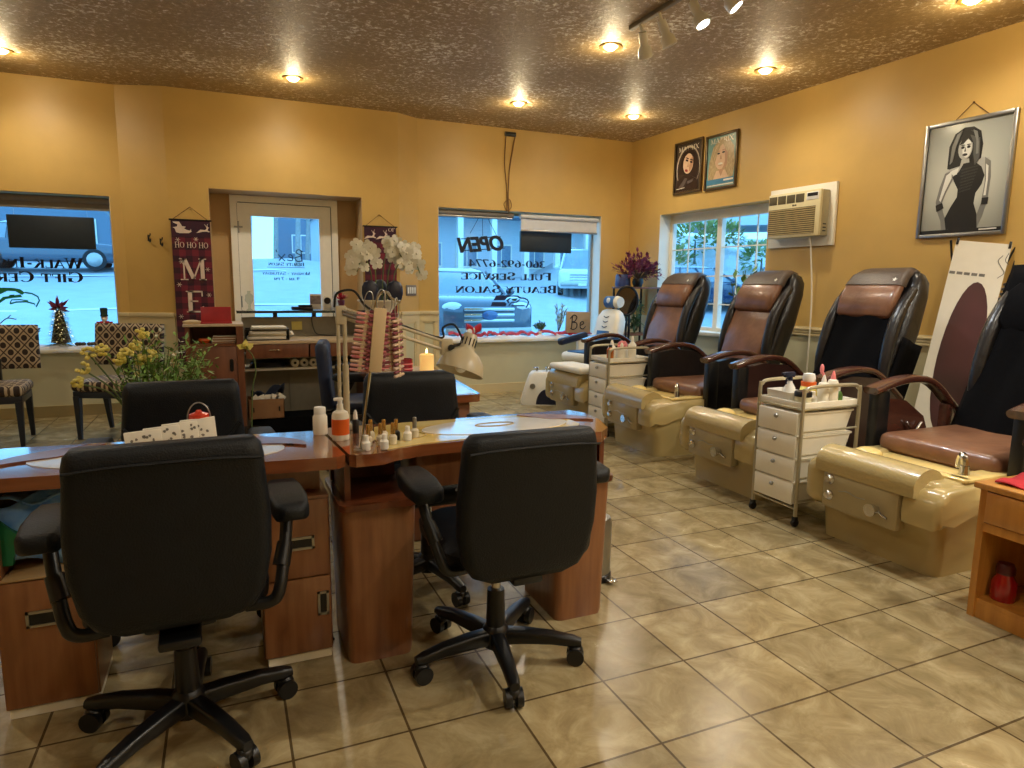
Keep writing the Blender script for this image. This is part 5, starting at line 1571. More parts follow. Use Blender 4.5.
# orchid on the end of the desk
o = thing('potted_orchid', 'white orchid in a wide white bowl on the right end of the reception desk', 'orchid', (1.255, 5.95, .981))
b = MB(); b.lathe([(0, 0), (.07, 0), (.075, .01), (.12, .09), (.175, .165), (.19, .172), (.19, .182), (.175, .18), (.11, .13), (0, .12)], n=28); b.done('bowl', IVORY, o)
for x, s in ((-.085, -1), (.135, 1)):
    b = MB()
    b.loft([[(x + s * .0 + p * wd, q * .02 - .04 + yy, z) for p, q in [(cos(a), sin(a)) for a in [2 * pi * k / 12 for k in range(12)]]] for z, wd, yy in ((.15, .03, 0), (.185, .062, -.005), (.24, .074, -.01), (.30, .07, -.01), (.335, .05, 0), (.35, .02, 0))])
    b.done('dark_leaf', NAVYP, o, angle=70)
b = MB(); b.loft([[(.02 + p * wd, q * .02 + .04, z) for p, q in [(cos(a), sin(a)) for a in [2 * pi * k / 12 for k in range(12)]]] for z, wd in ((.15, .03), (.2, .07), (.28, .08), (.34, .05), (.36, .02))]); b.done('dark_leaf', M('slate_leaf', (62, 74, 90), rough=.4), o, angle=70)
st = MB()
tips = []
for k, (x0, dx, up, side) in enumerate(((-.05, -.05, .62, -1), (-.02, -.02, .60, -1), (.03, .03, .66, 1), (.07, .05, .64, 1), (.12, .07, .62, 1))):
    p = [Vector((x0, 0, .14)), Vector((x0 + dx * .3, -.01, .4)), Vector((x0 + dx, -.02, up - .1)), Vector((x0 + dx + side * .04, -.04, up - .0)), Vector((x0 + dx + side * .11, -.06, up - .05)), Vector((x0 + dx + side * .17, -.07, up - .2))]
    st.tube(p, .005, n=6); tips.append(catmull(p, 6))
st.done('stems', STEM, o)['kind'] = 'stuff'
def bloom(mb, c, nrm, R):
    nrm = nrm.normalized(); u = nrm.orthogonal().normalized(); v = nrm.cross(u)
    for k in range(5):
        a = 2 * pi * k / 5 + .3
        d = u * cos(a) + v * sin(a)
        s = nrm.cross(d)
        q = [c + nrm * .004, c + d * R * .45 + s * R * .42 + nrm * .012, c + d * R * .85 + s * R * .36 + nrm * .008, c + d * R * 1.0, c + d * R * .85 - s * R * .36 + nrm * .008, c + d * R * .45 - s * R * .42 + nrm * .012]
        mb.poly(q)
    mb.ell(c + nrm * .012, R * .16, 6, 5)
for path, n_ in zip(tips, (16, 12, 16, 16, 16)):
    b = MB()
    L = len(path)
    for k in range(n_):
        q = path[int(L * (.48 + .51 * k / n_))] + rnd_dir() * .055
        bloom(b, q, Vector((random.uniform(-.6, .6), -1, random.uniform(-.3, .5))), random.uniform(.05, .066))
    b.done('flower_spray', WHITEFL, o)

# ------------------------------------------------------------------ plant with yellow flowers
o = thing('flowering_plant', 'leafy green plant with yellow flower heads in a pot behind the left client chair', 'plant', (-.34, 3.6, 0))
b = MB(); b.lathe([(0, 0), (.13, 0), (.14, .02), (.17, .42), (.18, .43), (.18, .46), (.165, .46), (.155, .42), (0, .40)], n=24); b.done('pot', M('glazed_brown_pot', (110, 74, 52), rough=.3), o)
sb, fb = MB(), MB()
heads = [(-.245, -.08, .975), (-.20, -.02, .985), (-.27, -.1, .91), (-.03, -.03, 1.06), (-.06, 0, 1.0), (-.10, -.05, .965), (-.13, -.04, .94), (-.30, -.06, .84), (.0, -.05, .955), (-.04, -.02, .93)]
heads = [(x - .0, y, z) for x, y, z in heads]
for h_ in heads:
    sb.tube([(random.uniform(-.05, .05), random.uniform(-.05, .05), .4), (h_[0] * .5, h_[1] * .5, .75), h_], .004, n=5)
for k in range(120):
    a = random.uniform(0, 2 * pi); R = random.uniform(.04, .25); z = random.uniform(.72, 1.05) - R * .35
    p0, p1 = Vector((R * .2 * cos(a), R * .2 * sin(a), .4)), Vector((.08 + R * .95 * cos(a), R * sin(a), z))
    sb.tube([p0, p0.lerp(p1, .5) + Vector((0, 0, .06)), p1], .0025, n=4, smooth=4)
    for j in range(26):
        q = p0.lerp(p1, random.uniform(.45, 1.05)) + rnd_dir() * .045
        leaf_quad(fb, q, rnd_dir(-.3), Vector((0, 0, 1)), random.uniform(.03, .06), random.uniform(.012, .02))
sb.done('stems', STEM, o)['kind'] = 'stuff'
fb.done('foliage', M('bright_green_leaves', (92, 132, 56), rough=.55, rgb2=(140, 176, 84), scale=9), o)['kind'] = 'stuff'
for h_ in heads:
    b = MB()
    for k in range(14):
        b.ell(Vector(h_) + rnd_dir() * .024, (.011, .011, .009), 6, 5)
    b.done('flower_head', YELLOW, o)
b = MB()
for k in range(22):
    q = Vector((.05, 0, .95)) + Vector((random.uniform(-.17, .16), random.uniform(-.14, .1), random.uniform(-.2, .12)))
    for j in range(4): leaf_quad(b, q, rnd_dir(0), Vector((0, 0, 1)), .022, .014)
b.done('small_white_flowers', WHITEFL, o)['kind'] = 'stuff'
o = thing('yellow_bloom', 'single yellow bloom on a thin stem before the brown cabinet door', 'flower', (.09, 3.62, 0))
b = MB(); b.lathe([(0, 0), (.05, 0), (.07, .5), (.05, .56), (.045, .5), (0, .48)], n=16); b.done('vase', M('dark_vase', (46, 40, 38), rough=.3), o)
b = MB(); b.tube([(0, 0, .48), (.015, 0, .75), (.035, 0, .85), (.025, 0, .93), (-.01, 0, .975)], .003, n=5); b.done('stem', STEM, o)
b = MB()
for k in range(6): leaf_quad(b, (-.01, 0, .97), rnd_dir(-.2), Vector((0, -1, 0)), .05, .03)
b.done('petals', YELLOW, o)

# ------------------------------------------------------------------ waiting chairs
def dots(name, plane):
    m = bpy.data.materials.new(name); m.use_nodes = True
    nt = m.node_tree; bs = nt.nodes['Principled BSDF']
    tc = nt.nodes.new('ShaderNodeTexCoord'); sp = nt.nodes.new('ShaderNodeSeparateXYZ'); cb = nt.nodes.new('ShaderNodeCombineXYZ')
    nt.links.new(tc.outputs['Object'], sp.inputs[0])
    nt.links.new(sp.outputs['X'], cb.inputs[0]); nt.links.new(sp.outputs[plane], cb.inputs[1])
    mp = nt.nodes.new('ShaderNodeMapping'); mp.inputs['Rotation'].default_value = (0, 0, radians(45)); mp.inputs['Scale'].default_value = (1.2, 1, 1)
    nt.links.new(cb.outputs[0], mp.inputs[0])
    def vor(feat):
        v = nt.nodes.new('ShaderNodeTexVoronoi'); v.voronoi_dimensions = '2D'; v.feature = feat; v.inputs['Scale'].default_value = 12; v.inputs['Randomness'].default_value = 0
        nt.links.new(mp.outputs[0], v.inputs['Vector']); return v
    v1, v2 = vor('F1'), vor('DISTANCE_TO_EDGE')
    r1 = nt.nodes.new('ShaderNodeValToRGB'); r1.color_ramp.interpolation = 'CONSTANT'
    e = r1.color_ramp.elements; e[0].color = lin((48, 36, 32)); e[1].position = .3; e[1].color = lin((182, 164, 136))
    nt.links.new(v1.outputs['Distance'], r1.inputs[0])
    r2 = nt.nodes.new('ShaderNodeValToRGB'); r2.color_ramp.interpolation = 'CONSTANT'
    e = r2.color_ramp.elements; e[0].color = (1, 1, 1, 1); e[1].position = .06; e[1].color = (0, 0, 0, 1)
    nt.links.new(v2.outputs['Distance'], r2.inputs[0])
    mx = nt.nodes.new('ShaderNodeMix'); mx.data_type = 'RGBA'
    nt.links.new(r2.outputs[0], mx.inputs[0]); nt.links.new(r1.outputs[0], mx.inputs[6]); mx.inputs[7].default_value = lin((74, 58, 46))
    nt.links.new(mx.outputs[2], bs.inputs['Base Color']); bs.inputs['Roughness'].default_value = .85
    return m
DOTB, DOTS = dots('dotted_fabric_upright', 'Z'), dots('dotted_fabric_flat', 'Y')
LEGM = M('dark_navy_lacquer', (26, 32, 46), rough=.35, var=.1)
def waiting_chair(label, loc, rz):
    t = thing('waiting_chair', label, 'chair', loc, rz, 'dotted waiting chairs under the left window')
    b = MB(); b.box((-.24, -.24, .40), (.24, .23, .485), r=.035, seg=4); b.done('seat', DOTS, t)
    b = MB(); b.box((-.225, -.22, .345), (.225, .21, .40), r=.004); b.done('seat_frame', LEGM, t)
    b = MB(); b.grid(lambda u, v: (-.29 + .58 * u, .235 + .05 * v - .03 * (1 - (2 * u - 1) ** 2) * -1, .57 + .36 * v), 10, 6)
    b.done('backrest', DOTB, t, solid=.05)
    b = MB(); b.box((-.03, .2, .40), (.03, .245, .66), r=.006, rot=Matrix.Rotation(radians(-6), 3, 'X')); b.done('back_post', BLACKP, t)
    for sx in (-1, 1):
        for y0, y1 in ((-.2, -.205), (.19, .25)):
            b = MB(); x = sx * .2
            b.loft([[(x + p * .6, y1 + q * .6, 0) for p, q in rrect(.05, .05, .004, 1)], [(x + p, y0 + q, .36) for p, q in rrect(.052, .052, .004, 1)]]); b.done('leg', LEGM, t)
    return t
waiting_chair('dotted fabric waiting chair right of the small lighted tree, behind the yellow flowers', (-.90, 6.48, 0), -22)
waiting_chair('dotted fabric waiting chair at the far left, cut by the edge of the photo', (-1.74, 6.42, 0), 4)

# ------------------------------------------------------------------ Christmas wall banners
def plaid():
    m = bpy.data.materials.new('burgundy_plaid_fabric'); m.use_nodes = True
    nt = m.node_tree; bs = nt.nodes['Principled BSDF']
    tc = nt.nodes.new('ShaderNodeTexCoord'); sp = nt.nodes.new('ShaderNodeSeparateXYZ'); nt.links.new(tc.outputs['Object'], sp.inputs[0])
    hs = []
    for ax in ('X', 'Z'):
        a = nt.nodes.new('ShaderNodeMath'); a.operation = 'MULTIPLY'; a.inputs[1].default_value = 1 / .114
        f_ = nt.nodes.new('ShaderNodeMath'); f_.operation = 'FRACT'
        g_ = nt.nodes.new('ShaderNodeMath'); g_.operation = 'GREATER_THAN'; g_.inputs[1].default_value = .5
        nt.links.new(sp.outputs[ax], a.inputs[0]); nt.links.new(a.outputs[0], f_.inputs[0]); nt.links.new(f_.outputs[0], g_.inputs[0]); hs.append(g_)
    ad = nt.nodes.new('ShaderNodeMath'); ad.operation = 'ADD'
    nt.links.new(hs[0].outputs[0], ad.inputs[0]); nt.links.new(hs[1].outputs[0], ad.inputs[1])
    hf = nt.nodes.new('ShaderNodeMath'); hf.operation = 'MULTIPLY'; hf.inputs[1].default_value = .5; nt.links.new(ad.outputs[0], hf.inputs[0])
    r = nt.nodes.new('ShaderNodeValToRGB'); e = r.color_ramp.elements
    e[0].color = lin((118, 36, 50)); e[1].color = lin((58, 26, 36)); k = e.new(.5); k.color = lin((88, 30, 44))
    nt.links.new(hf.outputs[0], r.inputs[0]); nt.links.new(r.outputs[0], bs.inputs['Base Color']); bs.inputs['Roughness'].default_value = .9
    return m
PLAID = plaid()
NIGHT = M('dark_night_print', (50, 28, 46), rough=.9, rgb2=(70, 30, 44), scale=12)
CRP = M('cream_print', (226, 204, 186), rough=.9, var=.04)
def deer(mb, x, z, s, mt):
    body = [(-.05, 0), (-.03, .015), (.02, .012), (.035, .03), (.03, .05), (.045, .06), (.05, .045), (.065, .04), (.05, .03), (.045, .008), (.07, -.005), (.06, -.012), (.03, -.004), (-.01, -.008), (-.05, -.02), (-.075, -.022), (-.055, -.008)]
    mb.prism([(x + p * s, z + q * s) for p, q in body], .001, mt)
    for q in ((.03, .05, .012, .078), (.036, .058, .05, .085)):
        mb.prism([(x + q[0] * s, z + q[1] * s), (x + q[2] * s, z + q[3] * s), (x + (q[2] + .004) * s, z + q[3] * s), (x + (q[0] + .006) * s, z + q[1] * s)], .001, mt)
def banner(label, loc, big):
    t = thing('hanging_banner', label, 'banner', loc, 0, 'plaid Christmas banners beside the entry door')
    Wd, L = .345, 1.42
    b = MB(); b.box((-Wd / 2, -.012, -L), (Wd / 2, -.009, 0)); cl = b.done('cloth', PLAID, t)
    b = MB(); b.box((-Wd / 2, -.0135, -.16), (Wd / 2, -.0125, 0)); b.done('top_print', NIGHT, cl)
    b = MB(); b.cyl((-Wd / 2 - .015, -.01, 0), (Wd / 2 + .015, -.01, 0), .008, n=10); b.cyl((-Wd / 2 - .01, -.01, -L), (Wd / 2 + .01, -.01, -L), .007, n=10); b.done('rod', BLACKP, t)
    b = MB(); b.tube([(-Wd / 2 + .02, -.01, .005), (0, .03, .128), (Wd / 2 - .02, -.01, .005)], .003, n=5, smooth=0); b.done('string', M('brown_cord', (96, 66, 34), rough=.8), t)
    F = lambda x, z: Matrix.Translation((x, -.0136, z)) @ Matrix.Rotation(radians(90), 4, 'X')
    b = MB()
    if big:
        b.prism([(-.155, -.02), (-.10, -.018), (-.085, -.04), (-.075, -.06), (-.04, -.065), (-.06, -.08), (-.035, -.095), (-.01, -.1), (.0, -.085), (.005, -.11), (-.02, -.125), (-.10, -.128), (-.13, -.12), (-.14, -.085), (-.16, -.075), (-.12, -.065), (-.115, -.045), (-.15, -.03)], .001, F(0, 0))
        deer(b, .11, -.10, .85, F(0, 0))
        for x in (-.105, 0, .105):
            lettering(b, 'HO', .055, F(x, -.265), .001, bold=1.0, fit=.085)
        lettering(b, 'M', .21, F(.01, -.575), .001, bold=1.05, fit=.235)
        lettering(b, 'E', .21, F(.01, -.89), .001, bold=1.05, fit=.17)
        lettering(b, 'R', .21, F(.01, -1.2), .001, bold=1.05, fit=.17)
        for x, z in ((-.12, -.19), (.04, -.18), (.13, -.47), (-.13, -.62), (.13, -.72), (-.13, -.93), (.12, -1.0), (-.1, -.4)):
            for k in range(3):
                a = pi * k / 3; b.prism([(x + .022 * cos(a) - .002 * sin(a), z + .022 * sin(a) + .002 * cos(a)), (x - .022 * cos(a) - .002 * sin(a), z - .022 * sin(a) + .002 * cos(a)), (x - .022 * cos(a) + .002 * sin(a), z - .022 * sin(a) - .002 * cos(a)), (x + .022 * cos(a) + .002 * sin(a), z + .022 * sin(a) - .002 * cos(a))], .001, F(0, 0))
    else:
        deer(b, -.11, -.115, .95, F(0, 0)); deer(b, .02, -.115, .95, F(0, 0))
        lettering(b, 'OF', .04, F(.125, -.05), .001, bold=.9, fit=.075)
    b.done('lettering', CRP, cl)
    return t
banner('burgundy plaid Christmas banner with large M and E, left of the entry door', (-.278, 7.316, 1.895), True)
banner('burgundy plaid Christmas banner behind the white orchid, right of the entry door', (1.57, 7.316, 1.915), False)
for i, (x, y, z) in enumerate(((-.655, 7.425, 1.71), (-.55, 7.388, 1.675))):
    o = thing('coat_hook', ('left', 'right')[i] + ' dark coat hook on the wall between the left window and the plaid banner', 'hook', (x, y, z), 20, 'coat hooks left of the entry')
    b = MB(); b.box((-.012, -.006, -.02), (.012, .0, .04), r=.002); b.tube([(0, -.004, .02), (0, -.04, .03), (0, -.05, .05)], .005, n=6); b.tube([(0, -.004, -.005), (0, -.03, -.03), (0, -.05, -.02), (0, -.052, .0)], .006, n=6); b.done('hook', BLACKP, o)
o = thing('switch_plate', 'grey four-gang light switch plate between the right banner and the big window', 'light switch', (1.935, 7.432, 1.235), 31)
b = MB(); b.box((-.08, -.008, -.06), (.08, 0, .06), r=.003); b.done('plate', M('grey_plate', (120, 112, 104), rough=.4), o)
for k in range(4):
    b = MB(); b.box((-.062 + .034 * k, -.013, -.035), (-.04 + .034 * k, -.006, .035), r=.002); b.done('rocker', WHITE, o)

# ------------------------------------------------------------------ pictures on the right wall  (frame: along, up; front to the room)
def on_wall(a, z, off=0.0):
    """board frame on the right wall: local x along (to the right), y up, z into the room"""
    return RW @ Matrix(((1, 0, 0, a), (0, 0, -1, -off), (0, 1, 0, z), (0, 0, 0, 1)))
def framed(name, label, a0, a1, z0, z1, fmat, fw, draw, pmats, loc_tilt=0.0, group=None):
    c = RW @ Vector(((a0 + a1) / 2, 0, z0))
    t = thing(name, label, 'picture', c, 0, group)
    w_, h_ = a1 - a0, z1 - z0
    base = Matrix.Translation(-c) @ on_wall((a0 + a1) / 2, z0)
    base = base @ Matrix.Rotation(radians(-loc_tilt), 4, 'X')
    b = MB(); b.T = base
    for lo, hi in (((-w_ / 2, 0), (-w_ / 2 + fw, h_)), ((w_ / 2 - fw, 0), (w_ / 2, h_)), ((-w_ / 2 + fw, 0), (w_ / 2 - fw, fw)), ((-w_ / 2 + fw, h_ - fw), (w_ / 2 - fw, h_))):
        b.box((*lo, .002), (*hi, .028), r=.005)
    b.done('frame', fmat, t)
    b = MB(); b.T = base @ Matrix.Translation((-w_ / 2 + fw, fw, 0))
    W_, H_ = w_ - 2 * fw, h_ - 2 * fw
    b.mi = 0; b.box((0, 0, .003), (W_, H_, .012))
    lay = [0]
    def shape(mi, pts):
        lay[0] += 1; b.mi = mi
        b.prism([(x * W_, (1 - y) * H_) for x, y in pts], .0124 - .003 + .0002 * lay[0], Matrix.Translation((0, 0, .003)))
    def words(mi, text, x, y, hgt, wid):
        lay[0] += 1; b.mi = mi
        lettering(b, text, hgt * H_, Matrix.Translation((x * W_, (1 - y) * H_, .0124 + .0002 * lay[0])), .0004, fit=wid * W_)
    draw(shape, words)
    b.done('print', pmats, t)
    return t, base
def oval(cx, cy, rx, ry, n=22, rot=0):
    return [(cx + rx * cos(2 * pi * k / n) * cos(rot) - ry * sin(2 * pi * k / n) * sin(rot), cy + rx * cos(2 * pi * k / n) * sin(rot) + ry * sin(2 * pi * k / n) * cos(rot)) for k in range(n)]
def photo_ground():
    m = bpy.data.materials.new('photo_print_ground'); m.use_nodes = True
    nt = m.node_tree; bs = nt.nodes['Principled BSDF']
    tc = nt.nodes.new('ShaderNodeTexCoord'); g = nt.nodes.new('ShaderNodeTexGradient'); g.gradient_type = 'SPHERICAL'
    mp = nt.nodes.new('ShaderNodeMapping'); mp.inputs['Location'].default_value = (0, 0, -.62); mp.inputs['Scale'].default_value = (1.5, 1.5, 1.5)
    nt.links.new(tc.outputs['Object'], mp.inputs[0]); nt.links.new(mp.outputs[0], g.inputs[0])
    r = nt.nodes.new('ShaderNodeValToRGB'); r.color_ramp.elements[0].color = lin((70, 72, 68)); r.color_ramp.elements[1].color = lin((196, 198, 188)); r.color_ramp.elements[1].position = .75
    nt.links.new(g.outputs[0], r.inputs[0]); nt.links.new(r.outputs[0], bs.inputs['Base Color']); bs.inputs['Roughness'].default_value = .15
    return m
G = lambda v, n='': M('grey_print_%d' % v, (v, v, int(v * .97)), rough=.35, var=.05, scale=8)
BWM = [photo_ground(), G(28), G(80), G(176), G(50), G(122), G(222)]
def bw(shape, words):
    shape(1, [(0, .965), (1, .965), (1, 1), (0, 1)])
    shape(1, [(.27, .40), (.27, .2), (.33, .09), (.44, .045), (.55, .05), (.64, .1), (.68, .22), (.67, .36), (.60, .42), (.36, .42)])
    shape(3, [(.44, .33), (.53, .33), (.55, .42), (.42, .42)])
    shape(3, [(.25, .44), (.31, .405), (.42, .39), (.58, .375), (.70, .335), (.77, .35), (.79, .42), (.72, .52), (.40, .54), (.31, .5)])
    shape(5, [(.25, .44), (.33, .42), (.36, .5), (.29, .61), (.24, .73), (.29, .83), (.36, .92), (.38, .965), (.27, .965), (.25, .88), (.19, .78), (.165, .7), (.2, .56)])
    shape(5, [(.72, .34), (.79, .38), (.81, .52), (.80, .72), (.76, .86), (.71, .965), (.62, .965), (.68, .88), (.73, .74), (.745, .56)])
    shape(1, [(.42, .44), (.47, .37), (.60, .365), (.69, .42), (.735, .5), (.71, .58), (.65, .65), (.64, .74), (.69, .84), (.71, .965), (.33, .965), (.30, .86), (.36, .76), (.43, .67), (.43, .6), (.37, .52), (.35, .48)])
    for k in range(8):
        a = .42 + .028 * k
        shape(4, [(.44 + .02 * (k % 2), a), (.66 - .01 * k, a - .02), (.66 - .01 * k, a - .008), (.45, a + .014)])
    shape(6, [(.27, .46), (.33, .43), (.34, .49), (.27, .61), (.23, .70), (.21, .68), (.24, .57)])
    shape(6, [(.74, .40), (.77, .42), (.78, .54), (.775, .68), (.75, .68), (.76, .54)])
    shape(6, [(.31, .43), (.42, .40), (.40, .46), (.36, .47)])
    shape(1, [(.17, .73), (.25, .71), (.275, .76), (.19, .79)]); shape(1, [(.735, .70), (.81, .70), (.805, .76), (.735, .76)])
    shape(3, oval(.475, .235, .085, .1)); shape(6, oval(.495, .24, .055, .08))
    shape(1, [(.40, .2), (.44, .12), (.52, .08), (.60, .12), (.6, .2), (.545, .19), (.5, .15), (.45, .19)])
    for x in (.445, .515): shape(1, oval(x, .225, .022, .012)); shape(2, oval(x, .205, .026, .006))
    shape(2, [(.475, .22), (.487, .265), (.465, .265)]); shape(4, oval(.478, .292, .03, .012))
    shape(2, [(.52, .12), (.64, .16), (.66, .34), (.61, .4), (.58, .3), (.57, .2)]); shape(5, [(.36, .1), (.42, .07), (.36, .2), (.33, .34), (.30, .36), (.31, .2)]); shape(5, [(.55, .08), (.6, .1), (.63, .2), (.64, .3), (.61, .3), (.6, .18)])
    shape(6, [(.74, .975), (.94, .973), (.94, .985), (.74, .987)])
pic, pbase = framed('framed_photo', 'large framed black-and-white photo of a woman in a dark halter dress', 3.83, 4.47, 1.70, 2.55, STEEL, .028, bw, BWM)
b = MB(); b.T = pbase
b.tube([(-.11, .845, .016), (.005, .955, .005), (.13, .845, .016)], .003, n=5, smooth=0); b.ell((.005, .955, .006), (.008, .008, .008), 8, 6)
b.done('hanging_string', bpy.data.materials['brown_cord'], pic)
SK1, SK2 = M('print_skin', (216, 182, 148), rough=.3, var=.06), M('print_skin_shade', (186, 142, 110), rough=.3, var=.06)
HD, HB = M('print_dark_hair', (44, 30, 26), rough=.3, var=.3, scale=30), M('print_blond_hair', (206, 184, 140), rough=.3, rgb2=(150, 122, 82), scale=30, stretch=(6, 6, 1))
def mag1(shape, words):
    words(2, 'MATRIX', .5, .16, .10, .8)
    shape(4, oval(.5, .52, .47, .46)); shape(0, oval(.51, .54, .44, .44))
    shape(1, [(.2, .4), (.3, .2), (.55, .14), (.8, .25), (.92, .5), (.85, .75), (.6, .7), (.35, .65), (.15, .62)])
    shape(3, oval(.50, .43, .2, .21, rot=.35)); shape(5, oval(.62, .45, .06, .16, rot=.35))
    for x, y in ((.45, .36), (.62, .41)): shape(1, oval(x, y, .055, .022, rot=.3)); shape(1, oval(x + .01, y - .045, .07, .012, rot=.3))
    shape(5, [(.5, .4), (.47, .5), (.53, .5)]); shape(6, oval(.44, .57, .06, .028, rot=.2))
    shape(1, [(.05, .98), (.1, .75), (.35, .66), (.65, .7), (.9, .8), (.95, .98)]); shape(7, [(.15, .9), (.4, .72), (.5, .74), (.3, .95)]); shape(7, [(.5, .8), (.75, .76), (.7, .82), (.52, .86)])
    shape(2, [(.06, .93), (.4, .915), (.4, .928), (.06, .943)])
BRONZE = M('dark_bronze_frame', (92, 74, 48), rough=.3, metal=.4)
MG = [M('print_dark_ground', (62, 50, 42), rough=.3, var=.2), HD, M('print_white', (228, 222, 206), rough=.3), SK1, M('print_pale_ring', (196, 184, 166), rough=.3), SK2, M('print_red_lips', (150, 44, 40), rough=.3), M('print_grey_jacket', (92, 82, 78), rough=.3)]
framed('framed_magazine_cover', 'framed magazine cover of a dark-haired woman, left of the two small posters', .855, 1.325, 2.365, 2.945, BRONZE, .026, mag1, MG, group='framed magazine covers')
def mag2(shape, words):
    shape(1, [(.05, .85), (.08, .5), (.2, .2), (.45, .04), (.7, .04), (.92, .25), (.97, .6), (.92, .85)])
    words(2, 'MATRIX', .5, .13, .10, .8)
    shape(3, oval(.46, .40, .2, .26, rot=-.15)); shape(4, [(.6, .25), (.72, .35), (.7, .6), (.55, .7), (.64, .5)])
    shape(1, [(.3, .25), (.5, .06), (.62, .12), (.45, .2), (.33, .4), (.25, .6), (.15, .8), (.1, .6)])
    for x, y in ((.40, .34), (.57, .33)): shape(5, oval(x, y, .05, .018)); shape(4, oval(x, y - .045, .06, .01))
    shape(4, [(.485, .36), (.45, .46), (.52, .46)]); shape(2, oval(.48, .545, .085, .022)); shape(4, oval(.48, .575, .07, .01))
    shape(3, [(.25, .85), (.35, .68), (.65, .68), (.8, .85)]); shape(4, [(.42, .66), (.6, .66), (.52, .8)])
    shape(6, [(0, .84), (1, .84), (1, .94), (0, .94)]); shape(2, [(.62, .865), (.95, .865), (.95, .9), (.62, .9)]); shape(2, [(.05, .955), (.95, .955), (.95, .975), (.05, .975)])
framed('framed_magazine_cover', 'framed magazine cover of a smiling blond woman, right of the two small posters', 1.375, 1.85, 2.35, 2.925, BRONZE, .026, mag2,
       [M('print_teal_ground', (110, 150, 146), rough=.3, var=.1), HB, MG[2], SK1, SK2, HD, M('print_blue_band', (70, 130, 160), rough=.3)], group='framed magazine covers')

# ------------------------------------------------------------------ air conditioner
c = RW @ Vector((2.71, 0, 1.69))
ac = thing('air_conditioner', 'cream window air conditioner in a white wall frame', 'air conditioner', c)
A = Matrix.Translation(-c) @ on_wall(2.71, 1.69)
ACM, ACD, ACG = M('cream_ac_plastic', (220, 208, 164), rough=.4, var=.03), M('dark_vent', (84, 74, 46), rough=.6), M('louvre_tan', (180, 160, 110), rough=.5)
b = MB(); b.T = A; b.box((-.37, 0, .0), (.37, .55, .03), r=.004); b.done('wall_frame', WHITEP, ac)
b = MB(); b.T = A; b.box((-.27, .085, .03), (.31, .485, .12), r=.008); b.done('housing', M('grey_beige_case', (170, 160, 128), rough=.4, var=.04), ac)
b = MB(); b.T = A @ Matrix.Translation((.04, 0, 0)); b.box((-.315, .08, .12), (.275, .49, .155), r=.014); fc = b.done('front_cover', ACM, ac)
b = MB(); b.T = A @ Matrix.Translation((.04, 0, 0))
for k in range(4): b.box((-.303 + .103 * k, .39, .148), (-.303 + .103 * k + .093, .465, .158), r=.002)
b.done('air_outlet', ACD, fc)
b = MB(); b.T = A @ Matrix.Translation((.04, 0, 0)); b.box((.125, .40, .148), (.255, .468, .159), r=.002); b.done('control_panel', WHITE, fc)
b = MB(); b.T = A @ Matrix.Translation((.04, 0, 0)); b.box((.135, .43, .156), (.245, .46, .161)); b.done('display', BLACKP, fc)
b = MB(); b.T = A @ Matrix.Translation((.04, 0, 0)); b.mi = 1; b.box((-.30, .105, .15), (.225, .345, .157)); b.mi = 0
for k in range(13): b.box((-.30, .108 + .0185 * k, .154), (.225, .117 + .0185 * k, .163), r=.001, seg=1)
b.done('louvre_grille', [ACG, ACD], fc)
b = MB(); b.T = A @ Matrix.Translation((.04, 0, 0)); b.cyl((-.02, .368, .154), (-.02, .368, .158), .009, n=12); b.box((-.006, .362, .154), (.016, .374, .157)); b.done('badge', BLACKP, fc)
b = MB(); b.T = A
for k in range(3): b.box((.3095, .12 + .03 * k, .06), (.312, .13 + .03 * k, .1))
b.done('side_mark', BLACKP, ac)
b = MB(); b.T = RW
b.tube([(2.905, -.11, 1.765), (2.91, -.09, 1.62), (2.915, -.05, 1.3), (2.92, -.04, 1.0), (2.92, -.04, .55), (2.93, -.03, .3)], .007, n=6); o = b.done('power_cord', IVORY); tag(o, 'white power cord hanging down the wall from the air conditioner', 'cord')

# ------------------------------------------------------------------ poster on a stand between the last two pedicure chairs
def oval_xy(cx, cy, rx, ry, n=32):
    return [(cx + rx * cos(2 * pi * k / n), cy + ry * sin(2 * pi * k / n)) for k in range(n)]
Pp = Vector((4.74, 3.2, 0))
o = thing('poster_stand', 'tall white poster with a dark rounded picture, on a stand behind the nearest pedicure chair', 'poster', Pp, 0)
BT = Matrix(((.55, 0, -.835, 0), (-.835, 0, -.55, 0), (0, 1, 0, 0), (0, 0, 0, 1)))
BT = BT @ Matrix.Rotation(radians(-5), 4, 'X') @ Matrix.Rotation(radians(-7), 4, 'Z')
b = MB(); b.T = BT
b.box((-.165, .1, -.001), (.165, 1.66, .001)); sh = b.done('sheet', M('white_poster', (230, 224, 208), rough=.5, var=.02), o)
b = MB(); b.T = BT
b.prism(oval_xy(.025, .82, .13, .56), .001, Matrix.Translation((.0, 0, .0012))); b.done('printed_picture', M('printed_brown_picture', (58, 46, 42), rough=.3, rgb2=(98, 60, 62), scale=2.4, detail=1), sh)
b = MB(); b.T = BT
for k in range(5): b.box((-.16 + .045 * k, 1.42, .001), (-.125 + .045 * k, 1.44, .002))
b.tube([(.13, 1.58, .002), (.11, 1.54, .002), (.135, 1.5, .002), (.16, 1.46, .002), (.13, 1.42, .002)], .003, n=4); b.tube([(.16, 1.6, .002), (.15, 1.55, .002), (.175, 1.52, .002)], .003, n=4); b.done('printed_marks', bpy.data.materials['grey_print'], sh)
b = MB(); b.T = BT
for x in (-.155, .155): b.box((x - .008, 1.63, -.012), (x + .008, 1.68, .008), r=.002)
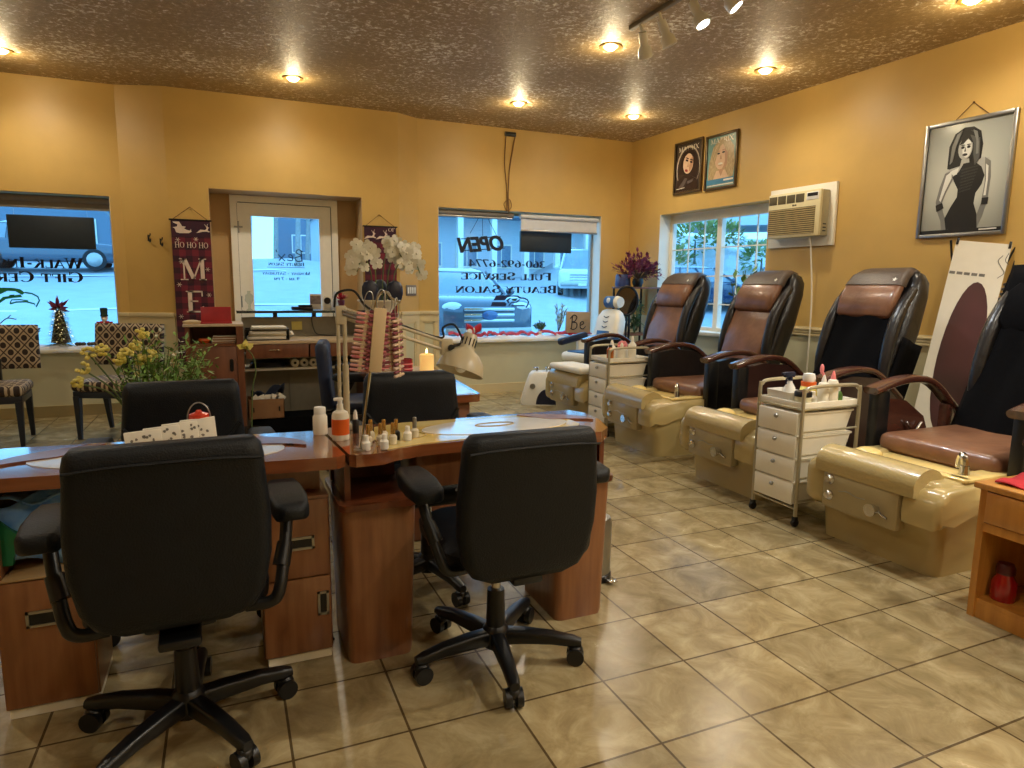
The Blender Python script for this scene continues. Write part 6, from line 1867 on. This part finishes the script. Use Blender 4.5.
b.cyl((.2, 1.69, -.03), (-.24, .0, -.2), .008, n=8); b.cyl((-.2, 1.66, -.03), (.24, .0, -.2), .008, n=8); b.cyl((.205, 1.7, -.03), (.205, 1.2, -.06), .007, n=8); b.done('stand_poles', BLACKP, o)

# ------------------------------------------------------------------ cable from the ceiling to the sign
o = thing('hanging_cable', 'pair of tan cords hanging from a small black box at the ceiling', 'cable', (3.17, 7.5, 3.03))
b = MB(); b.box((-.08, -.03, .0), (.06, 0, .05), r=.006); b.done('box', BLACKP, o)
CO = M('tan_cord', (120, 84, 40), rough=.6)
b = MB(); b.tube([(-.065, -.012, .0), (-.08, -.014, -.3), (-.05, -.014, -.6), (-.045, -.014, -.86)], .006, n=6); b.tube([(.05, -.012, .0), (.02, -.014, -.15), (-.02, -.014, -.4), (-.03, -.014, -.7), (-.02, -.014, -.87)], .008, n=6)
b.tube([(-.08, -.02, -.76), (-.02, -.03, -.72), (.01, -.02, -.8), (-.05, -.03, -.85), (-.08, -.02, -.8)], .005, n=5, closed=True); b.done('cords', CO, o)

# ------------------------------------------------------------------ window lettering, signs and shades
YG = 7.7235
K = 7.7235 / 7.5
def gz(z): return 1.3 + (z - 1.3) * K
def vinyl(label, lines, cat='window lettering'):
    c = Vector((sum(l[1] + l[2] for l in lines) / len(lines) / 2 * K, YG, gz(lines[-1][3])))
    o = thing('window_lettering', label, cat, c)
    for text, x0, x1, zb, hgt in lines:
        b = MB(); b.T = Matrix.Translation(-c)
        lettering(b, text, hgt * K, facing(((x0 + x1) / 2 * K, YG, gz(zb)), 180), .0012, bold=1.5, fit=(x1 - x0) * K)
        b.done('text_line', INK, o)
    return o
vinyl('black backwards lettering of a phone number and FULL SERVICE BEAUTY SALON on the big window', [('360-692-6774', 2.64, 3.65, 1.518, .085), ('Full Service', 2.55, 3.735, 1.368, .092), ('Beauty Salon', 2.475, 3.81, 1.212, .095)])
vinyl('black backwards lettering WALK-INS and GIFT CERTIFICATES on the left window', [('Walk-Ins', -1.90, -1.235, 1.415, .098), ('Gift Certificates', -2.62, -1.245, 1.285, .098)])
yd = 7.7405
dc = Vector((.62, yd, 1.33))
o = thing('window_lettering', 'small black backwards lettering of the salon name and opening hours on the entry door glass', 'window lettering', dc)
for text, x0, x1, zb, hgt in (('Beauty Salon', .44, .815, 1.488, .038), ('Monday - Saturday', .375, .875, 1.39, .034), ('9 am - 7 pm', .495, .76, 1.332, .034)):
    b = MB(); b.T = Matrix.Translation(-dc)
    lettering(b, text, hgt, facing(((x0 + x1) / 2, yd, zb), 180), .001, bold=1.5, fit=x1 - x0)
    b.done('text_line', INK, o)
b = MB(); b.T = Matrix.Translation(-dc)
def script(pts, s, ox, oz): b.tube([(ox - p * s, yd, oz + q * s) for p, q in pts], .006, n=5)
script([(.1, .9), (.05, .0)], .13, .80, 1.535); script([(-.05, .8), (.3, 1.0), (.5, .75), (.1, .5), (.6, .3), (.4, .02), (.0, .1)], .13, .80, 1.535)
script([(.75, .25), (1.1, .4), (1.0, .58), (.8, .4), (.85, .08), (1.25, .12)], .13, .80, 1.535); script([(1.4, .6), (1.9, .05)], .13, .80, 1.535); script([(1.95, .55), (1.5, .1), (1.4, .05)], .13, .80, 1.535); script([(2.1, .95), (2.05, .75)], .13, .80, 1.535)
b.done('script_line', INK, o)
b = MB(); b.T = Matrix.Translation(-dc); b.box((.43, yd - .001, 1.468), (.82, yd + .001, 1.473)); b.done('rule_line', INK, o)

# bird-head decals
PXM = .01365
def decal(label, polys, mats, ox, oz, sx=.01365, sz=.0123, name='bird_head_decal'):
    b = MB()
    for mi, pts in polys:
        b.mi = mi
        b.prism([(ox + x * sx, oz - y * sz) for x, y in pts], .0012, Matrix(((1, 0, 0, 0), (0, 0, 1, YG - .0006), (0, 1, 0, 0), (0, 0, 0, 1))))
    o = b.done(name, mats); tag(o, label, 'window decal')
def thick(pts, w_):
    P = [Vector((x, y)) for x, y in pts]; L, R_ = [], []
    for i, p in enumerate(P):
        t_ = (P[min(i + 1, len(P) - 1)] - P[max(i - 1, 0)]).normalized(); n_ = Vector((-t_.y, t_.x)) * w_ / 2
        L.append(p + n_); R_.append(p - n_)
    return [[tuple(L[i]), tuple(L[i + 1]), tuple(R_[i + 1]), tuple(R_[i])] for i in range(len(P) - 1)]
s_ = lambda q: [(x / 12.8, y / 12.8) for x, y in q]
polys = [(0, s_([(205, 65), (480, 65), (525, 95), (505, 108), (470, 85), (400, 75), (340, 95), (310, 128), (168, 130)])), (0, s_([(155, 150), (310, 150), (338, 172), (322, 207), (138, 205)])),
         (0, s_([(330, 128), (375, 96), (395, 100), (360, 130), (372, 158), (352, 172), (348, 150)])), (2, s_([(395, 108), (480, 100), (455, 138), (415, 136)])), (0, s_([(400, 148), (452, 150), (500, 112), (508, 120), (470, 160), (400, 162), (372, 200), (355, 205), (378, 165)])),
         (0, s_([(400, 190), (560, 190), (585, 205), (560, 208), (395, 206)]))]
polys += [(0, q) for q in thick(s_([(510, 98), (560, 100), (600, 118), (620, 150), (608, 190), (585, 225)]), 1.4)]
HAWK0 = M('navy_vinyl', (16, 40, 84), rough=.5); HAWK1 = M('green_vinyl', (26, 128, 76), rough=.5); HAWK2 = M('teal_vinyl', (22, 82, 92), rough=.5)
x480 = 480; 
decal('dark blue bird-head decal low on the big window, under the word SALON', polys, [HAWK0, HAWK1, HAWK2], 2.79 * K, gz(1.243))
t8 = lambda q: [(x / 8, y / 8) for x, y in q]
polys = [(1, t8([(-60, 140), (100, 142), (160, 152), (197, 182), (172, 200), (120, 170), (60, 168), (0, 195), (-60, 190)])), (1, t8([(20, 215), (100, 205), (160, 195), (172, 218), (100, 225), (40, 235), (-20, 275), (-40, 260), (0, 235)])), (1, t8([(70, 200), (115, 196), (100, 212), (70, 212)]))]
for q in thick(t8([(195, 180), (250, 188), (295, 212), (306, 245), (275, 298), (262, 272), (200, 255), (120, 258), (70, 272)]), 1.6) + thick(t8([(70, 272), (85, 240), (150, 238), (215, 248)]), 1.2): polys.append((1, q))
decal('green bird-head decal low on the left window', polys, [HAWK0, HAWK1, HAWK2], -1.90 * K, gz(1.391), .0080, .0093)

# open sign
o = thing('open_sign', 'black OPEN sign seen from behind, hanging at the upper left of the big window', 'sign', (2.80 * K, 7.66, gz(1.70)), 0)
b = MB()
fm = Matrix.Rotation(radians(-5), 4, 'Y') @ facing((0, 0, 0), 180)
cur = bpy.data.curves.new('open_text', 'FONT'); cur.body = 'OPEN'; cur.size = .24; cur.align_x = 'CENTER'; cur.extrude = .012; cur.offset = .008; cur.shear = .2; cur.space_character = 1.0
tmp = bpy.data.objects.new('open_text', cur); COL.objects.link(tmp)
dg = bpy.context.evaluated_depsgraph_get(); me = bpy.data.meshes.new_from_object(tmp.evaluated_get(dg))
bb = bmesh.new(); bb.from_mesh(me); bpy.data.objects.remove(tmp); bpy.data.curves.remove(cur); bpy.data.meshes.remove(me)
b.merge(bb, fm @ Matrix.Translation((0, .0, 0)) @ Matrix.Diagonal((.93, 1.0, 1, 1)))
b.done('letters', INK, o)
b = MB(); b.T = fm; b.box((-.25, .15, -.008), (.27, .16, .0), r=.003); b.box((-.29, .012, -.008), (.25, .022, .0), r=.003); b.done('backing', INK, o)
b = MB(); b.tube([(-.16, 0, .2), (-.03, .01, .42)], .003, n=5, smooth=0); b.tube([(.18, 0, .19), (.05, .01, .42)], .003, n=5, smooth=0); b.tube([(0, 0, .18), (.0, .01, .42)], .003, n=5, smooth=0)
b.done('hanging_wires', BLACKP, o)
# dark panels (backs of lighted signs)
def panel(label, x0, x1, z0, z1, y):
    kk = y / 7.5
    c = Vector(((x0 + x1) / 2 * kk, y, 1.3 + (z0 - 1.3) * kk)); t = thing('sign_panel', label, 'sign', c)
    w_, h_ = (x1 - x0) * kk, (z1 - z0) * kk
    b = MB(); b.box((-w_ / 2, -.015, 0), (w_ / 2, .03, h_), r=.006); b.done('case', M('charcoal_sign_back', (26, 38, 48), rough=.5, var=.1), t)
    b = MB()
    for x in (-w_ * .42, w_ * .42): b.cyl((x, .01, h_ - .01), (x, .01, h_ + .12), .002, n=5)
    b.done('hanging_wires', STEEL, t)
panel('dark rectangular sign seen from behind in the left window', -1.795, -1.112, 1.595, 1.893, 7.62)
panel('dark rectangular sign seen from behind at the upper right of the big window', 3.31, 4.003, 1.708, 1.955, 7.62)
def shade(label, x0, x1, z0, z1, y, mt, roll=False):
    t = thing('roller_blind', label, 'blind', ((x0 + x1) / 2, y, z0)); w_ = x1 - x0
    b = MB(); b.box((-w_ / 2 + .01, -.004, .02), (w_ / 2 - .01, .0, z1 - z0 - .05)); b.done('cloth', mt, t)
    b = MB(); b.cyl((-w_ / 2, 0, z1 - z0 - .04), (w_ / 2, 0, z1 - z0 - .04), .032, n=14); b.done('roller', mt, t)
    b = MB(); b.box((-w_ / 2 + .005, -.012, 0), (w_ / 2 - .005, .008, .024), r=.006); b.done('hem_bar', STEEL, t)
GSH = M('grey_shade_cloth', (128, 120, 110), rough=.8, var=.05); WSH = M('white_shade_cloth', (206, 206, 206), rough=.8, var=.03)
shade('rolled grey shade at the top of the left window', -2.74, -.98, 1.965, 2.098, 7.60, GSH)
shade('short grey shade at the top left of the big window', 2.30, 3.24, 2.085, 2.178, 7.57, GSH)
shade('white shade at the top right of the big window', 3.33, 4.41, 1.955, 2.175, 7.56, WSH)

# ------------------------------------------------------------------ window sill decorations
SNOW = M('cotton_snow', (232, 234, 238), rough=.95, var=.05, scale=20, bump=.8, bscale=40)
def snow(label, x0, x1, z):
    b = MB(); n = 40
    b.grid(lambda u, v: (x0 + (x1 - x0) * u, 7.435 + .25 * v + (.012 * sin(u * 40) if v < .1 else 0), z + .05 * sin(pi * min(1, max(0, v * 1.0))) * (.6 + .4 * sin(u * 37) * cos(u * 17)) - (.035 if v == 0 else 0)), 60, 8)
    o = b.done('cotton_snow', SNOW, angle=80, solid=.004); tag(o, label, 'decoration'); o['kind'] = 'stuff'
snow('white cotton snow spread along the sill of the big window', 2.30, 4.41, .662)
snow('white cotton snow spread along the sill of the left window', -2.72, -1.0, .662)
ROSE = M('rose_red_ribbon', (196, 66, 84), rough=.7, var=.15, scale=30)
def ribbon(label, x0, x1, y, z, seed):
    random.seed(seed); b = MB()
    pts = [(x0 + (x1 - x0) * k / 16, y + random.uniform(-.03, .03), z + random.uniform(.0, .04)) for k in range(17)]
    P = catmull(pts, 4)
    b.grid(lambda u, v: P[min(len(P) - 1, int(u * (len(P) - 1)))] + Vector((0, (v - .5) * .03, (v - .5) * .035)), len(P) - 1, 1)
    o = b.done('red_ribbon', ROSE, solid=.003, angle=80); tag(o, label, 'ribbon')
ribbon('red ribbon winding through the cotton snow in the middle of the big window sill', 2.95, 3.75, 7.53, .70, 3)
ribbon('red ribbon across the left end of the big window sill', 2.4, 2.95, 7.5, .70, 5)
ribbon('red ribbon at the right end of the big window sill, under the sign reading Be', 3.72, 4.32, 7.49, .695, 8)
random.seed(11)
o = thing('red_bow', 'red and white bow figure at the left end of the big window sill', 'bow', (2.72, 7.52, .70))
b = MB()
for s in (-1, 1):
    b.loft([[(s * x, q * .035, z + q2 * .05) for q, q2 in [(cos(a), sin(a)) for a in [2 * pi * k / 8 for k in range(8)]]] for x, z in ((.01, .06), (.05, .085), (.09, .1))])
b.done('loops', REDF, o)
b = MB(); b.ell((0, 0, .06), (.03, .03, .035)); b.ell((-.06, -.01, .045), (.04, .04, .05)); b.done('knot', WHITE, o)
o = thing('word_block', 'tan square sign reading Be on the big window sill', 'sign', (4.115, 7.475, .712), -4)
b = MB(); b.box((-.165, -.02, 0), (.165, .02, .27), r=.004, rot=Matrix.Rotation(radians(2), 3, 'Y')); bo = b.done('block', M('tan_board', (184, 156, 122), rough=.6, var=.04), o)
b = MB()
def scr(pts, ox): b.tube([(ox + p * .2, -.0225, .045 + q * .2) for p, q in pts], .006, n=6)
scr([(.12, .85), (.06, .05)], -.11); scr([(-.04, .7), (.2, .92), (.42, .8), (.3, .55), (.1, .48), (.4, .42), (.42, .15), (.2, .0), (-.02, .08)], -.11); scr([(.66, .25), (.9, .38), (.84, .5), (.68, .42), (.68, .12), (.86, .04), (1.05, .2)], -.11)
b.done('word', INK, bo)
b = MB(); b.box((-.19, -.03, -.012), (.19, .03, .0), r=.004); b.done('base', REDF, o)
def sprig(label, name, x, y, z, h_, mt, n, spread=.35, cat='plant'):
    o = thing(name, label, cat, (x, y, z))
    s, l = MB(), MB()
    for k in range(n):
        d = Vector((random.uniform(-spread, spread), random.uniform(-.15, .15), 1)).normalized()
        e = d * h_ * random.uniform(.6, 1)
        s.tube([(0, 0, 0), e * .5 + Vector((.01, 0, 0)), e], .003, n=4, smooth=3)
        for j in range(9):
            leaf_quad(l, e * random.uniform(.35, 1), (d + rnd_dir() * .8).normalized(), Vector((0, 1, 0)), .05, .018)
    s.done('stems', BARK, o)['kind'] = 'stuff'; l.done('leaves', mt, o)['kind'] = 'stuff'
    b = MB(); b.lathe([(0, 0), (.03, 0), (.035, .03), (0, .035)], n=12); b.done('base', WHITE, o)
sprig('pale frosted green sprig standing on the big window sill left of the sign reading Be', 'frosted_sprig', 3.87, 7.55, .70, .36, M('frosted_green', (120, 160, 140), rough=.6, rgb2=(190, 206, 190), scale=20), 9, .4)
sprig('low dark sprig with red berries in the snow of the big window sill', 'berry_sprig', 3.62, 7.56, .70, .16, DGREEN, 7, .8)
sprig('small leafless twig on the left window sill, left of the lighted tree', 'dry_twig', -1.70, 7.55, .70, .2, BARK, 5, .8)
# lighted little tree
o = thing('tabletop_tree', 'small lighted Christmas tree with a burgundy bow top on the left window sill', 'Christmas tree', (-1.47, 7.56, .665))
b = MB(); b.lathe([(0, 0), (.05, 0), (.04, .04), (.085, .05), (.03, .33), (0, .37)], n=12); b.done('trunk', BARK, o)
b, g_ = MB(), MB()
for k in range(900):
    z = .03 + .36 * random.random(); a = random.uniform(0, 2 * pi); R = .12 * (1 - z / .5) * random.uniform(.5, 1)
    leaf_quad(b, (R * cos(a), R * sin(a), z), Vector((cos(a), sin(a), random.uniform(-.5, .3))), Vector((0, 0, 1)), .045, .014)
for k in range(70):
    z = .03 + .33 * random.random(); a = random.uniform(0, 2 * pi); R = .12 * (1 - z / .5)
    g_.ell((R * cos(a), R * sin(a), z), .004, 5, 4)
b.done('needles', M('olive_needles', (110, 116, 70), rough=.7, rgb2=(176, 170, 110), scale=30), o)['kind'] = 'stuff'
g_.done('light_string', emit('warm_fairy_light', (255, 236, 180), 1.1), o)['kind'] = 'stuff'
b = MB()
for k in range(26): leaf_quad(b, (0, 0, .37), rnd_dir(-.1), Vector((0, 1, 0)), random.uniform(.07, .14), .03)
b.done('bow', PURPLE, o)
# nutcracker
o = thing('nutcracker', 'small nutcracker soldier with a black hat on the left window sill behind the waiting chair', 'figurine', (-1.09, 7.50, .672))
b = MB(); b.box((-.05, -.035, .0), (.05, .035, .02), r=.004); b.cyl((-.022, 0, .02), (-.022, 0, .15), .018, n=10); b.cyl((.022, 0, .02), (.022, 0, .15), .018, n=10); b.done('legs', BLACKP, o)
b = MB(); b.box((-.042, -.03, .14), (.042, .03, .245), r=.01); 
for s in (-1, 1): b.cyl((s * .055, 0, .24), (s * .06, -.005, .14), .014, n=8)
b.done('coat', REDF, o)
b = MB(); b.box((-.006, -.032, .15), (.006, -.028, .24)); b.ell((0, -.03, .2), (.03, .004, .006)); b.done('coat_trim', WHITE, o)
b = MB(); b.ell((0, 0, .275), (.03, .028, .035)); b.done('head', M('painted_skin', (224, 184, 160), rough=.4), o)
b = MB(); b.ell((0, -.02, .262), (.022, .014, .022)); b.done('beard', WHITE, o)
b = MB(); b.lathe([(.033, .29), (.035, .3), (.03, .31), (.033, .37), (0, .375)], n=14); b.done('hat', M('dark_green_felt', (34, 58, 48), rough=.9), o)
# snowman-ish figure at the picture's left edge
o = thing('winter_figurine', 'small white figurine with brown twigs on the left window sill at the photo edge', 'figurine', (-1.97, 7.52, .67))
b = MB(); b.ell((0, 0, .08), (.075, .06, .085)); b.ell((.0, 0, .2), (.055, .05, .06)); b.done('body', SNOW, o)
b = MB(); b.lathe([(.06, .135), (.064, .145), (.06, .155)], n=14); b.done('scarf', REDF, o, solid=.008)
b = MB()
for s in (-1, 1): b.tube([(s * .04, 0, .23), (s * .1, 0, .28), (s * .17, 0, .27)], .005, n=5); b.tube([(s * .1, 0, .28), (s * .13, 0, .31)], .004, n=4, smooth=0)
b.done('twigs', BARK, o)
b = MB()
for k in range(9): b.ell((-1.33 + .03 * k + random.uniform(-.01, .01), 7.5 + random.uniform(-.02, .02), .70), (.022, .02, .018), 8, 6)
o = b.done('pine_cones', BARK); tag(o, 'row of small brown pine cones in the snow right of the lighted tree', 'pine cones'); o['kind'] = 'stuff'

# ------------------------------------------------------------------ corner by the gridded window
o = thing('corner_table', 'small dark two-tier table in the corner under the burgundy flowers', 'table', (4.62, 6.95, 0))
b = MB(); b.box((-.22, -.2, 1.28), (.22, .2, 1.30), r=.004); b.done('top', WALNUT, o)
b = MB(); b.box((-.2, -.18, .72), (.2, .18, .735), r=.004); b.done('shelf', WALNUT, o)
for x in (-.2, .2):
    for y in (-.18, .18):
        b = MB(); b.cyl((x, y, 0), (x, y, 1.28), .014, n=8); b.done('leg', BLACKP, o)
o = thing('burgundy_bouquet', 'burgundy flower arrangement on the corner table beside the gridded window', 'flowers', (4.57, 6.84, 1.301))
b = MB(); b.lathe([(0, 0), (.05, 0), (.07, .06), (.06, .1), (0, .1)], n=16); b.done('pot', BLACKP, o)
s, l = MB(), MB()
for k in range(70):
    d = Vector((random.uniform(-1, 1), random.uniform(-.6, .6), random.uniform(.15, 1.0))).normalized(); L = random.uniform(.2, .36)
    e = Vector((0, 0, .08)) + d * L
    if e.x > .23: e.x = .23
    if e.y > .3: e.y = .3
    s.tube([(0, 0, .08), e * .55 + Vector((0, 0, .05)), e], .0025, n=4, smooth=3)
    for j in range(11):
        leaf_quad(l, Vector((0, 0, .08)).lerp(e, random.uniform(.5, 1)), (d + rnd_dir() * .9).normalized(), Vector((0, 0, 1)), .06, .03)
s.done('stems', BARK, o)['kind'] = 'stuff'; l.done('petals', PURPLE, o)['kind'] = 'stuff'
b = MB(); b.lathe([(0, 0), (.085, 0), (.095, .02), (.09, .13), (.08, .15), (0, .15)], n=20); o = b.done('blue_pot', M('blue_glaze', (54, 66, 120), rough=.3, rgb2=(90, 104, 150), scale=12), loc=(4.45, 6.98, 1.301)); tag(o, 'blue patterned pot left of the burgundy flowers on the corner table', 'pot')
o = thing('table_mirror', 'round dark-rimmed table mirror before the corner table', 'mirror', (4.29, 6.63, 0))
b = MB(); b.cyl((0, 0, 0), (0, 0, .96), .012, n=8); b.lathe([(0, 0), (.12, 0), (.1, .02), (0, .025)], n=20); b.done('stand', BLACKP, o)
R_ = Matrix.Rotation(radians(-25), 3, 'Z')
b = MB(); b.tube([R_ @ Vector((.125 * cos(a), 0, 1.14 + .165 * sin(a))) for a in [2 * pi * k / 24 for k in range(24)]], .014, n=8, closed=True, smooth=2); b.done('rim', BLACKP, o)
b = MB(); b.loft([[R_ @ Vector((.12 * cos(a), y, 1.14 + .16 * sin(a))) for a in [2 * pi * k / 28 for k in range(28)]] for y in (-.004, .004)]); b.done('mirror_glass', M('dark_mirror', (90, 84, 80), rough=.05, metal=.9, var=.02), o)
def leafy(label, loc, h_, n, R, leaf, name='leafy_plant', mt=DGREEN, pot=True, zmin=.3):
    o = thing(name, label, 'plant', loc)
    if pot:
        b = MB(); b.lathe([(0, 0), (.11, 0), (.15, .26), (.155, .28), (.14, .28), (0, .25)], n=20); b.done('pot', KHAKI, o)
    s, l = MB(), MB()
    for k in range(n):
        a = random.uniform(0, 2 * pi); r_ = R * random.uniform(.2, 1); z = h_ * random.uniform(zmin, 1)
        e = Vector((r_ * cos(a), r_ * sin(a), z)); st_ = Vector((0, 0, .25 if pot else 0))
        s.tube([st_, st_.lerp(e, .5) + Vector((0, 0, .08)), e], .004, n=4, smooth=3)
        for j in range(7):
            q = st_.lerp(e, random.uniform(.45, 1)) + rnd_dir() * .03
            leaf_quad(l, q, (e.normalized() * .4 + rnd_dir()).normalized(), Vector((0, 0, 1)), leaf, leaf * .5)
    s.done('stems', STEM, o)['kind'] = 'stuff'; l.done('leaves', mt, o)['kind'] = 'stuff'
leafy('leafy green plant in a pot before the gridded window, behind the two brown chairs', (4.68, 5.08, 0), 1.5, 34, .2, .10, mt=GREEN)
leafy('small leafy plant on the lower shelf of the corner table', (4.62, 6.95, .736), .42, 22, .15, .07, pot=False, name='shelf_plant', zmin=.2)
sprig('thin spiky sprig on the gridded window sill behind the farthest chair', 'spiky_sprig', 4.80, 6.2, .80, .62, DGREEN, 7, .35)

# ------------------------------------------------------------------ foot spa machine on the floor
o = thing('foot_bath', 'white portable machine with a dark round opening on the floor under the big window', 'machine', (3.2, 6.62, 0), -28)
b = MB(); b.loft([[(x, y, z) for x, y in rrect(w_, d_, r_)] for z, w_, d_, r_ in ((0, .44, .3, .06), (.05, .45, .3, .06), (.2, .37, .27, .06), (.33, .28, .24, .06), (.36, .22, .2, .05))]); b.done('body', WHITE, o, angle=50)
b = MB(); b.prism([(.12 * cos(a), .0 + .17 * sin(a)) for a in [pi * k / 16 for k in range(17)]], .02, Matrix(((1, 0, 0, .07), (0, 0, -1, -.132), (0, 1, 0, .01), (0, 0, 0, 1)))); b.done('opening', NAVYP, o)
b = MB(); b.cyl((-.09, -.125, .21), (-.09, -.15, .21), .03, n=16); b.cyl((-.09, -.15, .21), (-.09, -.155, .21), .012, n=10); b.done('dial', STEEL, o)
b = MB(); b.cyl((-.05, 0, .355), (-.05, 0, .40), .014, n=10); b.box((-.09, -.01, .39), (-.03, .01, .405), r=.004); b.tube([(.06, -.03, .36), (.05, -.04, .4), (.09, -.05, .41), (.1, -.05, .36)], .01, n=6); b.done('tap', CHROME, o)

# ------------------------------------------------------------------ oak cabinet at the right edge
oc = thing('side_cabinet', 'golden oak side cabinet with a drawer and open shelf at the right edge', 'cabinet', (2.71, 1.60, 0), -1)
# front looks to -X, runs towards -Y
b = MB()
b.box((0, -.025, 0), (.5, 0, .53)); b.box((0, -.72, 0), (.5, -.695, .53)); b.box((.485, -.72, 0), (.5, 0, .53)); b.box((.01, -.695, .06), (.49, -.02, .08)); b.box((.01, -.695, .375), (.49, -.02, .392)); b.box((.008, -.695, 0), (.03, -.02, .062)); b.box((.0, -.695, .36), (.02, -.02, .395))
b.done('carcass', OAK, oc)
b = MB(); b.box((-.02, -.74, .53), (.52, .018, .555), r=.005); b.done('top', OAK, oc)
b = MB(); b.box((-.012, -.69, .40), (.012, -.03, .525), r=.004); dr = b.done('drawer', OAK, oc)
b = MB(); b.ell((-.03, -.36, .465), (.02, .018, .018), 12, 8); b.done('knob', OAK, dr)
o = thing('red_jar', 'dark red glass jar on the shelf of the oak cabinet', 'jar', (2.80, 1.525, .081))
b = MB(); b.lathe([(0, 0), (.042, 0), (.045, .01), (.045, .075), (.03, .1), (.03, .11), (0, .11)], n=20); b.done('body', M('red_candle_glass', (150, 14, 20), rough=.12, coat=.7), o)
b = MB(); b.lathe([(.028, .108), (.034, .11), (.034, .135), (.026, .15), (0, .152)], n=20); b.done('lid', M('dark_red_lid', (70, 16, 20), rough=.3), o)
b = MB(); b.grid(lambda u, v: (-.02 + .26 * u, -.03 - .17 * v + .03 * u, .008 + .006 * sin(u * 9 + v * 6)), 12, 8)
o = b.done('red_cloth', REDF, loc=(2.76, 1.60, .553), solid=.005, angle=80); tag(o, 'red cloth crumpled on the top of the oak cabinet', 'cloth')
b = MB(); b.tube([(-.09, .14, .0), (0, 0, .004), (.05, -.06, .004)], .008, n=6)
o = thing('cushioned_stool_arm', 'dark mahogany box end with a black pad on top of the oak cabinet', 'box', (3.02, 1.52, .5555)); b.bm.free()
b = MB(); b.box((-.06, -.16, 0), (.06, .08, .12), r=.02); b.done('box', BLKLE, o)
b = MB(); b.box((-.07, -.17, .12), (.07, .09, .15), r=.01); b.done('lid', ARMW, o)

# ------------------------------------------------------------------ lights
def recessed(label, x, y, group='recessed ceiling lights', watts=LAMP_W):
    t = thing('recessed_light', label, 'ceiling light', (x, y, H), 0, group)
    b = MB(); b.lathe([(.058, -.001), (.06, -.008), (.085, -.008), (.09, -.0005)], n=28); b.done('trim_ring', M('brass_trim', (176, 140, 74), rough=.3, metal=.8) if 'brass_trim' not in bpy.data.materials else bpy.data.materials['brass_trim'], t)
    b = MB(); b.lathe([(0, -.03), (.03, -.026), (.048, -.012), (.056, -.001)], n=20); b.done('bulb', LAMPGLOW, t)
    ld_ = bpy.data.lights.new('bulb_glow', 'POINT'); ld_.energy = HALO_W; ld_.color = HALO_RGB; ld_.shadow_soft_size = .04
    lo = bpy.data.objects.new('bulb_glow', ld_); COL.objects.link(lo); lo.parent = t; lo.location = (0, 0, -.075)
    ld_ = bpy.data.lights.new('bulb_light', 'SPOT'); ld_.energy = watts; ld_.color = LAMP_RGB; ld_.shadow_soft_size = .05; ld_.spot_size = radians(165); ld_.spot_blend = .8
    lo = bpy.data.objects.new('bulb_light', ld_); COL.objects.link(lo); lo.parent = t; lo.location = (0, 0, -.06)
recessed('recessed ceiling light at the left edge of the photo, above the left window', -1.56, 6.80)
recessed('recessed ceiling light above the entry door', .65, 6.56)
recessed('recessed ceiling light above the big window, by the hanging cords', 2.81, 6.45)
recessed('recessed ceiling light beside the end of the track light', 2.80, 4.68)
recessed('recessed ceiling light nearest the far right corner', 4.13, 6.38)
recessed('recessed ceiling light above the air conditioner', 4.27, 4.61)
recessed('recessed ceiling light at the top edge of the photo near the large framed photo', 4.42, 3.0)
for x, y, k in ((2.9, 1.2, 1), (.7, .9, .22), (-1.6, 3.6, .4), (4.5, .8, 1.15), (-1.6, .6, .18), (1.4, -1.2, .35), (3.6, -1.2, 1.1)):  # unseen lamps, added as the main light of the near room
    recessed('added unseen recessed ceiling light that brightens the near part of the room', x, y, 'added recessed lights out of view', NEAR_W * k)
tk = thing('track_light', 'white track light with small spot heads on the ceiling', 'track light', (2.72, 3.5, H))
b = MB(); b.box((-.017, -.9, -.03), (.017, .78, 0), r=.003); b.done('track', M('grey_track', (120, 108, 84), rough=.4, metal=.4), tk)
for y, dx, dy, on in ((.66, .12, .10, False), (.44, .10, -.02, False), (.12, .06, -.10, True), (-.12, .14, -.12, True), (-.5, .1, -.1, True)):
    b = MB(); p0 = Vector((.0, y, -.03)); p1 = Vector((.02, y, -.075)); ax = Vector((dx, dy, -.22)).normalized()
    b.cyl(p0, p1, .012, n=10)
    Q = Vector((0, 0, 1)).rotation_difference(ax).to_matrix()
    b.lathe([(0, -.005), (.028, 0), (.03, .06), (.026, .085), (.046, .11), (.05, .165), (.042, .165), (.036, .12)], c=p1, n=20, M3=Q)
    sh = b.done('spot_head', WHITE, tk, angle=50)
    b = MB(); b.lathe([(0, .15), (.03, .152), (.041, .158)], c=p1, n=18, M3=Q); b.done('lamp_face', COOLGLOW if on else WHITE, sh)
    if on:
        l_ = bpy.data.lights.new('spot_lamp', 'SPOT'); l_.energy = TRACK_W * 4; l_.color = TRACK_RGB; l_.spot_size = radians(70); l_.spot_blend = .6; l_.shadow_soft_size = .03
        lo = bpy.data.objects.new('spot_lamp', l_); COL.objects.link(lo); lo.parent = sh; lo.location = p1 + ax * .175; lo.rotation_euler = ax.to_track_quat('-Z', 'Y').to_euler()
